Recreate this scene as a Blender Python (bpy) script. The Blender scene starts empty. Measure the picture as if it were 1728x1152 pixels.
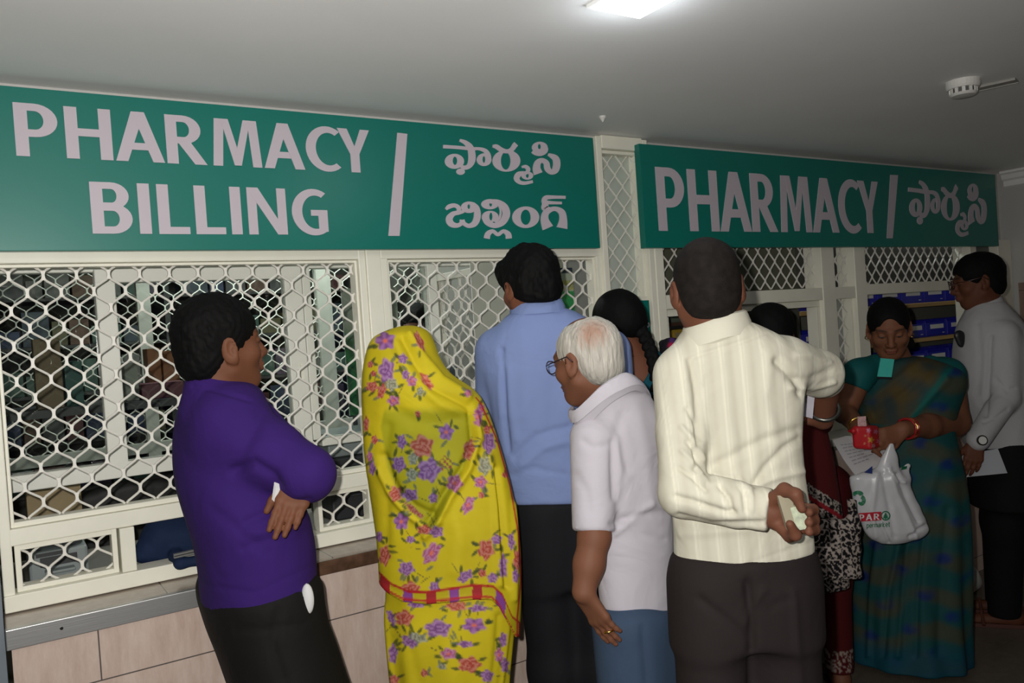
import bpy, bmesh, math, random
import numpy as np
from mathutils import Vector, Matrix
random.seed(7); RNG = np.random.default_rng(7)
SC = bpy.context.scene; COL = SC.collection
# ---------------------------------------------------------------- camera
F_PX, YAW, PIT, ROLL = 1371.08, 0.57210, -0.01546, -0.06869
CAM_H = 1.48
FWD = np.array([math.sin(YAW)*math.cos(PIT), math.cos(YAW)*math.cos(PIT), math.sin(PIT)])
_r0 = np.array([math.cos(YAW), -math.sin(YAW), 0.0]); _u0 = np.cross(_r0, FWD)
RGT = math.cos(ROLL)*_r0 + math.sin(ROLL)*_u0
UPV = -math.sin(ROLL)*_r0 + math.cos(ROLL)*_u0
EYE = np.array([0, 0, CAM_H])
cd = bpy.data.cameras.new('camera'); cam = bpy.data.objects.new('camera', cd); COL.objects.link(cam)
cd.sensor_width = 36.0; cd.lens = 36.0*F_PX/1728.0; cd.clip_start = 0.05
cam.matrix_world = Matrix(((RGT[0], UPV[0], -FWD[0], EYE[0]), (RGT[1], UPV[1], -FWD[1], EYE[1]),
                           (RGT[2], UPV[2], -FWD[2], EYE[2]), (0, 0, 0, 1)))
SC.camera = cam
# ---------------------------------------------------------------- exposure, world, lights
SC.view_settings.view_transform = 'Standard'; SC.view_settings.look = 'None'
SC.view_settings.gamma = 1.0; SC.view_settings.exposure = 0.0
SC.view_settings.use_curve_mapping = False
w = bpy.data.worlds.new('hall'); SC.world = w; w.use_nodes = True
w.node_tree.nodes['Background'].inputs[0].default_value = (0.92, 0.95, 1.0, 1)
w.node_tree.nodes['Background'].inputs[1].default_value = 0.018
def lamp(name, typ, loc, energy, color=(1, 1, 1), rot=(0, 0, 0), **kw):
    l = bpy.data.lights.new(name, typ); l.energy = energy; l.color = color
    for k, v in kw.items(): setattr(l, k, v)
    o = bpy.data.objects.new(name, l); o.location = loc; o.rotation_euler = rot; COL.objects.link(o); return o
FLASH = EYE - RGT*0.05 + UPV*0.035 + FWD*0.02      # the compact camera's own flash, left of its lens
_fq = Matrix(((RGT[0], UPV[0], -FWD[0]), (RGT[1], UPV[1], -FWD[1]), (RGT[2], UPV[2], -FWD[2]))) @ Matrix.Rotation(math.radians(7), 3, 'Y') @ Matrix.Rotation(math.radians(3), 3, 'X')
lamp('camera_flash', 'SPOT', FLASH, 142.0, (1.0, 0.965, 0.91), _fq.to_euler(), shadow_soft_size=0.012, spot_size=math.radians(150), spot_blend=1.0)
lamp('ceiling_light_glow', 'POINT', (1.263, 1.352, 2.125), 1.0, (0.88, 0.94, 1.0), shadow_soft_size=0.045)
lamp('hall_light_behind', 'AREA', (0.3, -1.6, 2.15), 15.0, (0.92, 0.96, 1.0), shape='SQUARE', size=0.9)
lamp('pharmacy_tube_glow', 'AREA', (1.3, 4.0, 2.37), 20.0, (0.92, 1.0, 0.95), shape='RECTANGLE', size=1.3, size_y=0.12)
lamp('dispensary_tube_glow', 'AREA', (4.4, 3.0, 2.35), 9.0, (0.92, 1.0, 0.97), shape='RECTANGLE', size=1.2, size_y=0.12)
# ---------------------------------------------------------------- pixel <-> place
def P(px, py, dep): return EYE + dep*(FWD + RGT*((px-864)/F_PX) + UPV*((576-py)/F_PX))
def PY(px, py, Y):
    d = FWD + RGT*((px-864)/F_PX) + UPV*((576-py)/F_PX); return EYE + d*(Y/d[1])
def PZ(px, py, z):
    d = FWD + RGT*((px-864)/F_PX) + UPV*((576-py)/F_PX); return EYE + d*((z-CAM_H)/d[2])
def proj(V):
    q = np.asarray(V) - EYE; d = q@FWD
    return 864 + F_PX*(q@RGT)/d, 576 - F_PX*(q@UPV)/d
def nrm(v): v = np.asarray(v, float); return v/np.linalg.norm(v)
# ---------------------------------------------------------------- materials
def lin(c): return tuple((x/12.92 if x <= 0.04045 else ((x+0.055)/1.055)**2.4) for x in [v/255 for v in c])
MATS = {}
def mat(name, col, rough=0.6, metal=0.0, bump=None, vc=False, var=None, spec=0.5, sheen=0.0, trans=0.0, alpha=1.0, emit=None, stretch=(1, 1, 1)):
    """col: linear rgb; bump: (scale, strength, distance); var: (scale, amount) brightness mottling; vc: colour comes from the 'Col' attribute"""
    if name in MATS: return MATS[name]
    m = bpy.data.materials.new(name); m.use_nodes = True; nt = m.node_tree; b = nt.nodes['Principled BSDF']
    b.inputs['Base Color'].default_value = (*col, 1); b.inputs['Roughness'].default_value = rough
    b.inputs['Metallic'].default_value = metal; b.inputs['Specular IOR Level'].default_value = spec
    b.inputs['Sheen Weight'].default_value = sheen
    b.inputs['Transmission Weight'].default_value = trans; b.inputs['Alpha'].default_value = alpha
    tc = nt.nodes.new('ShaderNodeTexCoord'); mp = nt.nodes.new('ShaderNodeMapping'); mp.inputs['Scale'].default_value = stretch
    nt.links.new(tc.outputs['Object'], mp.inputs['Vector'])
    src = None
    if vc:
        a = nt.nodes.new('ShaderNodeAttribute'); a.attribute_name = 'Col'; src = a.outputs['Color']
    if var:
        n = nt.nodes.new('ShaderNodeTexNoise'); n.inputs['Scale'].default_value = var[0]; n.inputs['Detail'].default_value = 5
        nt.links.new(mp.outputs[0], n.inputs['Vector'])
        r = nt.nodes.new('ShaderNodeMapRange'); r.inputs['From Min'].default_value = 0.3; r.inputs['From Max'].default_value = 0.7
        r.inputs['To Min'].default_value = 1-var[1]; r.inputs['To Max'].default_value = 1+var[1]
        nt.links.new(n.outputs['Fac'], r.inputs['Value'])
        mx = nt.nodes.new('ShaderNodeMix'); mx.data_type = 'RGBA'; mx.blend_type = 'MULTIPLY'; mx.inputs[0].default_value = 1
        if src: nt.links.new(src, mx.inputs[6])
        else: mx.inputs[6].default_value = (*col, 1)
        nt.links.new(r.outputs[0], mx.inputs[7]); src = mx.outputs[2]
    if src: nt.links.new(src, b.inputs['Base Color'])
    if bump:
        n = nt.nodes.new('ShaderNodeTexNoise'); n.inputs['Scale'].default_value = bump[0]; n.inputs['Detail'].default_value = 4
        nt.links.new(mp.outputs[0], n.inputs['Vector'])
        bp = nt.nodes.new('ShaderNodeBump'); bp.inputs['Strength'].default_value = bump[1]; bp.inputs['Distance'].default_value = bump[2]
        nt.links.new(n.outputs['Fac'], bp.inputs['Height']); nt.links.new(bp.outputs[0], b.inputs['Normal'])
    if emit:
        b.inputs['Emission Color'].default_value = (*emit[0], 1); b.inputs['Emission Strength'].default_value = emit[1]
    MATS[name] = m; return m
# ---------------------------------------------------------------- objects
def tag(o, label=None, cat=None, group=None, kind=None):
    for k, v in (('label', label), ('category', cat), ('group', group), ('kind', kind)):
        if v: o[k] = v
    return o
def empty(name, loc, label, cat, group=None):
    o = bpy.data.objects.new(name, None); o.location = tuple(loc); o.empty_display_size = 0.1; COL.objects.link(o)
    return tag(o, label, cat, group)
def link(name, me, parent=None, m=None):
    o = bpy.data.objects.new(name, me); COL.objects.link(o)
    if m is not None and not me.materials: me.materials.append(m)
    if parent is not None:
        o.parent = parent
        if parent.type == 'EMPTY': o.location = -Vector(parent.location)
    return o
class MB:
    """collects shapes into one mesh"""
    def __init__(s): s.v = []; s.f = []
    def add(s, vs, fs):
        n = len(s.v); s.v += [tuple(map(float, v)) for v in vs]; s.f += [tuple(i+n for i in f) for f in fs]; return s
    def box(s, lo, hi):
        x0, y0, z0 = lo; x1, y1, z1 = hi
        return s.add([(x0,y0,z0),(x1,y0,z0),(x1,y1,z0),(x0,y1,z0),(x0,y0,z1),(x1,y0,z1),(x1,y1,z1),(x0,y1,z1)],
                     [(0,3,2,1),(4,5,6,7),(0,1,5,4),(1,2,6,5),(2,3,7,6),(3,0,4,7)])
    def obox(s, c, ax, ay, az):
        c, ax, ay, az = map(np.asarray, (c, ax, ay, az)); vs = []
        for k in (-1, 1):
            for (i, j) in ((-1,-1),(1,-1),(1,1),(-1,1)): vs.append(c+ax*i+ay*j+az*k)
        return s.add(vs, [(0,3,2,1),(4,5,6,7),(0,1,5,4),(1,2,6,5),(2,3,7,6),(3,0,4,7)])
    def quad(s, a, b, c, d): return s.add([a, b, c, d], [(0, 1, 2, 3)])
    def tube(s, pts, r, n=8, closed=False):
        pts = [np.asarray(p, float) for p in pts]; rs = r if hasattr(r, '__len__') else [r]*len(pts); m = len(pts); rings = []
        base = len(s.v)
        for i, p in enumerate(pts):
            a = pts[(i-1) % m] if closed or i else pts[0]; b = pts[(i+1) % m] if closed or i < m-1 else pts[-1]
            t = nrm(b-a); ref = np.array([0, 0, 1.0]) if abs(t[2]) < 0.9 else np.array([1.0, 0, 0])
            u = nrm(np.cross(t, ref)); w_ = np.cross(t, u)
            for k in range(n):
                an = 2*math.pi*k/n; s.v.append(tuple(p + rs[i]*(u*math.cos(an)+w_*math.sin(an))))
        for i in range(m if closed else m-1):
            j = (i+1) % m
            for k in range(n):
                k2 = (k+1) % n; s.f.append((base+i*n+k, base+j*n+k, base+j*n+k2, base+i*n+k2))
        if not closed:
            s.f.append(tuple(base+k for k in range(n))); s.f.append(tuple(base+(m-1)*n+k for k in reversed(range(n))))
        return s
    def prism(s, poly, a, b):
        """poly: list of points mapped by functions a(p) and b(p) to the two end faces"""
        n = len(poly); vs = [a(p) for p in poly]+[b(p) for p in poly]
        return s.add(vs, [tuple(range(n)), tuple(range(2*n-1, n-1, -1))]+[(i, n+i, n+(i+1) % n, (i+1) % n) for i in range(n)])
    def build(s, name, m, parent=None, bevel=0, smooth=False):
        me = bpy.data.meshes.new(name); me.from_pydata(s.v, [], s.f)
        bm = bmesh.new(); bm.from_mesh(me); bmesh.ops.recalc_face_normals(bm, faces=bm.faces); bm.to_mesh(me); bm.free()
        if smooth:
            me.polygons.foreach_set('use_smooth', [True]*len(me.polygons))
        o = link(name, me, parent, m)
        if bevel:
            md = o.modifiers.new('b', 'BEVEL'); md.width = bevel; md.segments = 2; md.limit_method = 'ANGLE'
        return o
# ---------------------------------------------------------------- implicit surfaces
def smin(a, b, k):
    if k <= 0: return np.minimum(a, b)
    h = np.maximum(k-np.abs(a-b), 0)/k; return np.minimum(a, b)-h*h*k*0.25
class F:
    def __init__(s, lo, hi, h):
        s.h = h; s.lo = np.asarray(lo, float); n = np.ceil((np.asarray(hi)-s.lo)/h).astype(int)+1
        s.ax = [(s.lo[i]+h*np.arange(n[i])).astype(np.float32) for i in range(3)]; s.g = np.full(n, 0.15, np.float32)
    def win(s, lo, hi):
        sl = []
        for i in range(3):
            a = int(max(0, math.floor((lo[i]-s.lo[i])/s.h))); b = int(min(len(s.ax[i]), math.ceil((hi[i]-s.lo[i])/s.h)+1)); sl.append(slice(a, max(a, b)))
        X, Y, Z = (s.ax[i][sl[i]].reshape([-1 if j == i else 1 for j in range(3)]) for i in range(3))
        return tuple(sl), X, Y, Z
    def put(s, sl, d, k=0.0, op='u'):
        v = s.g[sl]
        if v.size == 0: return
        if op == 'u': s.g[sl] = smin(v, d, k)
        elif op == 's': s.g[sl] = -smin(-v, d, k)
        elif op == 'i': s.g[sl] = -smin(-v, -d, k)
    def cap(s, a, b, ra, rb=None, k=0.02, n=None, sq=1.0, op='u'):
        a, b = np.asarray(a, float), np.asarray(b, float); rb = ra if rb is None else rb; R = max(ra, rb)+k+0.03
        sl, X, Y, Z = s.win(np.minimum(a, b)-R, np.maximum(a, b)+R); ba = b-a; L = max(float(ba@ba), 1e-12)
        x, y, z = X-a[0], Y-a[1], Z-a[2]
        t = np.clip((x*ba[0]+y*ba[1]+z*ba[2])/L, 0, 1).astype(np.float32)
        x, y, z = x-ba[0]*t, y-ba[1]*t, z-ba[2]*t
        if n is not None:
            n = nrm(n); q = (x*n[0]+y*n[1]+z*n[2])*(1/sq-1); x, y, z = x+n[0]*q, y+n[1]*q, z+n[2]*q
        d = np.sqrt(x*x+y*y+z*z)-(ra+(rb-ra)*t)
        s.put(sl, d*(sq if n is not None and sq < 1 else 1), k, op); return s
    def chain(s, pts, rs, k=0.015, n=None, sq=1.0):
        for i in range(len(pts)-1): s.cap(pts[i], pts[i+1], rs[i], rs[i+1], k, n, sq)
        return s
    def ell(s, c, r, M=np.eye(3), k=0.02, op='u'):
        c = np.asarray(c, float); R = max(r)+k+0.03; sl, X, Y, Z = s.win(c-R, c+R); x, y, z = X-c[0], Y-c[1], Z-c[2]
        u = [x*M[i][0]+y*M[i][1]+z*M[i][2] for i in range(3)]
        k0 = np.sqrt(sum((u[i]/r[i])**2 for i in range(3)))+1e-6; k1 = np.sqrt(sum((u[i]/r[i]**2)**2 for i in range(3)))+1e-6
        s.put(sl, k0*(k0-1)/k1, k, op); return s
    def plane(s, p, n, k=0.004, lo=None, hi=None):
        """keep the side the normal points away from (inside lo..hi)"""
        lo = s.lo if lo is None else lo; hi = (s.lo+s.h*np.array(s.g.shape)) if hi is None else hi
        sl, X, Y, Z = s.win(lo, hi); n = nrm(n); s.put(sl, (X-p[0])*n[0]+(Y-p[1])*n[1]+(Z-p[2])*n[2], k, 'i'); return s
    def loft(s, st, k=0.02, ex=2.0, grow=0.0, fold=None, sm=0.02, zlo=None, zhi=None):
        """st: rows (z, cx, cy, w, d, ang): ellipses in z layers; fold(theta, z) adds to the radius"""
        st = np.array(sorted(st, key=lambda r: r[0])); z0 = st[0, 0] if zlo is None else zlo; z1 = st[-1, 0] if zhi is None else zhi
        R = st[:, 3:5].max()+0.06+grow; c0 = st[:, 1:3].min(0)-R; c1 = st[:, 1:3].max(0)+R
        sl, X, Y, Z = s.win((c0[0], c0[1], z0-0.05), (c1[0], c1[1], z1+0.05)); zz = Z.ravel()
        fine = np.arange(st[0, 0]-0.1, st[-1, 0]+0.1, 0.002); nb = max(1, int(sm/0.002)); ker = np.ones(nb)/nb
        def it(c):
            v = np.interp(fine, st[:, 0], c); vp = np.pad(v, nb, mode='edge'); vp = np.convolve(np.convolve(vp, ker, 'same'), ker, 'same')[nb:-nb]
            return np.interp(zz, fine, vp).astype(np.float32).reshape(1, 1, -1)
        cx, cy, w_, d_, an = (it(st[:, i]) for i in range(1, 6)); w_ = w_+grow; d_ = d_+grow
        ca, sa = np.cos(an), np.sin(an); x, y = X-cx, Y-cy; u, v = x*ca+y*sa, -x*sa+y*ca
        q = (np.abs(u/w_)**ex+np.abs(v/d_)**ex)**(1/ex); m = np.minimum(w_, d_)
        d = (q-1)*m
        if fold is not None: d = d-fold(np.arctan2(v/d_, u/w_), Z)
        gz = np.gradient(w_.ravel(), s.h) if w_.size > 1 else np.zeros(1); d = d/np.sqrt(1+np.minimum(np.abs(gz), 3)**2).reshape(1, 1, -1)
        d = -smin(-smin(d, -d*0+9, 0), -(Z-z1)+0*d, 0.02); d = -smin(-d, -(z0-Z)+0*d, 0.006)
        s.put(sl, d.astype(np.float32), k); return s
    def noise(s, amp, freq, seed=0, stretch=(1, 1, 1)):
        r = np.random.default_rng(seed); X, Y, Z = (s.ax[i].reshape([-1 if j == i else 1 for j in range(3)]) for i in range(3)); a = 0
        for i in range(6):
            v = r.normal(size=3); v = v/np.linalg.norm(v)*freq*(0.6+0.9*r.random())*np.array(stretch); a = a+np.sin(X*v[0]+Y*v[1]+Z*v[2]+r.random()*6.28)/6
        s.g += (amp*a).astype(np.float32); return s
    def mesh(s):
        g = s.g; ins = g < 0; nx, ny, nz = g.shape
        c = [(0,0,0),(1,0,0),(0,1,0),(1,1,0),(0,0,1),(1,0,1),(0,1,1),(1,1,1)]
        cnt = np.zeros((nx-1, ny-1, nz-1), np.int8)
        for a in c: cnt += ins[a[0]:nx-1+a[0], a[1]:ny-1+a[1], a[2]:nz-1+a[2]]
        act = np.argwhere((cnt > 0) & (cnt < 8)); idx = np.full(cnt.shape, -1, np.int32); idx[tuple(act.T)] = np.arange(len(act))
        pos = np.zeros((len(act), 3)); num = np.zeros(len(act))
        for i in range(8):
            for b in (1, 2, 4):
                j = i | b
                if j == i: continue
                A = act+c[i]; B = act+c[j]; va = g[tuple(A.T)]; vb = g[tuple(B.T)]; cr = (va < 0) != (vb < 0)
                t = np.where(cr, va/np.where(cr, va-vb, 1), 0)[:, None]
                pos += np.where(cr[:, None], np.array(c[i])+t*(np.array(c[j])-np.array(c[i])), 0); num += cr
        V = s.lo+s.h*(act+pos/num[:, None]); Q = []
        for ax in range(3):
            o1, o2 = [(1, 2), (2, 0), (0, 1)][ax]; n = [nx, ny, nz]; sl0 = [slice(None)]*3; sl1 = [slice(None)]*3
            sl0[ax] = slice(0, n[ax]-1); sl1[ax] = slice(1, n[ax]); A = ins[tuple(sl0)]; B = ins[tuple(sl1)]; e = np.argwhere(A != B)
            e = e[(e[:, o1] > 0) & (e[:, o2] > 0) & (e[:, o1] < n[o1]-1) & (e[:, o2] < n[o2]-1)]
            if not len(e): continue
            def at(d1, d2):
                q = e.copy(); q[:, o1] -= d1; q[:, o2] -= d2; return idx[tuple(q.T)]
            q = np.stack([at(1, 1), at(0, 1), at(0, 0), at(1, 0)], 1); fl = ~A[tuple(e.T)]; q[fl] = q[fl][:, ::-1]; Q.append(q)
        return V, np.concatenate(Q)
def vnormals(V, Q):
    n = np.cross(V[Q[:, 2]]-V[Q[:, 0]], V[Q[:, 3]]-V[Q[:, 1]]); N = np.zeros_like(V)
    for i in range(4): np.add.at(N, Q[:, i], n)
    return N/(np.linalg.norm(N, axis=1)[:, None]+1e-12)
def smoothv(V, Q, it=1, lam=0.5):
    E = np.concatenate([Q[:, [0, 1]], Q[:, [1, 2]], Q[:, [2, 3]], Q[:, [3, 0]]]); E = np.concatenate([E, E[:, ::-1]]); c = np.bincount(E[:, 0], minlength=len(V))[:, None]
    for _ in range(it):
        S = np.stack([np.bincount(E[:, 0], weights=V[E[:, 1], i], minlength=len(V)) for i in range(3)], 1)
        V = V+lam*(S/np.maximum(c, 1)-V)
    return V
def seg_dist(px, py, poly):
    best = np.full(px.shape, 1e9)
    for (ax, ay), (bx, by) in zip(poly[:-1], poly[1:]):
        dx, dy = bx-ax, by-ay; t = np.clip(((px-ax)*dx+(py-ay)*dy)/(dx*dx+dy*dy+1e-9), 0, 1)
        best = np.minimum(best, (px-ax-t*dx)**2+(py-ay-t*dy)**2)
    return np.sqrt(best)
def folds(V, N, items):
    """cloth creases: items (polyline in photo pixels, half width px, height m); only the side turned to the viewer"""
    px, py = proj(V); view = nrm(EYE-V.mean(0)); fac = np.clip((N@view)*2, 0, 1); out = V.copy()
    for poly, wd, hgt in items:
        d = seg_dist(px, py, poly); out += N*(hgt*np.exp(-(d/wd)**2)*fac)[:, None]
    return out
def surf(name, parts, m, parent=None, col=None, sm=1, fold=None, disp=None):
    """one mesh from one or more fields (or ready V, Q); col(V, N) -> rgb per vertex (linear)"""
    Vs, Qs, n = [], [], 0
    for f in parts:
        V, Q = f.mesh() if isinstance(f, F) else f
        if sm: V = smoothv(V, Q, sm)
        Vs.append(V); Qs.append(Q+n); n += len(V)
    V = np.concatenate(Vs); Q = np.concatenate(Qs)
    N = vnormals(V, Q)
    if fold: V = folds(V, N, fold); V = smoothv(V, Q, 1, 0.4); N = vnormals(V, Q)
    if disp is not None: V = V+N*disp(V, N)[:, None]
    me = bpy.data.meshes.new(name); me.vertices.add(len(V)); me.vertices.foreach_set('co', V.astype(np.float32).ravel())
    me.loops.add(4*len(Q)); me.loops.foreach_set('vertex_index', Q.astype(np.int32).ravel()); me.polygons.add(len(Q))
    me.polygons.foreach_set('loop_start', np.arange(0, 4*len(Q), 4, dtype=np.int32))
    me.polygons.foreach_set('use_smooth', np.ones(len(Q), bool)); me.update(calc_edges=True); me.validate()
    if col is not None:
        a = me.color_attributes.new('Col', 'FLOAT_COLOR', 'POINT'); C = np.ones((len(V), 4), np.float32); C[:, :3] = col(V, N); a.data.foreach_set('color', C.ravel())
    return link(name, me, parent, m)
# ================================================================ ROOM
D = 2.45; CEIL = 2.197
def struct(name, mb, m, bevel=0, label=None):
    o = mb.build(name, m, None, bevel); return tag(o, label, None, None, 'structure')
M_CEIL = mat('ceiling_paint', (0.90, 0.90, 0.895), 0.7, bump=(140, 0.06, 0.004), var=(1.4, 0.04))
M_WALL = mat('wall_paint', (0.55, 0.54, 0.52), 0.6, bump=(90, 0.08, 0.003))
M_FRAME = mat('frame_enamel', (0.86, 0.845, 0.725), 0.42, bump=(30, 0.03, 0.002), var=(6, 0.05))
M_MESH = mat('grille_enamel', (0.82, 0.80, 0.73), 0.42, spec=0.45)
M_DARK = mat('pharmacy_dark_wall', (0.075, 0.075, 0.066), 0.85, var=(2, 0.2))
M_STEEL = mat('brushed_steel', (0.50, 0.50, 0.50), 0.36, 0.85, bump=(60, 0.08, 0.002), stretch=(0.2, 1, 6))
def stone(name, c1, c2, tile=None, rough=0.35, grout=(0.10, 0.085, 0.075), off=(0, 0)):
    m = bpy.data.materials.new(name); m.use_nodes = True; nt = m.node_tree; b = nt.nodes['Principled BSDF']; b.inputs['Roughness'].default_value = rough
    tc = nt.nodes.new('ShaderNodeTexCoord'); n = nt.nodes.new('ShaderNodeTexNoise'); n.inputs['Scale'].default_value = 26; n.inputs['Detail'].default_value = 8; n.inputs['Roughness'].default_value = 0.75
    mp = nt.nodes.new('ShaderNodeMapping'); mp.inputs['Scale'].default_value = (1, 1, 0.22); nt.links.new(tc.outputs['Object'], mp.inputs[0]); nt.links.new(mp.outputs[0], n.inputs['Vector'])
    r = nt.nodes.new('ShaderNodeValToRGB'); r.color_ramp.elements[0].position = 0.33; r.color_ramp.elements[1].position = 0.66
    r.color_ramp.elements[0].color = (*c1, 1); r.color_ramp.elements[1].color = (*c2, 1); nt.links.new(n.outputs['Fac'], r.inputs[0]); out = r.outputs[0]
    if tile:
        sx = nt.nodes.new('ShaderNodeSeparateXYZ'); nt.links.new(tc.outputs['Object'], sx.inputs[0]); cx = nt.nodes.new('ShaderNodeCombineXYZ')
        hz = 'X' if tile[2] == 'x' else 'Y'
        nt.links.new(sx.outputs[hz], cx.inputs[0]); nt.links.new(sx.outputs['Z' if tile[2] != 'f' else 'X'], cx.inputs[1])
        m2 = nt.nodes.new('ShaderNodeMapping'); m2.inputs['Location'].default_value = (off[0], off[1], 0); nt.links.new(cx.outputs[0], m2.inputs[0])
        k = nt.nodes.new('ShaderNodeTexBrick'); k.offset = 0.0 if tile[2] != 'x' else 0.42; k.inputs['Scale'].default_value = 1; k.inputs['Brick Width'].default_value = tile[0]; k.inputs['Row Height'].default_value = tile[1]
        k.inputs['Mortar Size'].default_value = 0.0019; k.inputs['Mortar'].default_value = (*grout, 1); k.inputs['Mortar Smooth'].default_value = 0.2; nt.links.new(m2.outputs[0], k.inputs['Vector'])
        nt.links.new(out, k.inputs['Color1']); nt.links.new(out, k.inputs['Color2']); out = k.outputs[0]
    nt.links.new(out, b.inputs['Base Color']); return m
M_TILE = stone('counter_tile', (0.50, 0.37, 0.31), (0.64, 0.52, 0.455), (0.57, 0.30, 'x'), 0.42, off=(0.387, 0.221))
M_LEDGE = stone('ledge_stone', (0.33, 0.27, 0.22), (0.44, 0.37, 0.31), (0.45, 5.0, 'x'), 0.16, off=(-0.09, 1.2))
M_DADO = stone('side_wall_tile', (0.26, 0.18, 0.14), (0.33, 0.24, 0.19), (0.4, 0.3, 'y'), 0.3)
M_FLOOR = stone('floor_stone', (0.10, 0.082, 0.062), (0.15, 0.125, 0.10), (0.6, 0.6, 'f'), 0.3)
# shell
struct('floor', MB().box((-3.2, -3.2, -0.06), (6.7, 6.2, 0)), M_FLOOR)
struct('ceiling', MB().box((-3.2, -3.2, CEIL), (5.6, D+0.1, CEIL+0.08)), M_CEIL)
struct('ceiling_inside', MB().box((-3.2, D+0.1, 2.46), (6.7, 6.2, 2.54)), M_CEIL)
struct('wall_right', MB().box((5.06, -3.2, 0), (5.20, 2.52, CEIL)), M_WALL)
struct('wall_right_dado', MB().box((5.045, -3.2, 0), (5.06, 2.37, 1.545)), M_DADO)
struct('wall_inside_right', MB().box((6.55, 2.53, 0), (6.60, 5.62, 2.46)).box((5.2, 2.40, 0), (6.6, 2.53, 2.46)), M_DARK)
cor = [(0, 0), (0.055, 0), (0.055, 0.012), (0.04, 0.02), (0.03, 0.045), (0.012, 0.055), (0.012, 0.085), (0, 0.09)]
struct('trim_1', MB().prism(cor, lambda p: (5.06-p[0], -3.2, CEIL-p[1]), lambda p: (5.06-p[0], D-0.03, CEIL-p[1])), M_CEIL)
struct('wall_back', MB().box((0, 2.27, 0), (2.235, 2.43, 0.812)), M_TILE)
struct('wall_back_right', MB().box((2.235, 2.36, 0), (5.06, 2.52, 0.86)), M_TILE)
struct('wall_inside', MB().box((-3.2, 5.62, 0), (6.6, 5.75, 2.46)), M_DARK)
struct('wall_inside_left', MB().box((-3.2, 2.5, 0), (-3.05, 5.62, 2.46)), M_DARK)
struct('wall_inside_partition', MB().box((2.16, 2.62, 0), (2.22, 5.62, 2.46)), mat('partition_paint', (0.16, 0.16, 0.14), 0.7))
struct('wall_above', MB().box((-3.2, 2.44, 1.772), (2.01, 2.50, 2.46)), M_WALL)
struct('wall_above_right', MB().box((2.245, 2.46, 1.80), (5.06, 2.52, 2.46)), M_WALL)
struct('wall_above_middle', MB().box((2.01, 2.47, 2.15), (2.245, 2.51, 2.46)), M_WALL)
# the blue grey pillar at the left edge
struct('pillar', MB().box((-0.42, 2.30, 0), (-0.012, 2.52, 1.772)), mat('blue_grey_paint', (0.17, 0.20, 0.235), 0.5, var=(3, 0.1)))
# ledge
t = empty('counter_ledge', (0.6, 2.35, 0.83), 'grey brown polished stone ledge below the billing windows with steel front edge', 'ledge')
MB().box((-0.01, 2.285, 0.812), (2.235, 2.455, 0.853)).build('stone_slab', M_LEDGE, t, 0.003)
MB().box((-0.01, 2.262, 0.806), (0.62, 2.285, 0.8545)).build('steel_edge', M_STEEL, t, 0.002)
MB().box((0.622, 2.264, 0.812), (2.235, 2.285, 0.852)).build('stone_edge', mat('ledge_brown_reflection', (0.10, 0.055, 0.035), 0.12, var=(20, 0.5)), t, 0.004)  # polished edge; its dark reddish brown reflection is painted into the base colour
MB().tube([(0.105, 2.263, 0.832), (0.105, 2.259, 0.832)], 0.004).build('screw', mat('screw_dark', (0.03, 0.03, 0.03), 0.4, 0.8), t)
t = empty('dispensing_counter', (3.6, 2.4, 0.86), 'off white counter top under the dispensing openings', 'counter')
MB().box((2.235, 2.26, 0.862), (5.045, 2.66, 0.898)).build('counter_top', mat('counter_laminate', (0.56, 0.54, 0.47), 0.35), t, 0.004)
MB().box((2.235, 2.27, 0.845), (5.045, 2.30, 0.862)).build('counter_lip', mat('counter_lip_dark', (0.16, 0.15, 0.13), 0.5), t)
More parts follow.
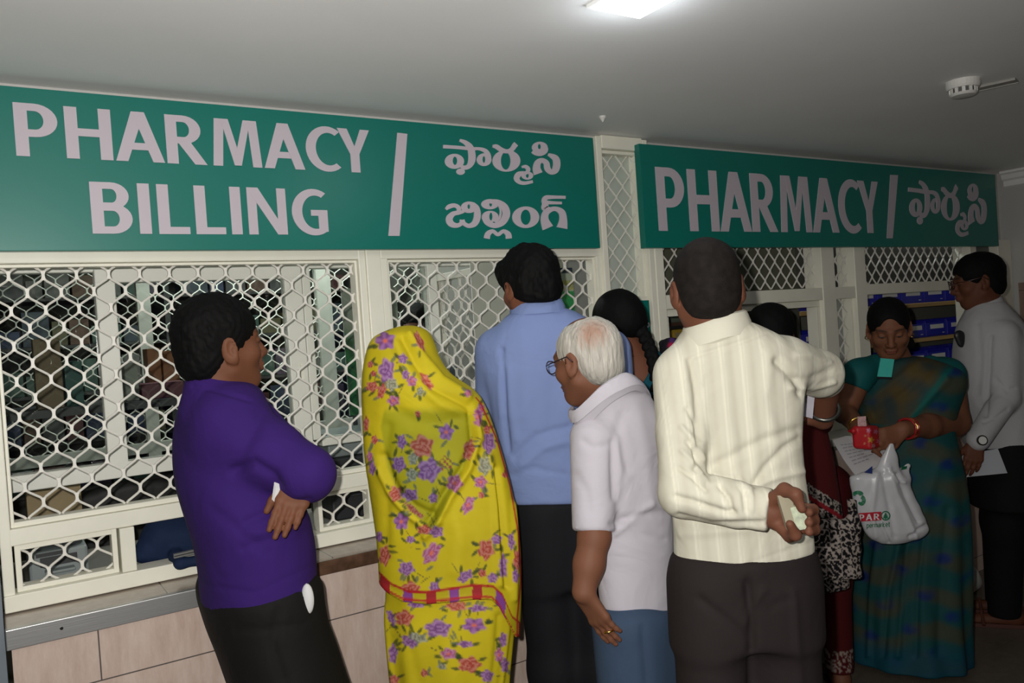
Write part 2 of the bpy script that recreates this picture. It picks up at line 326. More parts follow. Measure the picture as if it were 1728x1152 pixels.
# ---------------------------------------------------------------- diamond grilles
def diamond(x0, x1, z0, z1, y, cw, ch, ph=(0, 0), r=0.0028, node=0.0114, deep=0.004, nlf=0.135):
    """expanded metal: slim strands that thicken into short upright nodes"""
    mb = MB(); hw, hh = cw/2, ch/2; nl = ch*nlf
    def strand(a, b):
        (ax, az), (bx, bz) = a, b
        if min(ax, bx) < x0 or max(ax, bx) > x1 or min(az, bz) < z0 or max(az, bz) > z1:
            # clip to the frame
            t0, t1 = 0.0, 1.0
            for p, q, lo, hi in ((ax, bx, x0, x1), (az, bz, z0, z1)):
                dd = q-p
                if abs(dd) < 1e-9:
                    if p < lo or p > hi: return
                    continue
                ta, tb = (lo-p)/dd, (hi-p)/dd
                if ta > tb: ta, tb = tb, ta
                t0, t1 = max(t0, ta), min(t1, tb)
            if t1-t0 < 0.03: return
            ax, az, bx, bz = ax+(bx-ax)*t0, az+(bz-az)*t0, ax+(bx-ax)*t1, az+(bz-az)*t1
        dx, dz = bx-ax, bz-az; L = math.hypot(dx, dz); nx_, nz_ = -dz/L*r, dx/L*r
        vs = [(ax+nx_*s1, y+deep*s2, az+nz_*s1) for s1, s2 in ((-1, -0.5), (0, -1), (1, -0.5), (1, 1), (-1, 1))]+[(bx+nx_*s1, y+deep*s2, bz+nz_*s1) for s1, s2 in ((-1, -0.5), (0, -1), (1, -0.5), (1, 1), (-1, 1))]
        mb.add(vs, [(i, (i+1) % 5, 5+(i+1) % 5, 5+i) for i in range(5)]+[(0, 1, 2, 3, 4), (9, 8, 7, 6, 5)])
    i0, i1 = int((x0-ph[0])/hw)-2, int((x1-ph[0])/hw)+2; j0, j1 = int((z0-ph[1])/hh)-2, int((z1-ph[1])/hh)+2
    for i in range(i0, i1+1):
        for j in range(j0, j1+1):
            if (i+j) % 2: continue
            x, z = ph[0]+i*hw, ph[1]+j*hh
            if x0-hw <= x <= x1+hw and z0-hh <= z <= z1+hh:
                for sx in (-1, 1):
                    q = [(x+sx*node*0.22, z+nl*0.7), (x+sx*hw*0.15, z+nl*1.1), (x+sx*hw*0.85, z+hh-nl*1.1), (x+sx*(hw-node*0.22), z+hh-nl*0.7)]
                    for a_, b_ in zip(q[:-1], q[1:]): strand(a_, b_)
                if x0 <= x <= x1 and z0+0.004 <= z <= z1-0.004:
                    a, b = max(z0, z-nl), min(z1, z+nl); n2 = node/2
                    pf = [(-n2*0.9, a), (n2*0.9, a), (n2*0.62, z), (n2*0.9, b), (-n2*0.9, b), (-n2*0.62, z)]
                    mb.prism(pf, lambda p: (x+p[0], y-deep*1.15, p[1]), lambda p: (x+p[0], y+deep, p[1]))
    return mb
_bar = [0]
def bar(mb, x0, x1, z0, z1, y0=2.415, y1=2.475):
    _bar[0] = (_bar[0]+1) % 11; e = 0.0003*_bar[0]      # every bar its own plane, like real lapped sections
    return mb.box((x0+e*0.3, y0-e, z0+e*0.3), (x1-e*0.3, y1+e, z1-e*0.3))
def glass_mat():
    m = bpy.data.materials.new('thin_glass'); m.use_nodes = True; nt = m.node_tree; nt.nodes.remove(nt.nodes['Principled BSDF']); o = nt.nodes['Material Output']
    t_ = nt.nodes.new('ShaderNodeBsdfTransparent'); t_.inputs[0].default_value = (0.90, 0.93, 0.91, 1); g = nt.nodes.new('ShaderNodeBsdfGlossy'); g.inputs['Roughness'].default_value = 0.02
    fr = nt.nodes.new('ShaderNodeFresnel'); fr.inputs[0].default_value = 1.5; mx = nt.nodes.new('ShaderNodeMixShader'); nt.links.new(fr.outputs[0], mx.inputs[0]); nt.links.new(t_.outputs[0], mx.inputs[1]); nt.links.new(g.outputs[0], mx.inputs[2]); nt.links.new(mx.outputs[0], o.inputs[0]); return m
M_THIN = glass_mat()
# billing windows: window_1 (left bay) and window_2 (right bay)
def structure_root(name, loc):
    o = empty(name, loc, None, None); o['kind'] = 'structure'; return o
def billing_bay(name, x0, x1, first):
    t = structure_root(name, (x0, 2.45, 0.86)); f = MB()
    bar(f, x0, x1, 1.732, 1.768); bar(f, x0, x1, 1.019, 1.062); bar(f, x0, x1, 0.856, 0.899, 2.405, 2.48)
    bar(f, x0, x0+0.026, 0.856, 1.768); bar(f, x1-0.024, x1, 0.856, 1.768)
    f.build('window_frame', M_FRAME, t, 0.003)
    s = MB()                                   # slim sash beads
    for a, b, c, d in ((x0+0.026, x1-0.024, 1.062, 1.077), (x0+0.026, x1-0.024, 1.722, 1.732), (x0+0.026, x0+0.036, 1.062, 1.732), (x1-0.034, x1-0.024, 1.062, 1.732)): bar(s, a, b, c, d, 2.428, 2.47)
    s.build('sash_bead', M_FRAME, t, 0.002)
    diamond(x0+0.034, x1-0.032, 1.07, 1.726, 2.446, 0.0772, 0.0905, ph).build('grille', M_MESH, t)
    lo = ((x0+0.028, 0.262, 0.297) if first else (x0+0.028, 1.25, 1.28))
    v = MB(); bar(v, 0.262, 0.30, 0.899, 1.019, 2.41, 2.475) if first else bar(v, 1.30, 1.335, 0.899, 1.019, 2.41, 2.475)
    v.build('hatch_post', M_FRAME, t, 0.002)
    for a, b in ([(x0+0.03, 0.258), (0.815, x1-0.03)] if first else [(x0+0.03, 1.296), (1.62, x1-0.03)]):
        h = MB(); bar(h, a, b, 0.899, 0.912, 2.425, 2.472); bar(h, a, b, 1.004, 1.019, 2.425, 2.472); bar(h, a, a+0.014, 0.899, 1.019, 2.425, 2.472); bar(h, b-0.014, b, 0.899, 1.019, 2.425, 2.472)
        hf = h.build('hatch_sash', M_FRAME, t, 0.002)
        diamond(a+0.012, b-0.012, 0.91, 1.006, 2.446, 0.0772, 0.0905, ph).build('hatch_grille', M_MESH, hf)
    return t
ph = tuple(PY(46.0, 495, 2.446)[[0, 2]])
b1 = billing_bay('window_1', -0.008, 1.0235, True)
b2 = billing_bay('window_2', 1.074, 1.985, False)
struct('trim_2', MB().box((1.0235, 2.408, 0.856), (1.074, 2.48, 1.768)), M_FRAME, 0.003)
struct('trim_3', MB().box((1.985, 2.40, 0.856), (2.012, 2.49, 2.19)).box((2.218, 2.40, 0.856), (2.245, 2.49, 2.19)), M_FRAME, 0.003)
# middle strip between the signs: window_3
t = structure_root('window_3', (2.1, 2.45, 0.86)); f = MB(); bar(f, 2.012, 2.218, 2.143, 2.195, 2.40); bar(f, 2.012, 2.026, 0.86, 2.143, 2.425); bar(f, 2.203, 2.218, 0.86, 2.143, 2.425); bar(f, 2.012, 2.218, 2.128, 2.143, 2.42); bar(f, 2.012, 2.218, 1.545, 1.575, 2.42); bar(f, 2.012, 2.218, 0.862, 0.91, 2.41)
f.build('window_frame', M_FRAME, t, 0.003)
ph2 = tuple(PY(1040, 333, 2.446)[[0, 2]])
diamond(2.022, 2.207, 0.90, 2.132, 2.446, 0.073, 0.0865, ph2, 0.0022, 0.0068, nlf=0.085).build('grille', M_MESH, t)
MB().box((2.015, 2.468, 0.87), (2.215, 2.472, 2.14)).build('window_pane', mat('frosted_glass', (0.47, 0.52, 0.47), 0.35, var=(3, 0.08)), t)
# dispensing front: window_4
t = structure_root('window_4', (3.6, 2.45, 0.9)); f = MB()
for a, b, c, d in ((2.245, 2.292, 0.898, 1.80), (3.292, 3.388, 0.898, 1.80), (3.545, 3.632, 0.898, 1.80), (4.60, 4.665, 0.898, 1.80), (4.90, 5.045, 0.898, 1.80)): bar(f, a, b, c, d, 2.40, 2.50)
bar(f, 2.292, 3.292, 1.515, 1.573, 2.405, 2.49); bar(f, 3.388, 3.545, 1.515, 1.573, 2.405, 2.49); bar(f, 3.632, 4.60, 1.527, 1.58, 2.405, 2.49)
f.build('window_frame', M_FRAME, t, 0.003)
f = MB(); bar(f, 2.292, 3.292, 1.485, 1.515, 2.425); bar(f, 2.292, 2.322, 0.898, 1.485, 2.425); bar(f, 3.262, 3.292, 0.898, 1.485, 2.425); bar(f, 3.388, 3.545, 0.898, 0.935, 2.42); bar(f, 3.388, 3.405, 0.935, 1.515, 2.425); bar(f, 3.528, 3.545, 0.935, 1.515, 2.425)
f.build('hatch_frame', M_FRAME, t, 0.002)
for (a, b, c, d) in ((2.29, 3.294, 1.57, 1.80), (3.386, 3.547, 1.57, 1.80), (3.63, 4.602, 1.577, 1.80), (3.40, 3.532, 0.93, 1.518)):
    diamond(a, b, c, d, 2.446, 0.073, 0.0865, tuple(PY(1243, 459, 2.446)[[0, 2]]), 0.0021, 0.0066, nlf=0.085).build('grille', M_MESH, t)
MB().box((3.40, 2.474, 0.92), (3.535, 2.478, 1.52)).build('window_pane', mat('frosted_glass_grey', (0.34, 0.36, 0.34), 0.35), t)
MB().box((4.665, 2.45, 0.90), (4.90, 2.46, 1.80)).build('side_panel', mat('grey_panel', (0.13, 0.135, 0.125), 0.5), t)
# sliding sash behind the first bay: window_5
t = structure_root('window_5', (0.6, 2.7, 1.13)); f = MB()
for a, b, c, d, y in ((0.278, 0.333, 1.145, 1.74, 2.69), (0.845, 0.905, 1.145, 1.74, 2.69), (0.278, 0.905, 1.70, 1.742, 2.69), (-0.30, 0.905, 1.115, 1.163, 2.69), (-0.30, 1.62, 1.735, 1.785, 2.72), (0.915, 0.945, 1.145, 1.755, 2.72), (1.395, 1.435, 1.145, 1.755, 2.72), (0.945, 1.62, 1.12, 1.15, 2.72)): bar(f, a, b, c, d, y, y+0.045)
f.build('window_frame', mat('inner_frame_enamel', (0.76, 0.765, 0.69), 0.42), t, 0.003)
f = MB()
for a, b in ((0.333, 0.845),): f.box((a, 2.705, 1.163), (b, 2.708, 1.70))
f.box((-0.30, 2.728, 1.163), (0.278, 2.731, 1.755)); f.box((0.945, 2.735, 1.15), (1.395, 2.738, 1.755))
f.build('window_pane', M_THIN, t)
MB().box((0.878, 2.683, 1.36), (0.888, 2.69, 1.41)).build('latch', M_FRAME, t)
# the far grilled partition inside: window_6
t = structure_root('window_6', (0.9, 4.3, 0.9)); f = MB()
for a, b, c, d in ((-1.6, 2.16, 1.98, 2.04), (-1.6, 2.16, 1.0, 1.05), (-0.40, -0.34, 0.9, 2.04), (0.62, 0.68, 0.9, 2.04), (1.52, 1.60, 0.9, 2.04)): bar(f, a, b, c, d, 4.28, 4.33)
f.build('window_frame', mat('far_frame_enamel', (0.5, 0.5, 0.45), 0.5), t)
diamond(-1.2, 2.16, 1.05, 1.98, 4.305, 0.0845, 0.096, (0.03, 0.02), 0.0027, 0.009).build('grille', mat('far_grille', (0.80, 0.79, 0.72), 0.5), t)
# ---------------------------------------------------------------- ceiling things
t = empty('recessed_light', (1.263, 1.352, CEIL), 'small square recessed ceiling light glowing white above the counter queue', 'light')
f = MB()
for a, b, c, d in ((1.183, 1.343, 1.272, 1.282), (1.183, 1.343, 1.422, 1.432), (1.183, 1.193, 1.282, 1.422), (1.333, 1.343, 1.282, 1.422)): f.box((a, c, CEIL-0.008), (b, d, CEIL+0.002))
f.build('frame', M_CEIL, t)
MB().box((1.193, 1.282, CEIL-0.012), (1.333, 1.422, CEIL+0.001)).build('diffuser', mat('light_diffuser', (0.9, 0.93, 1), 0.5, emit=((0.92, 0.96, 1.0), 9.0)), t)
c = PZ(1625, 147, CEIL-0.02); t = empty('smoke_detector', (c[0], c[1], CEIL), 'round white smoke detector on the ceiling beside a metal plate', 'smoke detector')
def lathe(c, prof, n=28):
    mb = MB(); m = len(prof); vs = []
    for r, z in prof:
        for k in range(n): vs.append((c[0]+r*math.cos(2*math.pi*k/n), c[1]+r*math.sin(2*math.pi*k/n), c[2]+z))
    fs = [(i*n+k, i*n+(k+1) % n, (i+1)*n+(k+1) % n, (i+1)*n+k) for i in range(m-1) for k in range(n)]
    return mb.add(vs, fs+[tuple(range(n)), tuple(range((m-1)*n, m*n))])
M_DET = mat('detector_plastic', (0.72, 0.71, 0.68), 0.5)
lathe((c[0], c[1], CEIL), [(0.052, 0.002), (0.052, -0.018), (0.048, -0.026)]).build('base', M_DET, t, smooth=False)
lathe((c[0], c[1], CEIL), [(0.034, -0.026), (0.036, -0.042)]).build('core', mat('detector_slots', (0.12, 0.12, 0.12), 0.7), t)
f = MB()
for k in range(12):
    a = 2*math.pi*k/12; f.obox((c[0]+0.040*math.cos(a), c[1]+0.040*math.sin(a), CEIL-0.034), (0.002*math.cos(a), 0.002*math.sin(a), 0), (-0.005*math.sin(a), 0.005*math.cos(a), 0), (0, 0, 0.009))
f.build('vent_ribs', M_DET, t); lathe((c[0], c[1], CEIL), [(0.043, -0.041), (0.036, -0.049), (0.012, -0.051)]).build('cap', M_DET, t)
a = PZ(1648, 148, CEIL); b = PZ(1716, 133, CEIL); dv = nrm(b-a); sv = np.array([-dv[1], dv[0], 0]); mdl = (a+b)/2
f = MB().obox((mdl[0], mdl[1], CEIL-0.002), dv*np.linalg.norm(b-a)/2, sv*0.026, (0, 0, 0.004)); f.obox(mdl+sv*0.028-[0, 0, 0.005], dv*np.linalg.norm(b-a)/2, sv*0.003, (0, 0, 0.004)); f.obox(mdl-sv*0.028-[0, 0, 0.005], dv*np.linalg.norm(b-a)/2, sv*0.003, (0, 0, 0.004))
tag(f.build('ceiling_plate', mat('plate_metal', (0.36, 0.35, 0.32), 0.5), None), 'narrow grey metal cover plate on the ceiling beside the smoke detector', 'plate')
c = PZ(1017, 200, CEIL-0.008); tag(lathe((c[0], c[1], CEIL), [(0.012, 0.002), (0.012, -0.006), (0.006, -0.014), (0.002, -0.02)], 12).build('ceiling_hook', M_DET), 'tiny white ceiling hook above the middle grille', 'hook')
# grilled side partition seen through the second bay: window_7
t = structure_root('window_7', (1.69, 2.9, 0.9)); g = diamond(2.64, 3.18, 1.0, 1.72, 0.0, 0.0845, 0.096, (2.66, 1.02)); g.v = [(1.69+y, x, z) for x, y, z in g.v]; g.build('grille', M_MESH, t)
f = MB(); f.box((1.67, 3.18, 0.9), (1.71, 3.225, 1.75)).box((1.672, 2.62, 1.71), (1.708, 3.18, 1.74)).box((1.672, 2.62, 0.9), (1.708, 3.18, 0.99)); f.build('window_frame', M_FRAME, t, 0.002)
# ================================================================ SIGNS AND LETTERING
# letter outlines in a 1-high em square: (width, [contours]); drawn as strokes or polygons
def arc(cx, cy, rx, ry, a0, a1, n=14): return [(cx+rx*math.cos(math.radians(a0+(a1-a0)*i/n)), cy+ry*math.sin(math.radians(a0+(a1-a0)*i/n))) for i in range(n+1)]
def strip(outer, inner):
    """faces between two polylines with the same number of points"""
    n = len(outer); return ('strip', outer, inner)
S = 0.185
def L_I(): return 0.20, [('poly', [(0, 0), (S, 0), (S, 1), (0, 1)])]
def L_L(): return 0.50, [('poly', [(0, 0), (0.50, 0), (0.50, 0.145), (S, 0.145), (S, 1), (0, 1)])]
def L_H(): return 0.68, [('poly', [(0, 0), (S, 0), (S, 1), (0, 1)]), ('poly', [(0.495, 0), (0.68, 0), (0.68, 1), (0.495, 1)]), ('poly', [(S, 0.44), (0.495, 0.44), (0.495, 0.59), (S, 0.59)])]
def L_A(): return 0.76, [('poly', [(0, 0), (0.185, 0), (0.435, 0.84), (0.48, 1), (0.275, 1)]), ('poly', [(0.575, 0), (0.76, 0), (0.48, 1), (0.335, 1), (0.33, 0.84)]), ('poly', [(0.19, 0.235), (0.57, 0.235), (0.53, 0.375), (0.23, 0.375)])]
def L_M(): return 0.86, [('poly', [(0, 0), (0.165, 0), (0.225, 1), (0.06, 1)]), ('poly', [(0.695, 0), (0.86, 0), (0.80, 1), (0.635, 1)]), ('poly', [(0.17, 1), (0.37, 0.02), (0.49, 0.02), (0.425, 0.42), (0.30, 1)]), ('poly', [(0.69, 1), (0.49, 0.02), (0.37, 0.02), (0.435, 0.42), (0.56, 1)])]
def L_N(): return 0.70, [('poly', [(0, 0), (0.165, 0), (0.165, 1), (0, 1)]), ('poly', [(0.535, 0), (0.70, 0), (0.70, 1), (0.535, 1)]), ('poly', [(0, 1), (0.52, 0), (0.70, 0), (0.20, 1)])]
def L_Y(): return 0.66, [('poly', [(0, 1), (0.20, 1), (0.335, 0.60), (0.425, 0.42), (0.24, 0.42)]), ('poly', [(0.66, 1), (0.47, 1), (0.335, 0.60), (0.24, 0.42), (0.425, 0.42)]), ('poly', [(0.24, 0), (0.425, 0), (0.425, 0.43), (0.24, 0.43)])]
def bowl(x0, x1, y0, y1, th, tv):
    h = (y1-y0)/2; cy = (y0+y1)/2; xs = x1-h*1.0
    o = [(x0, y1)]+arc(max(xs, x0+0.02), cy, x1-max(xs, x0+0.02), h, 90, -90)+[(x0, y0)]
    i = [(x0, y1-th)]+arc(max(xs, x0+0.02), cy, x1-max(xs, x0+0.02)-tv, h-th, 90, -90)+[(x0, y0+th)]
    return ('strip', o, i)
def L_P(): return 0.60, [('poly', [(0, 0), (S, 0), (S, 1), (0, 1)]), bowl(S, 0.60, 0.37, 1.0, 0.14, 0.195)]
def L_R(): return 0.66, [('poly', [(0, 0), (S, 0), (S, 1), (0, 1)]), bowl(S, 0.58, 0.42, 1.0, 0.135, 0.19), ('poly', [(0.20, 0.43), (0.455, 0), (0.66, 0), (0.40, 0.46), (0.30, 0.50)])]
def L_B(): return 0.61, [('poly', [(0, 0), (S, 0), (S, 1), (0, 1)]), bowl(S, 0.575, 0.475, 1.0, 0.13, 0.185), bowl(S, 0.61, 0.0, 0.585, 0.14, 0.195)]
def L_C(a0=52, a1=308): return 0.60, [('strip', arc(0.42, 0.5, 0.42, 0.515, a0, a1, 26), arc(0.45, 0.5, 0.255, 0.37, a0+6, a1-6, 26))]
def L_G():
    w_, c = L_C(55, 300); return 0.68, c+[('poly', [(0.50, 0.035), (0.68, 0.07), (0.68, 0.55), (0.50, 0.55)]), ('poly', [(0.36, 0.42), (0.60, 0.42), (0.60, 0.55), (0.36, 0.55)])]
def L_S(): return 0.5, [('strip', arc(0.25, 0.74, 0.25, 0.26, 20, 250, 16)+arc(0.25, 0.28, 0.1, 0.13, 80, -150, 12), arc(0.25, 0.74, 0.11, 0.13, 20, 260, 16)+arc(0.25, 0.28, 0.25, 0.28, 70, -160, 12))]
GLY = dict(I=L_I, L=L_L, H=L_H, A=L_A, M=L_M, N=L_N, Y=L_Y, P=L_P, R=L_R, B=L_B, C=L_C, G=L_G, S=L_S)
GAP = 0.10
_lay = [0]
def put_shape(mb, sh, T, depth):
    _lay[0] = (_lay[0]+1) % 9; depth = depth+0.00022*_lay[0]
    """T(x, y, d) maps glyph space to the place; d is the height over the board"""
    if sh[0] == 'poly': mb.prism(sh[1], lambda p: T(p[0], p[1], depth), lambda p: T(p[0], p[1], 0.0))
    else:
        o, i = sh[1], sh[2]; n = len(o); vs = [T(*p, depth) for p in o]+[T(*p, depth) for p in i]+[T(*p, 0) for p in o]+[T(*p, 0) for p in i]; fs = []
        for k in range(n-1): fs += [(k, k+1, n+k+1, n+k), (k, 2*n+k, 2*n+k+1, k+1), (n+k, n+k+1, 3*n+k+1, 3*n+k)]
        mb.add(vs, fs+[(0, n, 3*n, 2*n), (n-1, 3*n-1, 4*n-1, 2*n-1)])
def word(mb, txt, xa, xb, z0, z1, y, depth=0.002, gap=GAP):
    ws = [GLY[c]()[0] for c in txt]; kern = [-0.06 if (a+b) in ('AC', 'CY', 'AR', 'HA', 'MA', 'PH', 'RM') and (a in 'A' or b in 'AY') else 0.0 for a, b in zip(txt[:-1], txt[1:])]+[0]
    tot = sum(ws)+gap*(len(txt)-1)+sum(kern); sc = (xb-xa)/tot; x = 0
    for c, w_, k in zip(txt, ws, kern):
        for sh in GLY[c]()[1]: put_shape(mb, sh, lambda p, q, d, x=x: (xa+(x+p)*sc, y-d, z0+q*(z1-z0)), depth)
        x += w_+gap+k
# Telugu lettering, measured on a 1498 x 1152 grid
def ring(c, r, h, hc=None):
    hc = hc or c; return ('strip', arc(c[0], c[1], r[0], r[1], 0, 360, 32), arc(hc[0], hc[1], h[0], h[1], 0, 360, 32))
def spline(pts, n=6):
    out = []; P_ = [pts[0]]+list(pts)+[pts[-1]]
    for i in range(1, len(P_)-2):
        a, b, c, d = (np.array(q, float) for q in P_[i-1:i+3])
        for k in range(n):
            t_ = k/n; out.append(tuple(0.5*((2*b)+(c-a)*t_+(2*a-5*b+4*c-d)*t_*t_+(3*b-a-3*c+d)*t_**3)))
    return out+[tuple(pts[-1])]
def brush(pts):
    q = spline(pts); L, R_ = [], []
    for i, p in enumerate(q):
        a = np.array(q[max(i-1, 0)][:2]); b = np.array(q[min(i+1, len(q)-1)][:2]); t_ = nrm(b-a+1e-9); n_ = np.array([-t_[1], t_[0]])*p[2]/2
        L.append((p[0]+n_[0], p[1]+n_[1])); R_.append((p[0]-n_[0], p[1]-n_[1]))
    return ('strip', L, R_)
TEL1 = [ring((268, 301), (94, 73), (22, 40), (273, 296)), brush([(318, 97, 26), (372, 118, 42), (420, 165, 62), (437, 230, 70), (434, 300, 68), (405, 350, 48), (360, 362, 40), (325, 340, 30)]),
        brush([(158, 158, 34), (290, 166, 33), (420, 178, 34), (500, 180, 26)]), ring((327, 402), (42, 31), (0.1, 0.1)),
        brush([(460, 178, 28), (520, 182, 32), (572, 205, 44), (597, 255, 52), (590, 305, 48)]), ring((555, 286), (71, 62), (14, 32), (553, 284)),
        ring((772, 297), (135, 106), (48, 86), (765, 297)), brush([(638, 155, 26), (675, 160, 44), (722, 190, 44), (775, 205, 40), (822, 188, 44), (850, 150, 50), (866, 132, 50)]),
        brush([(922, 357, 22), (958, 353, 34), (984, 378, 38), (972, 408, 34), (940, 420, 40)]), ring((977, 440), (57, 40), (14, 22)), brush([(945, 412, 30), (893, 428, 54), (873, 466, 56), (898, 502, 40), (950, 513, 34), (1030, 498, 28)]),
        ring((1097, 166), (76, 55), (15, 25), (1093, 158)), brush([(1024, 205, 30), (1058, 228, 32), (1110, 232, 34), (1152, 205, 38), (1160, 170, 36)]),
        brush([(1082, 422, 88), (1066, 370, 74), (1078, 315, 62), (1118, 292, 46), (1160, 318, 54), (1172, 372, 58), (1208, 408, 46), (1248, 385, 66), (1262, 325, 70), (1246, 270, 62), (1178, 234, 24)])]
TEL2 = [brush([(184, 768, 24), (215, 742, 44), (268, 730, 40), (308, 755, 42), (300, 795, 38), (250, 815, 50), (216, 860, 66), (235, 908, 62), (290, 925, 44), (332, 905, 40), (342, 870, 46)]),
        ring((408, 748), (78, 56), (13, 23), (406, 742)), brush([(440, 715, 42), (482, 760, 56), (488, 840, 66), (462, 905, 60), (405, 928, 42), (358, 905, 40), (344, 870, 40)]), brush([(250, 815, 30), (310, 805, 30), (356, 786, 34)]),
        ring((612, 718), (84, 50), (14, 23), (620, 718)), brush([(610, 690, 40), (690, 700, 52), (752, 745, 70), (772, 815, 74), (735, 890, 66), (660, 925, 50), (590, 895, 58), (560, 838, 60)]), ring((615, 838), (80, 56), (16, 38), (622, 838)), brush([(692, 718, 14), (716, 780, 16), (705, 850, 22), (660, 892, 26)]),
        brush([(582, 1052, 58), (594, 1006, 54), (640, 980, 36), (690, 1012, 36), (742, 980, 36), (788, 1008, 54), (796, 1052, 58)]),
        ring((960, 845), (131, 105), (50, 74)),
        brush([(1175, 950, 108), (1145, 870, 76), (1158, 800, 62), (1236, 762, 42), (1308, 795, 62), (1324, 870, 74), (1312, 950, 104)]), brush([(1346, 652, 30), (1240, 650, 32), (1160, 654, 44), (1140, 680, 50), (1150, 715, 60), (1145, 755, 60), (1190, 772, 50)]), brush([(1140, 700, 40), (1230, 705, 30), (1310, 707, 26)])]
def telugu(mb, glyphs, T):
    for g in glyphs: put_shape(mb, g, T, 0.002)
M_GREEN = mat('sign_green', (0.003, 0.175, 0.140), 0.36, var=(0.8, 0.05))
M_LET = mat('sign_lettering', (0.56, 0.50, 0.56), 0.5)
def board(name, label, x0, x1, z0, z1, y0=2.372, y1=2.402):
    t = empty(name, ((x0+x1)/2, y1, z0), label, 'sign'); MB().box((x0, y0, z0), (x1, y1, z1)).build('board', M_GREEN, t, 0.0015)
    f = MB(); f.box((x0+0.02, y1, z0+0.03), (x1-0.02, 2.436, z0+0.06)); f.box((x0+0.02, y1, z1-0.06), (x1-0.02, 2.436, z1-0.03)); f.build('mounting_rail', M_FRAME, t); return t
YS = 2.372
def wp(px, py): p = PY(px, py, YS); return p[0], p[2]
xa = wp(0, 300)[0]-0.13; xb = wp(1007, 330)[0]; zt = (wp(0, 140)[1]+wp(1002, 235)[1])/2; zb = (wp(0, 424)[1]+wp(1012, 418)[1])/2
zt = min(zt, CEIL-0.004)
t = board('pharmacy_billing_sign', 'long green board lettered PHARMACY BILLING in white, also in Telugu', xa, xb, zb, zt)
mb = MB()
word(mb, 'PHARMACY', wp(24, 215)[0], wp(624, 250)[0], wp(112, 267)[1], wp(104, 179)[1], YS)
word(mb, 'BILLING', wp(153, 350)[0], wp(552, 360)[0], wp(310, 395)[1], wp(301, 312)[1], YS)
q = [wp(670, 224), wp(687, 226), wp(674, 398), wp(655, 398)]; mb.prism(q, lambda p: (p[0], YS-0.002, p[1]), lambda p: (p[0], YS, p[1]))
telugu(mb, TEL1+TEL2, lambda x, y, d: (wp(720+x/5.762, 220+y/5.762)[0], YS-d, wp(720+x/5.762, 220+y/5.762)[1]))
mb.build('lettering', M_LET, t)
xa = wp(1084, 330)[0]; xb = wp(1682, 350)[0]
t = board('pharmacy_sign', 'shorter green board lettered PHARMACY in white, also in Telugu, near the corner', xa, xb, zb, min(CEIL-0.004, wp(1078, 242)[1]))
mb = MB(); word(mb, 'PHARMACY', wp(1108, 330)[0], wp(1483, 350)[0], wp(1165, 390)[1], wp(1158, 285)[1], YS, gap=0.085)
q = [wp(1502, 295), wp(1515, 295.5), wp(1506, 402), wp(1496, 402)]; mb.prism(q, lambda p: (p[0], YS-0.002, p[1]), lambda p: (p[0], YS, p[1]))
def t2(x, y, d):
    px = 1500+(215+(x-155)/(1295-155)*(1112-215))/6.776; py = 260+(310+(y-85)/(530-85)*(955-310))/6.776-1.5; p = wp(px, py); return (p[0], YS-d, p[1])
telugu(mb, TEL1, t2); mb.build('lettering', M_LET, t)
# small hanging green sign under the middle strip
a, b = PY(1062, 508, 2.39), PY(1098, 563, 2.39)
t = empty('small_sign', (a[0], 2.40, b[2]), 'small green notice with a white character beside the first hatch', 'sign')
MB().box((a[0]-0.06, 2.388, b[2]), (b[0], 2.398, a[2])).build('board', M_GREEN, t)
mb = MB(); q0 = PY(1092, 548, 2.388)
for g in (ring((0, 0), (0.014, 0.011), (0.007, 0.006)), brush([(0, -0.012, 0.006), (0.003, -0.022, 0.006), (0.0, -0.028, 0.005)])): put_shape(mb, g, lambda x, y, d: (q0[0]+x, 2.388-d*0.5, q0[2]-y), 0.002)
mb.build('lettering', M_LET, t)
MB().box((a[0]-0.06, 2.39, b[2]-0.03), (b[0]-0.01, 2.397, b[2]-0.006)).build('paper_slip', mat('paper_white', (0.6, 0.6, 0.6), 0.7), t)
# ================================================================ PEOPLE
SKIN = (0.205, 0.088, 0.046)
def skin_mat(): return mat('skin', SKIN, 0.6, bump=(220, 0.05, 0.002), vc=True, var=(9, 0.07), spec=0.22)
M_SKIN = skin_mat()
M_HAIR = mat('black_hair', (0.0042, 0.004, 0.0042), 0.7, bump=(150, 0.35, 0.003), stretch=(1, 1, 0.12), spec=0.10)
M_EYE = mat('eye', (0.7, 0.68, 0.64), 0.15, vc=True)
def cloth(name, col, scale=420, rough=0.85, wr=0.25, vc=False, sheen=0.0, var=None):
    """woven cloth: fine weave bump plus a broad soft rumple"""
    if name in MATS: return MATS[name]
    m = mat(name, col, rough, vc=vc, sheen=0.0, spec=0.2, bump=(scale, 0.12, 0.001), var=var); nt = m.node_tree; b = nt.nodes['Principled BSDF']
    bp = [n for n in nt.nodes if n.type == 'BUMP'][0]; n = nt.nodes.new('ShaderNodeTexNoise'); n.inputs['Scale'].default_value = 7; n.inputs['Detail'].default_value = 3; n.inputs['Distortion'].default_value = 0.8
    tc = [q for q in nt.nodes if q.type == 'TEX_COORD'][0]; nt.links.new(tc.outputs['Object'], n.inputs['Vector'])
    b2 = nt.nodes.new('ShaderNodeBump'); b2.inputs['Strength'].default_value = wr; b2.inputs['Distance'].default_value = 0.02
    nt.links.new(n.outputs['Fac'], b2.inputs['Height']); nt.links.new(bp.outputs[0], b2.inputs['Normal']); nt.links.new(b2.outputs[0], b.inputs['Normal']); return m
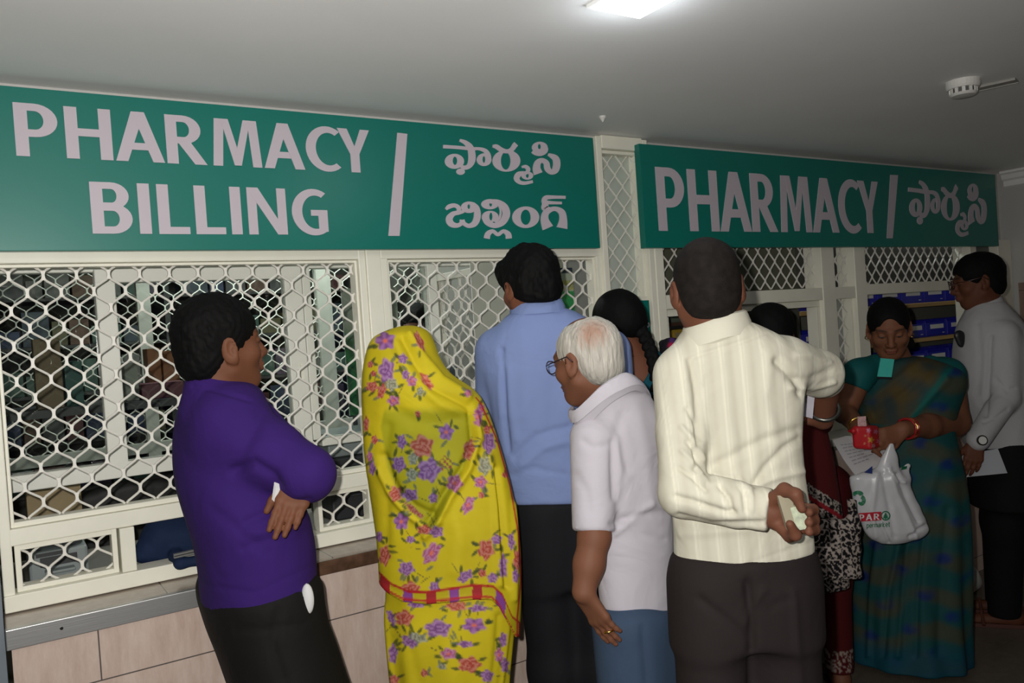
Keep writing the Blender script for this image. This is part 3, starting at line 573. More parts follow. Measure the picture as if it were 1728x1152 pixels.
def rows(rs, dep, side, ratio=0.55, grow=0.0, slim=0.0):
    """silhouette rows (x left, x right, y[, depth offset[, ratio]]) in photo pixels -> loft stations; side: horizontal unit vector across the body"""
    side = nrm([side[0], side[1], 0]); fr = np.array([-side[1], side[0], 0]); lat = nrm([RGT[0], RGT[1], 0]); ang = math.atan2(side[1], side[0]); out = []
    for r in rs:
        d = dep+(r[3] if len(r) > 3 else 0); rt = r[4] if len(r) > 4 else ratio
        L, R_ = P(r[0], r[2], d), P(r[1], r[2], d); c = (L+R_)/2; hw = np.linalg.norm(R_-L)/2-slim; w_ = hw/math.sqrt((side@lat)**2+(rt*(fr@lat))**2)
        out.append((c[2], c[0], c[1], max(w_, 0.01), max(w_*rt, 0.01), ang))
    return out
def box_of(st, pad=0.07):
    st = np.array(st); R = st[:, 3:5].max()+pad
    return np.array([st[:, 1].min()-R, st[:, 2].min()-R, st[:, 0].min()-pad]), np.array([st[:, 1].max()+R, st[:, 2].max()+R, st[:, 0].max()+pad])
def headframe(fwd, up=(0, 0, 1)):
    f = nrm(fwd); r = nrm(np.cross(f, up)); u = np.cross(r, f); return np.array([r, f, u])
class Head:
    """c: middle of the head (eye level); frame rows: right, forward, up; s: size (1 = 0.225 m tall)"""
    def __init__(s, c, M, s_=1.0): s.c = np.asarray(c, float); s.M = M; s.s = s_
    def p(s, x, y, z): return s.c+s.s*(x*s.M[0]+y*s.M[1]+z*s.M[2])
    def build(s, f, neck=None, female=False, ear=True):
        S_, p, M = s.s, s.p, s.M; e = lambda c, r, k=0.02, op='u', MM=M: f.ell(p(*c), [q*S_ for q in r], MM, k*S_, op)
        e((0, -0.012, 0.028), (0.0735, 0.0935, 0.083)); e((0, 0.028, -0.035), (0.058, 0.056, 0.078), 0.03)
        e((0, 0.052, -0.094), (0.026, 0.026, 0.02), 0.035)
        for sx in (-1, 1):
            f.cap(p(sx*0.055, 0.0, -0.055), p(sx*0.022, 0.052, -0.092), 0.018*S_, 0.016*S_, 0.03*S_)
            f.cap(p(sx*0.040, 0.070, 0.020), p(sx*0.010, 0.085, 0.017), 0.009*S_, 0.009*S_, 0.018*S_)
            e((sx*0.042, 0.055, -0.028), (0.022, 0.02, 0.02), 0.025)
        for sx in (-1, 1): e((sx*0.031, 0.096, 0.0), (0.017, 0.013, 0.011), 0.012, 's')
        for sx in (-1, 1): e((sx*0.031, 0.0755, 0.0), (0.014, 0.0115, 0.0105), 0.004)
        f.cap(p(0, 0.084, 0.006), p(0, 0.104, -0.034), 0.0085*S_, 0.0125*S_, 0.014*S_)
        for sx in (-1, 1): e((sx*0.012, 0.092, -0.038), (0.009, 0.011, 0.008), 0.008)
        e((0, 0.083, -0.060), (0.022, 0.014, 0.014), 0.014); e((0, 0.092, -0.0615), (0.022, 0.0085, 0.0052), 0.004); e((0, 0.090, -0.0715), (0.019, 0.0085, 0.006), 0.004)
        f.cap(p(-0.026, 0.094, -0.0665), p(0.026, 0.094, -0.0665), 0.0012*S_, k=0.003*S_, op='s')
        if ear:
            for sx in (-1, 1):
                E_ = np.array([M[0]*0.9+M[1]*(-0.40*sx)*1.0, M[1]*0.9+M[0]*0.40*sx, M[2]]); E_ = np.array([nrm(v) for v in E_])
                f.ell(p(sx*0.080, -0.012, -0.010), [0.0065*S_, 0.019*S_, 0.032*S_], E_, 0.008*S_); f.ell(p(sx*0.078, -0.002, -0.033), [0.006*S_, 0.010*S_, 0.012*S_], E_, 0.008*S_)
                f.ell(p(sx*0.0885, -0.009, -0.004), [0.0075*S_, 0.0115*S_, 0.021*S_], E_, 0.003*S_, 's'); f.ell(p(sx*0.084, -0.004, -0.012), [0.004*S_, 0.005*S_, 0.008*S_], E_, 0.003*S_)
        if neck is not None:
            f.cap(p(0, -0.018, -0.055), neck, (0.050 if female else 0.057)*S_, (0.054 if female else 0.064)*S_, 0.03*S_)
        return s
    def col(s, V, C, lips=(0.20, 0.062, 0.045), bald=None):
        L = ((V-s.c)/s.s)@s.M.T; x, y, z = L.T
        lip = np.exp(-((x/0.022)**4+((z+0.0665)/0.0095)**4)); lip = lip*(y > 0.07); C = C*(1-lip[:, None]*0.75)+np.array(lips)*lip[:, None]*0.75
        br = np.exp(-(((np.abs(x)-0.032)/0.021)**4+((z-0.021-0.10*(0.03-np.abs(np.abs(x)-0.035)))/0.0042)**2))*(y > 0.05); C = C*(1-br[:, None]*0.9)+0.008*br[:, None]*0.9
        lid = np.exp(-(((np.abs(x)-0.031)/0.015)**4+((z+0.005)/0.0022)**2))*(y > 0.06); return C*(1-lid[:, None]*0.8)+0.01*lid[:, None]*0.8
def skincol(heads, tone=SKIN):
    def fn(V, N):
        C = np.tile(np.array(tone), (len(V), 1))
        for h in heads: C = h.col(V, C)
        return C
    return fn
def hand(f, W, d, n, side, curl=(0.5, 0.5, 0.55, 0.6), spread=0.06, thumb=(0.6, 0.5), sc=1.0, k=0.006):
    """wrist W, d: towards the knuckles, n: back of the hand, side +-1: thumb on cross(d, n)*side; curl per finger in radians a joint"""
    d = nrm(d); n = nrm(n-d*(np.asarray(n)@d)); t = np.cross(d, n)*side; W = np.asarray(W, float); K = []
    fl = [(0.030, 0.088, 0.074, 0.0086), (0.010, 0.092, 0.082, 0.0088), (-0.010, 0.088, 0.076, 0.0084), (-0.028, 0.080, 0.060, 0.0075)]
    for i, (off, kl, ln, r) in enumerate(fl):
        kn = W+d*kl*sc+t*off*sc-n*0.002*abs(off)/0.03*sc; f.cap(W+t*off*0.55*sc+d*0.005, kn, 0.0135*sc, 0.0112*sc, 0.014*sc, n, 0.9)
        a = spread*(off/0.02); dirv = nrm(d+t*a*0.5); p = kn; ang = 0; c = curl[i] if hasattr(curl, '__len__') else curl
        for j, (fr, q) in enumerate(((0.46, 0.9), (0.30, 1.15), (0.24, 0.8))):
            ang += c*q; dv = dirv*math.cos(ang)-n*math.sin(ang); p2 = p+dv*ln*fr*sc
            f.cap(p, p2, r*(1-0.07*j)*sc, r*(1-0.07*(j+1))*sc, k*sc if j else 0.009*sc); p = p2
        K.append(p)
    b = W+d*0.022*sc+t*0.022*sc; m = b+nrm(d*math.cos(thumb[0])+t*math.sin(thumb[0])-n*0.35)*0.045*sc; m2 = m+nrm(d*math.cos(thumb[0]*0.6)+t*math.sin(thumb[0]*0.6)-n*thumb[1])*0.034*sc; e = m2+nrm(d*1.0+t*math.sin(thumb[0]*0.3)-n*thumb[1])*0.026*sc
    f.cap(b, m, 0.0155*sc, 0.0115*sc, 0.014*sc); f.cap(m, m2, 0.0112*sc, 0.0098*sc, 0.006*sc); f.cap(m2, e, 0.0098*sc, 0.008*sc, 0.006*sc); K.append(e); return K
def hair_cap(name, hd, root, m, cut=None, size=(0.0815, 0.102, 0.088), c=(0, -0.016, 0.036), nape=-0.075, amp=0.0022, h=0.0035, extra=None, faceback=0.045, temple=0.02, up=0.072, spiky=0.0, side_low=-0.03):
    """short hair: a shell over the skull, open over face and ears"""
    p, s = hd.p, hd.s; f = F(hd.c-0.17*s, hd.c+0.17*s, h)
    f.ell(p(*c), [q*s for q in size], hd.M, 0.01); f.ell(p(0, -0.050, -0.028), [0.066*s, 0.056*s, 0.060*s], hd.M, 0.03*s)
    if extra: extra(f)
    f.noise(amp, 130, 3); f.noise(amp*0.8, 260, 5)
    if spiky: f.noise(spiky, 420, 11)
    # hairline over the forehead, temple, in front of and around the ears, nape
    f.ell(p(0, 0.125+temple, -0.02), [0.105*s, 0.085*s, up+0.02*s], hd.M, 0.008, 's')
    for sx in (-1, 1): f.ell(p(sx*0.095, -0.004, -0.020), [0.034*s, 0.024*s, 0.036*s], hd.M, 0.006, 's'); f.cap(p(sx*0.09, 0.045, -0.075), p(sx*0.09, -0.015, -0.085), 0.045*s, k=0.01, op='s')
    f.plane(p(0, -0.05, nape), -hd.M[2]+hd.M[1]*0.25, 0.01)
    return surf(name, [f], m, root, sm=1)
def legs(f, hipL, hipR, kneeL, kneeR, ankL, ankR, r=(0.10, 0.078, 0.062), k=0.04):
    for a, b, c in ((hipL, kneeL, ankL), (hipR, kneeR, ankR)): f.chain([a, b, c], r, k)
def vnoise(V, freq, seed=0, n=9):
    r = np.random.default_rng(seed); a = np.zeros(len(V))
    for i in range(n): d = r.normal(size=3); d = d/np.linalg.norm(d)*freq*(0.5+r.random()); a += np.sin(V@d+r.random()*6.28)
    return a/math.sqrt(n)
def shoe(name, heel, toe, m, root, hgt=0.075, w_=0.045):
    heel, toe = np.asarray(heel, float), np.asarray(toe, float); d = toe-heel; L = np.linalg.norm(d); dv = d/L
    f = F(np.minimum(heel, toe)-0.1, np.maximum(heel, toe)+0.12, 0.006); up = np.array([0, 0, 1.0])
    f.cap(heel+dv*0.03+up*0.035, heel+dv*0.09+up*0.05, 0.042, 0.04, 0.02); f.cap(heel+dv*0.05+up*0.03, toe-dv*0.05+up*0.026, 0.040, w_, 0.02); f.cap(heel+dv*0.05+up*hgt, heel+dv*0.06+up*0.05, 0.038, 0.04, 0.02)
    f.plane((0, 0, 0.004), (0, 0, -1), 0.006); return surf(name, [f], m, root)
def feet(f, heel, toe):
    heel, toe = np.asarray(heel, float), np.asarray(toe, float); dv = nrm(toe-heel); up = np.array([0, 0, 1.0])
    f.cap(heel+dv*0.03+up*0.034, toe-dv*0.07+up*0.022, 0.032, 0.026, 0.02); f.cap(heel+dv*0.04+up*0.09, heel+dv*0.05+up*0.04, 0.032, 0.036, 0.02)
    t = np.cross(up, dv)
    for i, o in enumerate((-0.032, -0.015, 0.001, 0.016, 0.029)): f.cap(toe-dv*0.075+t*o*0.6+up*0.02, toe-dv*(0.005+0.008*abs(i-1))+t*o+up*0.011, 0.011, 0.0085, 0.006)
def collar(name, pts, inner_c, hgt, m, root, thick=0.004, flare=0.010, dirs=None):
    """a folded shirt collar: a closed band running along pts (neck base), standing hgt tall and folded back outwards"""
    mb = MB(); n = len(pts); vs = []
    for i, p in enumerate(pts):
        p = np.asarray(p, float); o = p-np.asarray(inner_c); o[2] = 0; o = nrm(o); u = np.array([0, 0, 1.0]) if dirs is None else dirs
        a, b = p, p+u*hgt-o*0.006; c_ = p+u*(hgt*0.98)+o*thick; e = p-u*(hgt*0.15)+o*(flare+thick)
        vs += [a, b, b+o*0.003+u*0.002, c_, (c_+e)/2+o*0.003, e, e-o*thick, p-u*0.02]
    m_ = 8; fs = [(i*m_+j, (i+1)*m_+j, (i+1)*m_+j+1, i*m_+j+1) for i in range(n-1) for j in range(m_-1)]
    mb.add(vs, fs); o = mb.build(name, m, root, smooth=True); md = o.modifiers.new('edge', 'EDGE_SPLIT'); md.split_angle = math.radians(38); return o
def person(loc, label): return empty('person', (loc[0], loc[1], 0), label, 'person')
# ---------------------------------------------------------------- man in the purple sweater
H_R = nrm([RGT[0], RGT[1], 0]); H_F = nrm([FWD[0], FWD[1], 0]); ZU = np.array([0, 0, 1.0])
def hv(r, f, z=0.0): return nrm(H_R*r+H_F*f+ZU*z)
def plane3(a, b, c, below):
    n = nrm(np.cross(b-a, c-a)); return n if n@below > 0 else -n
def man_purple():
    dp = 2.0; fb = hv(0.86, 0.5); side = hv(0.5, -0.86)
    root = person(P(440, 900, dp)*[1, 1, 0], 'man with folded arms in a purple sweater and black trousers leaning at the ledge')
    hd = Head(P(371, 582, 1.96), headframe(hv(0.74, 0.67, 0.10), nrm(ZU+H_R*0.06)), 1.01)
    R_ = [(330, 418, 640), (312, 440, 655), (300, 452, 672), (291, 462, 700), (286, 470, 735), (286, 480, 775), (290, 494, 810), (300, 514, 845), (311, 529, 880), (320, 536, 910), (326, 539, 940), (329, 540, 965), (331, 541, 1000), (336, 548, 1035)]
    st = rows(R_, dp, side, 0.66)
    sh = P(390, 720, 1.895); el = P(519, 800, 1.84); fw = P(515, 800, 2.10)
    lsh = P(410, 700, 2.12); lel = P(520, 805, 2.14); lw = P(524, 806, 1.93)
    lo, hi = box_of(st); lo = np.minimum(lo, np.min([el, fw, lel], 0)-0.12); hi = np.maximum(hi, np.max([el, fw, lel], 0)+0.12)
    f = F(lo, hi, 0.0055); f.loft(st, ex=2.15, sm=0.03)
    f.cap(sh, sh*0.45+el*0.55, 0.072, 0.066, 0.06); f.cap(sh*0.45+el*0.55, el, 0.066, 0.058, 0.03); f.cap(el, fw, 0.058, 0.05, 0.03); f.chain([lsh, lel, lw], [0.07, 0.058, 0.046], 0.03)
    f.cap(hd.p(0, -0.040, -0.100), hd.p(0, -0.045, -0.145), 0.060, 0.072, 0.02)          # roll collar
    hp = [P(335, 1010, dp), P(432, 1025, dp-0.15), P(543, 970, dp)]; f.plane(hp[0], plane3(*hp, -ZU), 0.006)
    M_P = cloth('purple_knit', (0.033, 0.011, 0.120), 700, 0.9, 0.45, sheen=0.3)
    surf('sweater', [f], M_P, root, fold=[([(326, 652), (368, 660), (424, 676)], 3.5, -0.005), ([(415, 880), (470, 858), (520, 845)], 7, -0.006), ([(420, 900), (480, 890), (530, 872)], 9, 0.005), ([(410, 925), (470, 905), (532, 895)], 7, -0.005), ([(395, 795), (430, 780), (462, 800), (470, 818)], 9, -0.010), ([(345, 690), (400, 760), (470, 800)], 30, 0.004), ([(335, 985), (430, 1000), (538, 950)], 4, -0.002), ([(440, 700), (420, 740), (400, 790)], 12, -0.007), ([(360, 860), (400, 890), (450, 930)], 10, -0.004)])
    fb_ = F(hd.c-[0.2, 0.2, 0.26], hd.c+[0.2, 0.2, 0.18], 0.0036); hd.build(fb_, hd.p(0, -0.045, -0.17))
    W = P(515, 791, 1.845); tip = P(477, 891, 1.78)
    fh = F(W-0.18, W+0.18, 0.0026); fh.cap(lw, W, 0.030, 0.026, 0.02); hand(fh, W, tip-W, -FWD-UPV*0.1+RGT*0.12, 1, (0.06, 0.07, 0.08, 0.10), -0.03, (0.42, 0.25), 0.93)
    fl = F(*box_of(st, 0.1), 0.012); fl.loft(st, ex=2.1, grow=-0.025); fl.chain([sh, el, fw], [0.045, 0.04, 0.03], 0.02)
    hipL, hipR = P(410, 985, dp+0.08), P(455, 985, dp-0.07); kL, kR = P(535, 1290, dp+0.02), P(500, 1290, dp-0.12); aL, aR = P(575, 1570, dp+0.02), P(535, 1590, dp-0.14)
    aL[2] = aR[2] = 0.09
    g = F(np.min([hipL, hipR, aL, aR], 0)-[0.14, 0.14, 0.1], np.max([hipL, hipR, aL, aR], 0)+[0.14, 0.14, 0.12], 0.012); legs(g, hipL, hipR, kL, kR, aL, aR, (0.08, 0.055, 0.04)); ff = hv(0.2, 0.98); feet(g, aL*[1, 1, 0]-ff*0.06, aL*[1, 1, 0]+ff*0.18); feet(g, aR*[1, 1, 0]-ff*0.06, aR*[1, 1, 0]+ff*0.18)
    body = surf('body', [fb_, fh, fl, g], M_SKIN, root, skincol([hd], (0.15, 0.058, 0.030)))
    tr = rows([(332, 546, 985), (337, 548, 1012), (347, 556, 1050), (362, 570, 1085), (372, 580, 1115), (385, 592, 1152), (398, 606, 1190)], dp, side, 0.72)
    f = F(np.min([kL, kR, aL, aR], 0)-0.25, np.max([hipL, hipR, kL, P(560, 980, dp)], 0)+0.25, 0.008); f.loft(tr, sm=0.03)
    f.chain([hipL, kL, aL+[0, 0, 0.0]], [0.105, 0.082, 0.066], 0.05); f.chain([hipR, kR, aR], [0.105, 0.084, 0.068], 0.05); f.plane((0, 0, 0.075), -ZU, 0.004)
    surf('trousers', [f], cloth('black_denim', (0.0065, 0.0062, 0.006), 500, 0.8, 0.35), root, fold=[([(470, 1030), (460, 1090), (480, 1152)], 8, -0.006), ([(505, 985), (515, 1010), (530, 1040)], 4, -0.004), ([(395, 1060), (450, 1062), (520, 1050)], 5, -0.003)])
    hair_cap('hair', hd, root, M_HAIR, amp=0.003, h=0.003, spiky=0.0026, size=(0.083, 0.099, 0.090), c=(0, -0.010, 0.037), nape=-0.085, temple=0.022)
    for a, t in ((aL, 0), (aR, 0)): shoe('shoe', a*[1, 1, 0]-ff*0.08, a*[1, 1, 0]+ff*0.21, mat('black_leather', (0.012, 0.011, 0.01), 0.35), root)
    # folded paper in the hand, and paper in the back pocket
    a = P(464, 818, 1.802); pm = mat('paper_white', (0.6, 0.6, 0.6), 0.7)
    pa = [P(463, 813, 1.80), P(488, 822, 1.82), P(478, 862, 1.82), P(459, 842, 1.795)]; nf = -FWD*0.0012
    tag(MB().add([p+nf for p in pa]+[p-nf for p in pa], [(0, 1, 2, 3), (7, 6, 5, 4)]+[(i, 4+i, 4+(i+1) % 4, (i+1) % 4) for i in range(4)]).build('folded_paper', pm), 'small white folded paper in the hand of the man in purple', 'paper')
    c = P(519, 1010, dp-0.127); f = F(c-0.06, c+0.06, 0.003); f.ell(c, [0.0155, 0.011, 0.036], np.array([H_R, H_F, nrm(UPV-RGT*0.16)]), 0.004); f.noise(0.0015, 120, 4)
    tag(surf('handkerchief', [f], pm), 'white handkerchief sticking out of the black trouser pocket', 'handkerchief')
man_purple()
# ---------------------------------------------------------------- woman under the yellow flowered veil
FLW = [(650,575,17,16,'p5'),(652,625,14,21,'p'),(680,605,8,9,'p'),(695,643,9,9,'v'),(685,632,7,8,'p'),(720,643,7,18,'r',-35),(628,652,11,9,'r'),(644,660,7,14,'r',20),(664,676,11,9,'v'),(661,649,11,11,'g'),(708,575,6,19,'r',-25),(705,698,5,6,'r'),(625,615,5,6,'r'),(630,630,5,5,'r'),(618,715,5,14,'r'),(709,660,6,8,'g'),
 (712,753,20,20,'r'),(724,793,20,21,'p'),(753,729,13,14,'p5'),(678,745,8,13,'p'),(673,783,12,14,'p'),(791,759,10,19,'r',12),(767,815,14,15,'v'),(753,782,13,13,'b'),(825,747,11,19,'p'),(818,786,12,16,'g'),(811,813,11,11,'v'),(790,852,9,17,'v',25),(812,835,5,6,'r'),(692,835,14,11,'p'),(731,840,8,9,'p'),(667,833,11,14,'r'),(699,861,22,5,'r',40),(677,880,13,14,'p5'),(716,893,13,8,'r'),(737,897,12,10,'p'),(697,774,9,11,'g'),(695,801,10,12,'g'),(807,703,7,18,'v'),(822,725,6,8,'r'),(852,801,5,5,'r'),(632,742,6,8,'r'),(693,910,8,6,'p'),
 (649,937,10,18,'r'),(728,933,13,21,'v',35),(686,959,14,12,'p'),(693,994,16,14,'r'),(733,990,9,9,'p'),(820,927,14,18,'r'),(838,910,9,9,'p'),(863,913,6,15,'p'),(849,955,7,21,'p'),(873,944,7,18,'r'),(785,972,15,9,'p',-35),(814,967,7,7,'r'),(831,975,9,9,'p'),(870,972,6,12,'p'),(790,663,6,7,'v'),(812,690,7,9,'v'),(640,905,6,9,'p'),(628,790,6,12,'p'),(624,770,5,9,'v'),
 (682,1042,16,14,'r'),(739,1060,23,15,'p'),(800,1055,20,13,'p5'),(770,1022,18,9,'r'),(806,1026,17,6,'p'),(691,1082,15,10,'p',30),(663,1103,8,17,'p'),(757,1103,14,10,'v'),(792,1121,20,14,'r'),(785,1086,14,6,'p'),(849,1079,7,13,'p'),(842,1105,8,12,'v'),(852,1122,7,13,'p'),(822,1140,11,11,'p'),(706,1076,17,8,'g',15),(702,1020,15,5,'p'),(665,1147,9,9,'r'),(660,1042,6,15,'p',-25),(716,1135,6,7,'r'),(746,1125,8,5,'g')]
PAL = dict(p=((0.13, 0.03, 0.19), (0.34, 0.17, 0.40)), p5=((0.13, 0.02, 0.19), (0.32, 0.13, 0.39)), v=((0.28, 0.03, 0.16), (0.42, 0.18, 0.34)), r=((0.30, 0.010, 0.018), (0.50, 0.17, 0.15)), g=((0.12, 0.13, 0.10), (0.34, 0.34, 0.27)), b=((0.36, 0.03, 0.05), (0.2, 0.15, 0.02)))
YEL = np.array([0.50, 0.405, 0.010])
def flowered(V, hem=None):
    px, py = proj(V); C = np.tile(YEL, (len(V), 1)); rg = np.random.default_rng(5)
    def lay(m, col): C[:] = C*(1-m[:, None])+np.asarray(col)*m[:, None]
    lf = []
    for q in FLW:
        for k in range(4 if q[2] > 9 else 2):
            a = rg.random()*6.28; rr = 1.15+0.35*rg.random(); lf.append((q[0]+math.cos(a)*q[2]*rr, q[1]+math.sin(a)*q[3]*rr, 6.5+4*rg.random(), 2.6+1.2*rg.random(), a+rg.normal()*0.5, (0.035, 0.055, 0.018) if rg.random() < 0.65 else (0.12, 0.14, 0.08)))
        if q[2] > 10:
            a = rg.random()*6.28; lf.append((q[0]+math.cos(a)*q[2]*1.9, q[1]+math.sin(a)*q[3]*1.9, 13, 1.0, a, (0.12, 0.10, 0.03)))
    for x, y, a_, b_, an, c in lf:
        s_ = (abs(px-x) < 16) & (abs(py-y) < 16); dx, dy = px[s_]-x, py[s_]-y; u = dx*math.cos(an)+dy*math.sin(an); v = -dx*math.sin(an)+dy*math.cos(an)
        m = np.clip(2.2-2.2*((u/a_)**2+(v/b_)**2)**0.5, 0, 0.85); C[s_] = C[s_]*(1-m[:, None])+np.array(c)*m[:, None]
    for q in FLW:
        x, y, rx, ry, ty = q[:5]; an = math.radians(q[5]) if len(q) > 5 else 0; s_ = (abs(px-x) < 30) & (abs(py-y) < 30)
        dx, dy = px[s_]-x, py[s_]-y; u = (dx*math.cos(an)+dy*math.sin(an))/rx; v = (-dx*math.sin(an)+dy*math.cos(an))/ry; r_ = np.hypot(u, v); th = np.arctan2(v, u); ph_ = (x*7.3+y*3.1) % 6.28
        edge = 1+0.13*np.cos(5*th+ph_)+0.05*np.cos(9*th+2*ph_); m = np.clip((edge-r_)*6, 0, 1)*0.93
        if ty == 'b': m = m*(np.sin(u*9)*np.sin(v*9+1) > 0.1)
        sw = 0.5+0.5*np.sin(r_*(11 if rx > 9 else 7)+2.2*np.sin(3*th+ph_)+1.3*np.cos(5*th)); sw = np.clip((sw-0.5)*1.5+0.5, 0, 1)*0.8+0.2*r_
        if ty == 'p5': sw = 0.5+0.5*np.cos(5*th+ph_)*np.clip(r_*1.4, 0, 1)
        a_, b_ = (np.array(c) for c in PAL[ty]); c = a_+(b_-a_)*np.clip(sw, 0, 1)[:, None]
        if ty in ('p5', 'v'): k = np.clip(1.6-r_*5, 0, 1)[:, None]; c = c*(1-k)+np.array((0.62, 0.12, 0.08))*k
        C[s_] = C[s_]*(1-m[:, None])+c*m[:, None]
    return px, py, C
HEM = ([600, 640, 655, 680, 720, 760, 800, 830, 842, 856, 870, 900], [968, 984, 1000, 1013, 1017, 1014, 1009, 1010, 1022, 1048, 1074, 1080])
TOPL = ([600, 640, 660, 690, 720, 760, 800, 832, 848, 864, 900], [950, 966, 985, 998, 999, 993, 987, 989, 1003, 1040, 1070])
def woman_yellow():
    dp = 2.1; side = hv(0.97, -0.1); fb = hv(0.1, 0.97)
    root = person(P(760, 900, dp)*[1, 1, 0], 'woman seen from behind wrapped in a yellow flowered veil over head and back')
    hd = Head(P(680, 634, dp+0.03), headframe(hv(0.15, 0.97, -0.05)), 0.98)
    R_ = [(672, 704, 549, 0, 1.2), (646, 717, 555, 0, 1.2), (630, 726, 566, 0, 1.2), (621, 734, 584, 0, 1.15), (616, 740, 604, 0, 1.05), (612, 752, 626, 0, 0.95), (611, 769, 643, 0, 0.85), (610, 792, 656, 0, 0.75), (610, 811, 674, 0, 0.66), (611, 825, 702, 0, 0.6), (613, 839, 742, 0, 0.58), (617, 851, 782, 0, 0.58), (622, 861, 820, 0, 0.58), (628, 870, 860, 0, 0.58), (634, 876, 900, 0, 0.6), (637, 879, 940, 0, 0.6), (639, 880, 980, 0, 0.6), (642, 880, 1020, 0, 0.6), (646, 877, 1090, 0, 0.6)]
    st = rows(R_, dp, side, 0.6); lo, hi = box_of(st, 0.05); f = F(lo, hi, 0.0036); f.loft(st, ex=2.05, sm=0.022)
    X, Y, Z = (f.ax[i].reshape([-1 if j == i else 1 for j in range(3)]) for i in range(3)); q = [X-EYE[0], Y-EYE[1], Z-EYE[2]]
    dd = q[0]*FWD[0]+q[1]*FWD[1]+q[2]*FWD[2]; gx = 864+F_PX*(q[0]*RGT[0]+q[1]*RGT[1]+q[2]*RGT[2])/dd; gy = 576-F_PX*(q[0]*UPV[0]+q[1]*UPV[1]+q[2]*UPV[2])/dd
    f.g = -smin(-f.g, -((gy-np.interp(gx, *HEM))/650).astype(np.float32), 0.004); del X, Y, Z, q, dd, gx, gy
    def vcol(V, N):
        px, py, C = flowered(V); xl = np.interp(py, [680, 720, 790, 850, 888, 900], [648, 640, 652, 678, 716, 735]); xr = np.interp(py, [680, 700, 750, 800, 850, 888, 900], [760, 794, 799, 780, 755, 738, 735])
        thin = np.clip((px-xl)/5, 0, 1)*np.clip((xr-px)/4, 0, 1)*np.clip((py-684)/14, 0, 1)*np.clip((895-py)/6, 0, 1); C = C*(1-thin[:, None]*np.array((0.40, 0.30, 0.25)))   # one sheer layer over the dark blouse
        hem = np.interp(px, *HEM); top = np.interp(px, *TOPL); band = (py > top-2)
        blk = 0.5+0.5*np.sin((px-640)/6.2); bc = np.where((blk > 0.62)[:, None], np.where((np.sin((px-640)/12.4) > 0)[:, None], (0.30, 0.02, 0.025), (0.20, 0.05, 0.24)), YEL*0.8)
        m = np.clip((py-top)/2, 0, 1)[:, None]*band[:, None]; C = C*(1-m)+bc*m
        for ln in (top, hem-3): m = np.clip(1.6-np.abs(py-ln)/2.0, 0, 1)[:, None]; C = C*(1-m)+np.array((0.34, 0.010, 0.014))*m
        # narrow red selvedge down the right edge
        e = np.interp(py, [656, 680, 742, 820, 900, 980, 1040], [792, 812, 840, 862, 876, 880, 874]); m = np.clip(1.4-np.abs(px-e+1.0)/1.6, 0, 1)[:, None]*(py > 670)[:, None]; return C*(1-m)+np.array((0.40, 0.02, 0.02))*m
    M_Y = cloth('yellow_chiffon', (0.6, 0.48, 0.02), 500, 0.7, 0.25, vc=True, var=(5, 0.12))
    fold = [([(690, 565), (712, 600), (745, 640), (790, 668)], 7, 0.008), ([(680, 572), (700, 612), (730, 655), (800, 690)], 6, -0.007), ([(668, 580), (690, 630), (740, 680), (795, 705), (812, 740)], 8, 0.005), ([(800, 690), (806, 740), (792, 790), (760, 840), (735, 890), (718, 905)], 6, 0.009), ([(794, 700), (798, 745), (780, 790), (748, 835), (722, 880)], 6, -0.010), ([(665, 690), (700, 712), (745, 715), (790, 700)], 12, -0.005), ([(640, 790), (655, 830), (690, 868), (718, 890), (742, 880)], 6, 0.007), ([(645, 770), (668, 825), (700, 855), (730, 870)], 7, -0.008), ([(838, 790), (846, 860), (852, 930), (856, 990)], 5, -0.010), ([(826, 770), (836, 850), (840, 930), (844, 985)], 6, 0.007), ([(868, 850), (870, 930), (868, 1010)], 5, 0.006), ([(640, 985), (680, 1013), (720, 1017), (800, 1009), (832, 1010), (868, 1072)], 4, 0.004), ([(760, 860), (775, 900), (770, 960)], 16, 0.006), ([(628, 560), (618, 620), (616, 700), (620, 800)], 8, 0.003), ([(655, 720), (650, 780), (652, 850), (650, 940)], 9, -0.004)]
    fold = [(p_, w_, h_*1.35) for p_, w_, h_ in fold]
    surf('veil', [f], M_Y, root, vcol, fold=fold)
    S2 = [(650, 868, 930), (650, 870, 985), (649, 869, 1040), (653, 864, 1090), (660, 857, 1152), (668, 856, 1250), (676, 862, 1400), (682, 872, 1545)]
    st2 = rows(S2, dp, side, 0.62); f = F(*box_of(st2, 0.04), 0.0045); f.loft(st2, sm=0.04, fold=lambda th, z: 0.006*np.sin(9*th+2*np.sin(z*3))*np.clip((1.0-z)*1.5, 0.15, 1)); f.plane((0, 0, 0.02), -ZU, 0.004)
    surf('saree_skirt', [f], M_Y, root, lambda V, N: flowered(V)[2], fold=[([(858, 1040), (852, 1090), (845, 1152)], 5, 0.008), ([(842, 1040), (838, 1100), (832, 1152)], 6, -0.006), ([(648, 1020), (655, 1090), (663, 1152)], 4, 0.005), ([(690, 1090), (700, 1130), (705, 1152)], 10, -0.004)])
    fh = F(hd.c-[0.2, 0.2, 0.26], hd.c+[0.2, 0.2, 0.16], 0.006); hd.build(fh, hd.p(0, -0.035, -0.16), True)
    s3 = rows([(650, 790, 690), (630, 810, 730), (650, 820, 900), (665, 840, 1100)], dp, side, 0.5); g = F(*box_of(s3, 0.03), 0.012); g.loft(s3); a = P(770, 1500, dp); g2 = F(a-[0.3, 0.3, 0.4], a+[0.3, 0.3, 0.8], 0.012)
    for o in (-0.06, 0.06): p0 = np.array([a[0], a[1], 0])+side*o; g2.cap(p0+ZU*0.08, p0+ZU*0.75, 0.035, 0.05, 0.02); feet(g2, p0-fb*0.07, p0+fb*0.16)
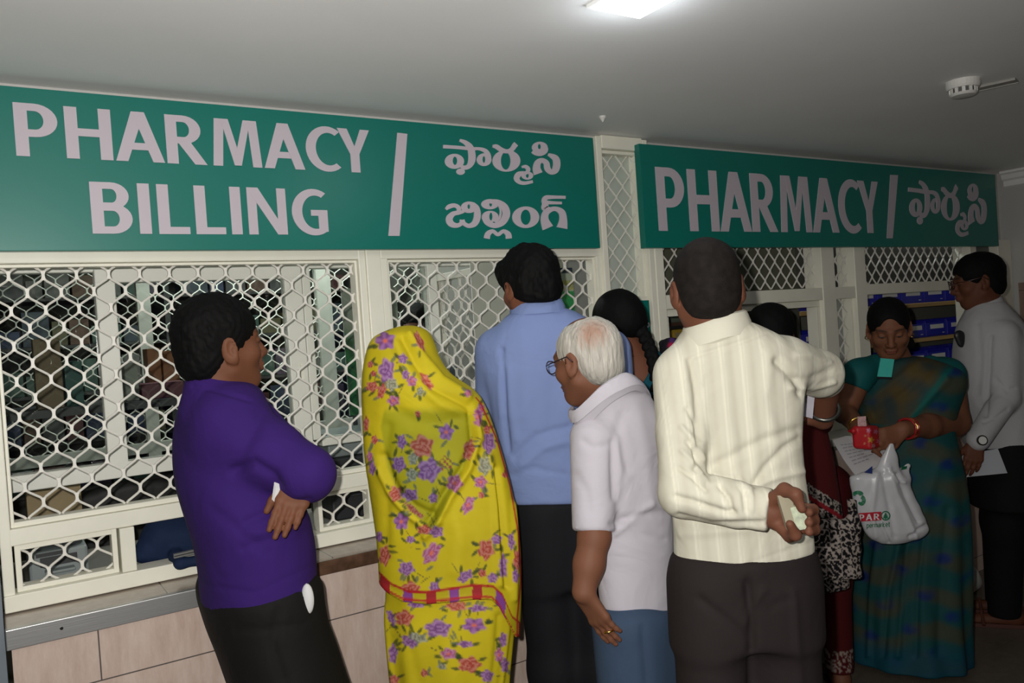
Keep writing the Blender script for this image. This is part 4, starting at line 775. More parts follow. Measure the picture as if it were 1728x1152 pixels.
    surf('body', [fh, g, g2], M_SKIN, root, skincol([hd]))
    fh = F(hd.c-0.16, hd.c+0.16, 0.005); fh.ell(hd.p(0, -0.02, 0.03), [0.079, 0.098, 0.085], hd.M, 0.01); fh.ell(hd.p(0, 0.11, -0.03), [0.09, 0.075, 0.09], hd.M, 0.01, 's'); surf('hair', [fh], M_HAIR, root)
woman_yellow()
# ---------------------------------------------------------------- man in the blue shirt
def man_blue():
    dp = 2.38; fb = hv(-0.12, 0.99); side = hv(0.99, 0.12)
    root = person(P(950, 900, dp)*[1, 1, 0], 'tall man seen from behind in a light blue shirt and black trousers')
    hd = Head(P(894, 482, dp), headframe(hv(-0.46, 0.86, -0.12), nrm(ZU-H_R*0.02)), 0.95)
    R_ = [(862, 958, 522, 0, 0.85), (842, 990, 540, 0, 0.66), (826, 1020, 560, 0, 0.58), (816, 1038, 585, 0, 0.55), (814, 1050, 620, 0, 0.55), (826, 1052, 670, 0, 0.57), (838, 1050, 730, 0, 0.58), (850, 1046, 790, 0, 0.6), (860, 1042, 830, 0, 0.62), (868, 1040, 880, 0, 0.62)]
    st = rows(R_, dp, side, 0.55); shL, shR = P(838, 592, dp+0.01), P(1028, 592, dp+0.01); elL, elR = P(832, 760, dp+0.08), P(1046, 760, dp+0.0); wL, wR = P(860, 800, dp+0.22), P(985, 790, dp+0.20)
    lo, hi = box_of(st); lo = np.minimum(lo, np.min([elL, elR, wL, wR], 0)-0.1); hi = np.maximum(hi, np.max([elL, elR, wL, wR], 0)+0.1); f = F(lo, hi, 0.0055); f.loft(st, ex=2.2, sm=0.03)
    f.chain([shL, elL, wL], [0.064, 0.052, 0.042], 0.022); f.chain([shR, elR, wR], [0.064, 0.052, 0.042], 0.03)
    a = P(868, 852, dp-0.14); f.plane(a, plane3(a, P(960, 850, dp-0.16), P(1040, 852, dp+0.1), -ZU), 0.006)
    M_B = cloth('blue_shirting', (0.20, 0.265, 0.50), 800, 0.8, 0.5, sheen=0.15)
    surf('shirt', [f], M_B, root, fold=[([(846, 590), (850, 640), (852, 700), (858, 760)], 5, -0.009), ([(856, 620), (862, 690), (870, 740)], 7, 0.004), ([(848, 600), (842, 650), (846, 700)], 5, 0.004), ([(868, 770), (905, 735), (960, 720)], 6, -0.006), ([(880, 785), (920, 755), (965, 742)], 7, 0.005), ([(870, 800), (900, 790), (950, 800)], 6, -0.004), ([(868, 524), (905, 518), (946, 524)], 4, -0.004), ([(940, 560), (935, 640), (930, 720)], 14, -0.004), ([(880, 560), (890, 620), (885, 700)], 14, 0.004)])
    ctr = (st[-1][1], st[-1][2], 0); n = hd.p(0, -0.045, -0.135); cp = [n+hv(math.cos(a)*1.0, math.sin(a))*[0.066, 0.066, 0]+ZU*(0.012*math.sin(a)) for a in np.linspace(math.radians(-215), math.radians(35), 24)]
    cp = [P(907, 522, dp)+(H_R*math.cos(a)*0.069+H_F*(math.sin(a)*0.069))+ZU*(-0.008-0.012*max(0, math.sin(a))) for a in np.linspace(math.radians(-250), math.radians(70), 30)]
    collar('collar', cp, P(907, 522, dp), 0.034, M_B, root)
    fh = F(hd.c-[0.2, 0.2, 0.27], hd.c+[0.2, 0.2, 0.18], 0.0036); hd.build(fh, P(907, 552, dp))
    g = F(*box_of(st, 0.03), 0.012); g.loft(st, grow=-0.02)
    for w_, e in ((wL, elL), (wR, elR)):
        k = F(np.minimum(w_, e)-0.22, np.maximum(w_, e)+0.22, 0.005) if False else None
    fa = F(np.min([elL, wL], 0)-0.22, np.max([elL, wL], 0)+0.22, 0.005); fa.cap(elL, wL, 0.038, 0.027); hand(fa, wL, hv(0.7, 0.5, -0.3), ZU+H_F*0.2, 1, 0.35)
    fb2 = F(np.min([elR, wR], 0)-0.22, np.max([elR, wR], 0)+0.22, 0.005); fb2.cap(elR, wR, 0.038, 0.027); hand(fb2, wR, hv(-0.8, 0.4, -0.3), ZU+H_F*0.2, -1, 0.35)
    hL, hR = P(912, 870, dp), P(1000, 870, dp); kL, kR = P(940, 1130, dp), P(1020, 1130, dp-0.02); aL, aR = P(962, 1400, dp), P(1048, 1400, dp); aL[2] = aR[2] = 0.09
    l = F(np.min([aL, aR], 0)-[0.2, 0.2, 0.1], np.max([hL, hR], 0)+0.15, 0.012); legs(l, hL, hR, kL, kR, aL, aR, (0.08, 0.055, 0.04))
    for a in (aL, aR): feet(l, a*[1, 1, 0]-fb*0.06, a*[1, 1, 0]+fb*0.18)
    surf('body', [fh, g, fa, fb2, l], M_SKIN, root, skincol([hd], (0.16, 0.06, 0.032)))
    tr = rows([(870, 1036, 835), (876, 1034, 870), (882, 1036, 920), (890, 1038, 980)], dp, side, 0.66); f = F(np.min([aL, aR], 0)-0.18, np.max([hL, hR], 0)+0.22, 0.008); f.loft(tr, sm=0.03)
    f.chain([hL, kL, aL], [0.088, 0.080, 0.068], 0.04); f.chain([hR, kR, aR], [0.088, 0.080, 0.068], 0.04); f.plane((0, 0, 0.06), -ZU, 0.004)
    surf('trousers', [f], cloth('black_suiting', (0.007, 0.0075, 0.010), 700, 0.75, 0.2), root)
    hair_cap('hair', hd, root, M_HAIR, amp=0.004, h=0.0032, spiky=0.002, size=(0.088, 0.108, 0.094), c=(0, -0.012, 0.036), nape=-0.060, temple=0.03, extra=lambda q: (q.ell(hd.p(0, 0.06, 0.055), [0.075, 0.05, 0.05], hd.M, 0.02), q.ell(hd.p(0.0, -0.050, -0.020), [0.07, 0.05, 0.05], hd.M, 0.02)))
    for a in (aL, aR): shoe('shoe', a*[1, 1, 0]-fb*0.08, a*[1, 1, 0]+fb*0.21, mat('black_leather', (0.012, 0.011, 0.01), 0.35), root)
man_blue()
# ---------------------------------------------------------------- old man in the white shirt
def man_old():
    dp = 2.0; fb = hv(-0.5, 0.87); side = hv(0.87, 0.5)
    root = person(P(1075, 900, dp)*[1, 1, 0], 'white haired balding man with glasses in a short sleeved white shirt and slate blue trousers')
    hd = Head(P(990, 606, dp), headframe(hv(-0.70, 0.71, -0.16)), 0.91)
    R_ = [(996, 1080, 656, 0, 0.95), (988, 1096, 668, 0, 0.82), (986, 1106, 686, 0, 0.66), (978, 1120, 708, 0, 0.62), (974, 1128, 740, 0, 0.6), (974, 1132, 790, 0, 0.6), (982, 1136, 840, 0, 0.62), (996, 1138, 890, 0, 0.64), (1004, 1139, 940, 0, 0.66), (1009, 1140, 990, 0, 0.66), (1016, 1141, 1040, 0, 0.66), (1020, 1142, 1080, 0, 0.66)]
    st = rows(R_, dp, side, 0.6); sh = P(1003, 738, dp-0.045); el = P(1003, 905, dp-0.10); wr = P(985, 998, dp-0.13); shR = P(1108, 722, dp+0.06); elR = P(1128, 880, dp+0.10); wrR = P(1120, 960, dp+0.22)
    lo, hi = box_of(st); lo = np.minimum(lo, np.min([sh, el], 0)-0.1); hi = np.maximum(hi, np.max([sh, elR, el], 0)+0.1); f = F(lo, hi, 0.0052); f.loft(st, ex=2.15, sm=0.028)
    fs = F(lo, hi, 0.0052); fs.cap(sh, P(1001, 930, dp-0.10), 0.0595, 0.048, 0.02); fs.plane(P(1000, 897, dp-0.09), nrm(el-sh), 0.009); f.g = smin(f.g, fs.g, 0.010)
    f.cap(shR, shR*0.4+elR*0.6, 0.058, 0.05, 0.03)
    a = P(1018, 1045, dp-0.05); f.plane(a, plane3(a, P(1080, 1054, dp-0.13), P(1140, 1049, dp), -ZU), 0.005)
    M_W = cloth('white_shirting', (0.50, 0.475, 0.525), 800, 0.8, 0.5, sheen=0.1)
    surf('shirt', [f], M_W, root, sm=2, fold=[([(1034, 745), (1034, 790), (1036, 840)], 5, -0.007), ([(1042, 740), (1046, 790), (1040, 840)], 6, 0.005), ([(1034, 885), (1070, 870), (1130, 862)], 6, -0.006), ([(1032, 905), (1062, 880), (1100, 850)], 6, 0.005), ([(1045, 870), (1080, 900), (1120, 910)], 5, -0.004), ([(1050, 700), (1042, 730), (1060, 790)], 9, -0.005), ([(1075, 690), (1090, 760), (1100, 850)], 12, 0.004), ([(985, 745), (1000, 755), (1022, 752)], 6, -0.004), ([(972, 800), (990, 830), (995, 860)], 8, -0.003), ([(1015, 1030), (1080, 1040), (1138, 1036)], 2.5, -0.003)])
    cq = [(1090, 668, 0.03), (1082, 654, -0.02), (1066, 646, -0.062), (1042, 656, -0.088), (1020, 671, -0.094), (1000, 690, -0.086), (980, 708, -0.066), (970, 709, -0.03), (972, 702, 0.02)]
    cp = spline([tuple(P(x, y, dp+o)) for x, y, o in cq], 4); collar('collar', cp, P(1030, 668, dp), 0.026, M_W, root, dirs=nrm(UPV*0.86-RGT*0.42), flare=0.009)
    fh = F(hd.c-[0.2, 0.2, 0.26], hd.c+[0.2, 0.2, 0.18], 0.0036); hd.build(fh, P(1034, 672, dp+0.012), True)
    fa = F(np.min([sh, wr], 0)-[0.2, 0.2, 0.2], np.max([sh, wr], 0)+[0.16, 0.16, 0.05], 0.0031); fa.chain([sh, el, el*0.5+wr*0.5, wr], [0.042, 0.036, 0.034, 0.0275], 0.02)
    hd_ = P(1024, 1068, dp-0.13)-wr; hand(fa, wr, hd_, -H_R*0.75-H_F*0.65, 1, (0.10, 0.12, 0.14, 0.18), 0.02, (0.35, 0.2), 0.86)
    g = F(*box_of(st, 0.03), 0.012); g.loft(st, grow=-0.02); fr = F(np.min([shR, wrR], 0)-0.2, np.max([shR, wrR], 0)+0.2, 0.006); fr.chain([shR, elR, wrR], [0.045, 0.04, 0.027]); hand(fr, wrR, hv(-0.3, 0.7, -0.3), ZU, -1, 0.4)
    hL, hR = P(1060, 1060, dp-0.02), P(1110, 1060, dp+0.06); kL, kR = P(1078, 1320, dp-0.04), P(1122, 1320, dp+0.05); aL, aR = P(1098, 1640, dp-0.02), P(1146, 1640, dp+0.08); aL[2] = aR[2] = 0.09
    l = F(np.min([aL, aR], 0)-[0.22, 0.22, 0.1], np.max([hL, hR], 0)+0.12, 0.012); legs(l, hL, hR, kL, kR, aL, aR, (0.07, 0.05, 0.04))
    for a in (aL, aR): feet(l, a*[1, 1, 0]-fb*0.06, a*[1, 1, 0]+fb*0.18)
    def sc(V, N):
        C = skincol([hd], (0.17, 0.07, 0.040))(V, N); return C
    surf('body', [fh, fa, g, fr, l], M_SKIN, root, sc)
    tr = rows([(1016, 1150, 1030), (1022, 1152, 1060), (1026, 1155, 1110), (1029, 1157, 1152)], dp, side, 0.72); f = F(np.min([aL, aR], 0)-0.18, np.max([hL, hR], 0)+0.2, 0.008); f.loft(tr, sm=0.03)
    f.chain([hL, kL, aL], [0.085, 0.075, 0.062], 0.05); f.chain([hR, kR, aR], [0.085, 0.075, 0.062], 0.05); f.plane((0, 0, 0.06), -ZU, 0.004)
    surf('trousers', [f], cloth('slate_suiting', (0.040, 0.066, 0.115), 700, 0.8, 0.25), root, fold=[([(1085, 1060), (1088, 1100), (1092, 1152)], 6, -0.005)])
    for a in (aL, aR): shoe('shoe', a*[1, 1, 0]-fb*0.08, a*[1, 1, 0]+fb*0.2, mat('brown_leather', (0.05, 0.025, 0.012), 0.4), root)
    # white hair ring with a bald crown: colour belongs to the hair itself
    M_WH = mat('white_hair', (0.50, 0.48, 0.43), 0.6, vc=True, bump=(120, 0.9, 0.006), stretch=(1, 1, 0.22), sheen=0.1)
    fw = F(hd.c-0.17, hd.c+0.17, 0.0032); p = hd.p
    fw.ell(p(0, -0.016, 0.030), [0.072, 0.090, 0.076], hd.M, 0.01); fw.ell(p(0, -0.050, -0.032), [0.060, 0.047, 0.050], hd.M, 0.025); fw.noise(0.0026, 140, 3, (1, 1, 0.5)); fw.noise(0.0018, 420, 7, (1, 1, 0.4))
    fw.ell(p(0, 0.13, -0.01), [0.10, 0.084, 0.09], hd.M, 0.01, 's')
    for sx in (-1, 1): fw.ell(p(sx*0.095, -0.002, -0.022), [0.034, 0.024, 0.036], hd.M, 0.006, 's'); fw.cap(p(sx*0.09, 0.05, -0.07), p(sx*0.09, -0.01, -0.085), 0.045, k=0.01, op='s')
    fw.plane(p(0, -0.05, -0.080), -hd.M[2]+hd.M[1]*0.25, 0.01); fw.ell(p(0.0, 0.035, 0.135), [0.055, 0.085, 0.045], hd.M, 0.012, 's')
    def wc(V, N):
        L = (V-hd.c)@hd.M.T; bc = (-FWD*0.062+UPV*0.058+RGT*0.010)@hd.M.T; dv = L-bc; u = np.sqrt((dv**2).sum(1))/0.047; r = np.sin(L[:, 0]*420+np.sin(L[:, 1]*160)*2)*0.5+np.sin(L[:, 2]*130+L[:, 0]*700)*0.3
        m = np.clip((1.0-u+0.16*r)*1.9, 0, 1); base = np.array((0.46, 0.435, 0.385)); drk = np.clip((-0.02-L[:, 2])/0.05, 0, 1)[:, None]
        C = base*(1-drk*0.35)*(1+0.14*r[:, None]); return C*(1-m[:, None]*0.8)+np.array((0.33, 0.165, 0.105))*m[:, None]*0.8
    surf('hair', [fw], M_WH, root, wc)
    gl = MB(); gm = mat('spectacle_frame', (0.05, 0.03, 0.04), 0.3, 0.6)
    for sx in (-1, 1): gl.tube([p(sx*0.031+0.022*math.cos(a), 0.108-0.006*abs(math.cos(a)), -0.002+0.018*math.sin(a)) for a in np.linspace(0, 2*math.pi, 20, endpoint=False)], 0.0016, 6, True); gl.tube([p(sx*0.053, 0.103, 0.004), p(sx*0.083, 0.05, 0.006), p(sx*0.085, -0.005, 0.012), p(sx*0.083, -0.022, -0.005)], 0.0016, 6)
    gl.tube([p(-0.009, 0.109, 0), p(0.009, 0.109, 0)], 0.0014, 6); sg = gl.build('spectacles', gm, root, smooth=True)
    kn = wr+nrm(hd_)*0.105; t_ = nrm(np.cross(nrm(hd_), -H_R*0.75-H_F*0.65)); rg = MB(); cen = kn+t_*(-0.010)
    rg.tube([cen+(t_*math.cos(a)+nrm(-H_R*0.75-H_F*0.65)*math.sin(a))*0.0105 for a in np.linspace(0, 2*math.pi, 16, endpoint=False)], 0.0024, 6, True); rg.build('gold_ring', mat('gold', (0.75, 0.48, 0.12), 0.25, 1.0), root, smooth=True)
man_old()
# ---------------------------------------------------------------- man in the cream striped shirt
def man_cream():
    dp = 1.76; fb = hv(0.06, 0.99); side = hv(0.99, -0.06)
    root = person(P(1255, 900, dp)*[1, 1, 0], 'man with cropped hair in a cream striped shirt, one arm folded behind his back')
    hd = Head(P(1193, 484, dp), headframe(hv(0.10, 0.99, -0.05), nrm(ZU-H_R*0.03)), 0.91)
    R_ = [(1166, 1250, 540, 0, 0.95), (1152, 1284, 556, 0, 0.8), (1134, 1328, 580, 0, 0.62), (1120, 1352, 608, 0, 0.55), (1117, 1358, 640, 0, 0.53), (1120, 1353, 690, 0, 0.53), (1127, 1350, 750, 0, 0.54), (1131, 1354, 800, 0, 0.55), (1135, 1361, 850, 0, 0.57), (1138, 1368, 900, 0, 0.58), (1139, 1371, 940, 0, 0.6), (1139, 1374, 1000, 0, 0.6)]
    st = rows(R_, dp, side, 0.55); sh = P(1146, 634, dp-0.02); el = P(1152, 832, dp-0.085); wr = P(1306, 862, dp-0.165); shR = P(1328, 612, dp+0.02); elR = P(1382, 630, dp+0.09)
    lo, hi = box_of(st, 0.05); lo = np.minimum(lo, np.min([sh, el, wr], 0)-0.09); hi = np.maximum(hi, np.max([elR, el], 0)+0.09); f = F(lo, hi, 0.0042); f.loft(st, ex=2.2, sm=0.028)
    f.cap(sh, sh*0.5+el*0.5, 0.053, 0.050, 0.03); f.cap(sh*0.5+el*0.5, el, 0.050, 0.049, 0.014)
    ar = F(lo, hi, 0.0042); ar.cap(el, P(1240, 850, dp-0.150), 0.050, 0.047, 0.012); ar.cap(P(1240, 850, dp-0.150), P(1302, 861, dp-0.163), 0.042, 0.040, 0.008); ar.cap(P(1271, 855, dp-0.157), P(1300, 860, dp-0.163), 0.0425, 0.0425, 0.003)
    ax_ = nrm(wr-el); c_ = P(1300, 859, dp-0.163); ar.plane(c_, ax_, 0.003); f.g = smin(f.g, ar.g, 0.010)
    f.chain([shR, elR, P(1392, 640, dp+0.16)], [0.058, 0.050, 0.044], 0.022)
    a = P(1139, 966, dp); f.plane(a, plane3(a, P(1250, 970, dp-0.12), P(1372, 928, dp), -ZU), 0.004)
    def stripes(V, N):
        px, py = proj(V); L = V-P(1245, 750, dp); u = L@side; arm = (py > 815) & (py < 895) & (px > 1150) & (px < 1305) & (((V-EYE)@FWD) < dp-0.115)
        C = np.tile(np.array((0.56, 0.54, 0.445)), (len(V), 1)); lean = u+0.10*np.clip(0.2-L[:, 2], -1, 0.5)*0
        ph_ = (lean*1000+L[:, 2]*28) % 42; m = np.exp(-((ph_-8)/2.4)**2)*0.9+np.exp(-((ph_-15)/1.8)**2)*0.5; g = np.exp(-((ph_-29)/6.0)**2)*0.5
        C = C*(1+0.22*m[:, None]); C = C*(1-g[:, None]*np.array((0.16, 0.19, 0.22))); return C
    M_C = cloth('cream_shirting', (0.6, 0.58, 0.46), 800, 0.72, 0.5, vc=True, sheen=0.1)
    fo = [([(1165, 610), (1175, 660), (1180, 720), (1176, 790)], 6, -0.010), ([(1160, 690), (1178, 720), (1186, 740)], 4, -0.006), ([(1150, 720), (1172, 745), (1188, 775)], 4, 0.007), ([(1160, 745), (1180, 770), (1192, 800)], 4, -0.007), ([(1150, 760), (1176, 785), (1194, 815)], 4, 0.006), ([(1146, 790), (1170, 806), (1190, 828)], 4, -0.006), ([(1140, 838), (1170, 846), (1215, 862), (1240, 866)], 5, -0.008), ([(1205, 800), (1235, 806), (1262, 830)], 5, 0.008), ([(1215, 820), (1230, 840), (1235, 862)], 5, -0.009), ([(1240, 812), (1255, 830), (1258, 862)], 4, -0.006), ([(1250, 808), (1268, 826), (1270, 860)], 3.5, 0.005), ([(1205, 785), (1240, 768), (1290, 742), (1345, 725)], 8, -0.006), ([(1275, 815), (1290, 790), (1325, 755), (1350, 740)], 6, -0.007), ([(1285, 815), (1310, 805), (1356, 795)], 6, 0.006), ([(1160, 605), (1200, 592), (1255, 575), (1290, 562)], 3, -0.004), ([(1310, 610), (1345, 640), (1352, 665)], 7, -0.010), ([(1330, 640), (1365, 640), (1400, 625)], 6, -0.005), ([(1335, 655), (1370, 656), (1408, 645)], 4, 0.005), ([(1345, 600), (1370, 600), (1400, 612)], 6, 0.005), ([(1150, 900), (1230, 895), (1300, 890)], 8, 0.004), ([(1145, 870), (1200, 885), (1290, 882)], 5, -0.006), ([(1142, 950), (1250, 955), (1370, 914)], 2.2, -0.0025), ([(1235, 600), (1245, 690), (1260, 780)], 12, -0.004), ([(1300, 600), (1290, 680), (1310, 740)], 12, 0.004)]
    surf('shirt', [f], M_C, root, stripes, fold=fo)
    n0 = P(1207, 556, dp); cp = [n0+(H_R*math.cos(a)*0.064+H_F*math.sin(a)*0.066)+ZU*(-0.010-0.022*max(0, -math.cos(a))+0.008*max(0, math.cos(a))) for a in np.linspace(math.radians(-260), math.radians(80), 34)]
    co = collar('collar', cp, n0, 0.040, cloth('cream_plain', (0.58, 0.56, 0.465), 800, 0.72, 0.2, sheen=0.1), root)
    fh = F(hd.c-[0.19, 0.19, 0.27], hd.c+[0.19, 0.19, 0.17], 0.0034); hd.build(fh, P(1207, 580, dp))
    hd_ = nrm(P(1368, 868, dp-0.20)-wr); fa = F(np.min([sh, el, wr], 0)-0.125, np.max([sh, el, wr], 0)+[0.16, 0.16, 0.08], 0.0027); fa.chain([sh, el, wr], [0.028, 0.028, 0.027])
    q = lambda x, y, o: P(x, y, dp+o)
    fa.cap(q(1304, 850, -0.172), q(1322, 846, -0.172), 0.024, 0.022, 0.015, H_F, 0.6); fa.cap(q(1304, 868, -0.172), q(1322, 878, -0.172), 0.024, 0.022, 0.015, H_F, 0.6)
    fa.chain([q(1306, 842, -0.185), q(1324, 826, -0.210), q(1343, 834, -0.236), q(1353, 858, -0.240)], [0.0145, 0.0125, 0.0112, 0.0085], 0.008)
    fa.chain([q(1312, 884, -0.180), q(1332, 904, -0.205), q(1342, 902, -0.235), q(1333, 884, -0.246)], [0.0125, 0.0115, 0.0108, 0.0080], 0.006)
    for y, e in ((857, 0), (874, 2), (890, 4)): fa.chain([q(1318, y-2, -0.168), q(1354, y, -0.178), q(1372+e*0.5, y+3, -0.205), q(1365, y+7, -0.235)], [0.0125, 0.0112, 0.0105, 0.0082], 0.006)
    g = F(*box_of(st, 0.03), 0.012); g.loft(st, grow=-0.022); w2 = P(1388, 706, dp+0.27); fr = F(np.min([elR, w2], 0)-0.2, np.max([elR, w2], 0)+0.2, 0.0045); fr.chain([shR, elR, P(1392, 640, dp+0.16), w2], [0.045, 0.04, 0.038, 0.028]); hand(fr, w2, hv(-0.5, 0.6, 0.1), hv(0.2, -0.2, 0.9), -1, 0.45)
    hL, hR = P(1196, 985, dp), P(1314, 985, dp); kL, kR = P(1210, 1290, dp-0.02), P(1332, 1290, dp); aL, aR = P(1234, 1690, dp), P(1354, 1690, dp); aL[2] = aR[2] = 0.09
    l = F(np.min([aL, aR], 0)-[0.22, 0.22, 0.1], np.max([hL, hR], 0)+0.12, 0.012); legs(l, hL, hR, kL, kR, aL, aR, (0.06, 0.05, 0.04))
    for a in (aL, aR): feet(l, a*[1, 1, 0]-fb*0.06, a*[1, 1, 0]+fb*0.18)
    surf('body', [fh, fa, fr, g, l], M_SKIN, root, skincol([hd], (0.135, 0.052, 0.030)))
    tr = rows([(1137, 1374, 925), (1137, 1376, 960), (1138, 1377, 1010), (1140, 1378, 1060)], dp, side, 0.62); f = F(np.min([aL, aR], 0)-0.18, np.max([hL, hR], 0)+0.2, 0.0075); f.loft(tr, sm=0.03, zlo=P(1260, 1075, dp)[2])
    f.chain([hL, kL, aL], [0.080, 0.078, 0.070], 0.04); f.chain([hR, kR, aR], [0.080, 0.078, 0.070], 0.04); f.plane((0, 0, 0.06), -ZU, 0.004)
    surf('trousers', [f], cloth('dark_brown_suiting', (0.018, 0.0135, 0.0135), 700, 0.8, 0.3), root, fold=[([(1262, 985), (1268, 1040), (1270, 1152)], 7, -0.012), ([(1180, 1010), (1225, 1045), (1258, 1075)], 6, -0.006), ([(1290, 995), (1270, 1020), (1262, 1050)], 6, 0.005), ([(1340, 1000), (1345, 1080), (1350, 1152)], 6, 0.005), ([(1300, 1025), (1320, 1015), (1345, 1005)], 3, -0.004)])
    M_CROP = mat('cropped_hair', (0.011, 0.0085, 0.0075), 0.8, bump=(420, 0.5, 0.002), var=(60, 0.35), spec=0.15)
    hair_cap('hair', hd, root, M_CROP, amp=0.0008, h=0.0032, size=(0.0775, 0.098, 0.086), c=(0, -0.014, 0.030), nape=-0.078, temple=0.02)
    for a in (aL, aR): shoe('shoe', a*[1, 1, 0]-fb*0.08, a*[1, 1, 0]+fb*0.2, mat('black_leather', (0.012, 0.011, 0.01), 0.35), root)
    wt = MB(); c = elR*0.0+P(1391, 690, dp+0.245); ax = nrm(w2-P(1392, 640, dp+0.16)); u = nrm(np.cross(ax, FWD)); v = np.cross(ax, u)
    wt.tube([c+(u*math.cos(a)+v*math.sin(a))*0.034 for a in np.linspace(0, 2*math.pi, 18, endpoint=False)], 0.006, 8, True); wt.build('wrist_watch', mat('watch_steel', (0.12, 0.12, 0.11), 0.35, 0.9), root, smooth=True)
    # what he holds
    R_p = P(1362, 683, dp+0.10); q = [P(1347, 660, dp+0.13), P(1375, 665, dp+0.15), P(1371, 706, dp+0.15), P(1348, 700, dp+0.13)]
    tag(MB().prism(q, lambda p: p-FWD*0.0008, lambda p: p+FWD*0.0008).build('prescription_slip', mat('paper_lilac', (0.50, 0.48, 0.54), 0.7)), 'small pale paper slip hanging below the right elbow of the cream shirted man', 'paper')
    t = empty('banknote_bundle', P(1338, 866, dp-0.215), 'folded bundle of banknotes and passbook gripped behind the cream shirted back', 'money'); up = nrm(UPV*0.95-RGT*0.28); rt = nrm(RGT*0.95+UPV*0.25)
    for nm, c, w_, h_, d_, m_, tw in (('passbook', P(1330, 863, dp-0.208), 0.0125, 0.036, 0.008, mat('passbook_cover', (0.30, 0.27, 0.19), 0.6), 0.0), ('notes', P(1350, 872, dp-0.212), 0.0165, 0.023, 0.008, mat('banknote', (0.42, 0.46, 0.34), 0.8, var=(90, 0.25)), 0.3)):
        r2 = rt*math.cos(tw)-FWD*math.sin(tw); MB().obox(c, r2*w_, up*h_, np.cross(r2, up)*d_).build(nm, m_, t, 0.0015)
man_cream()
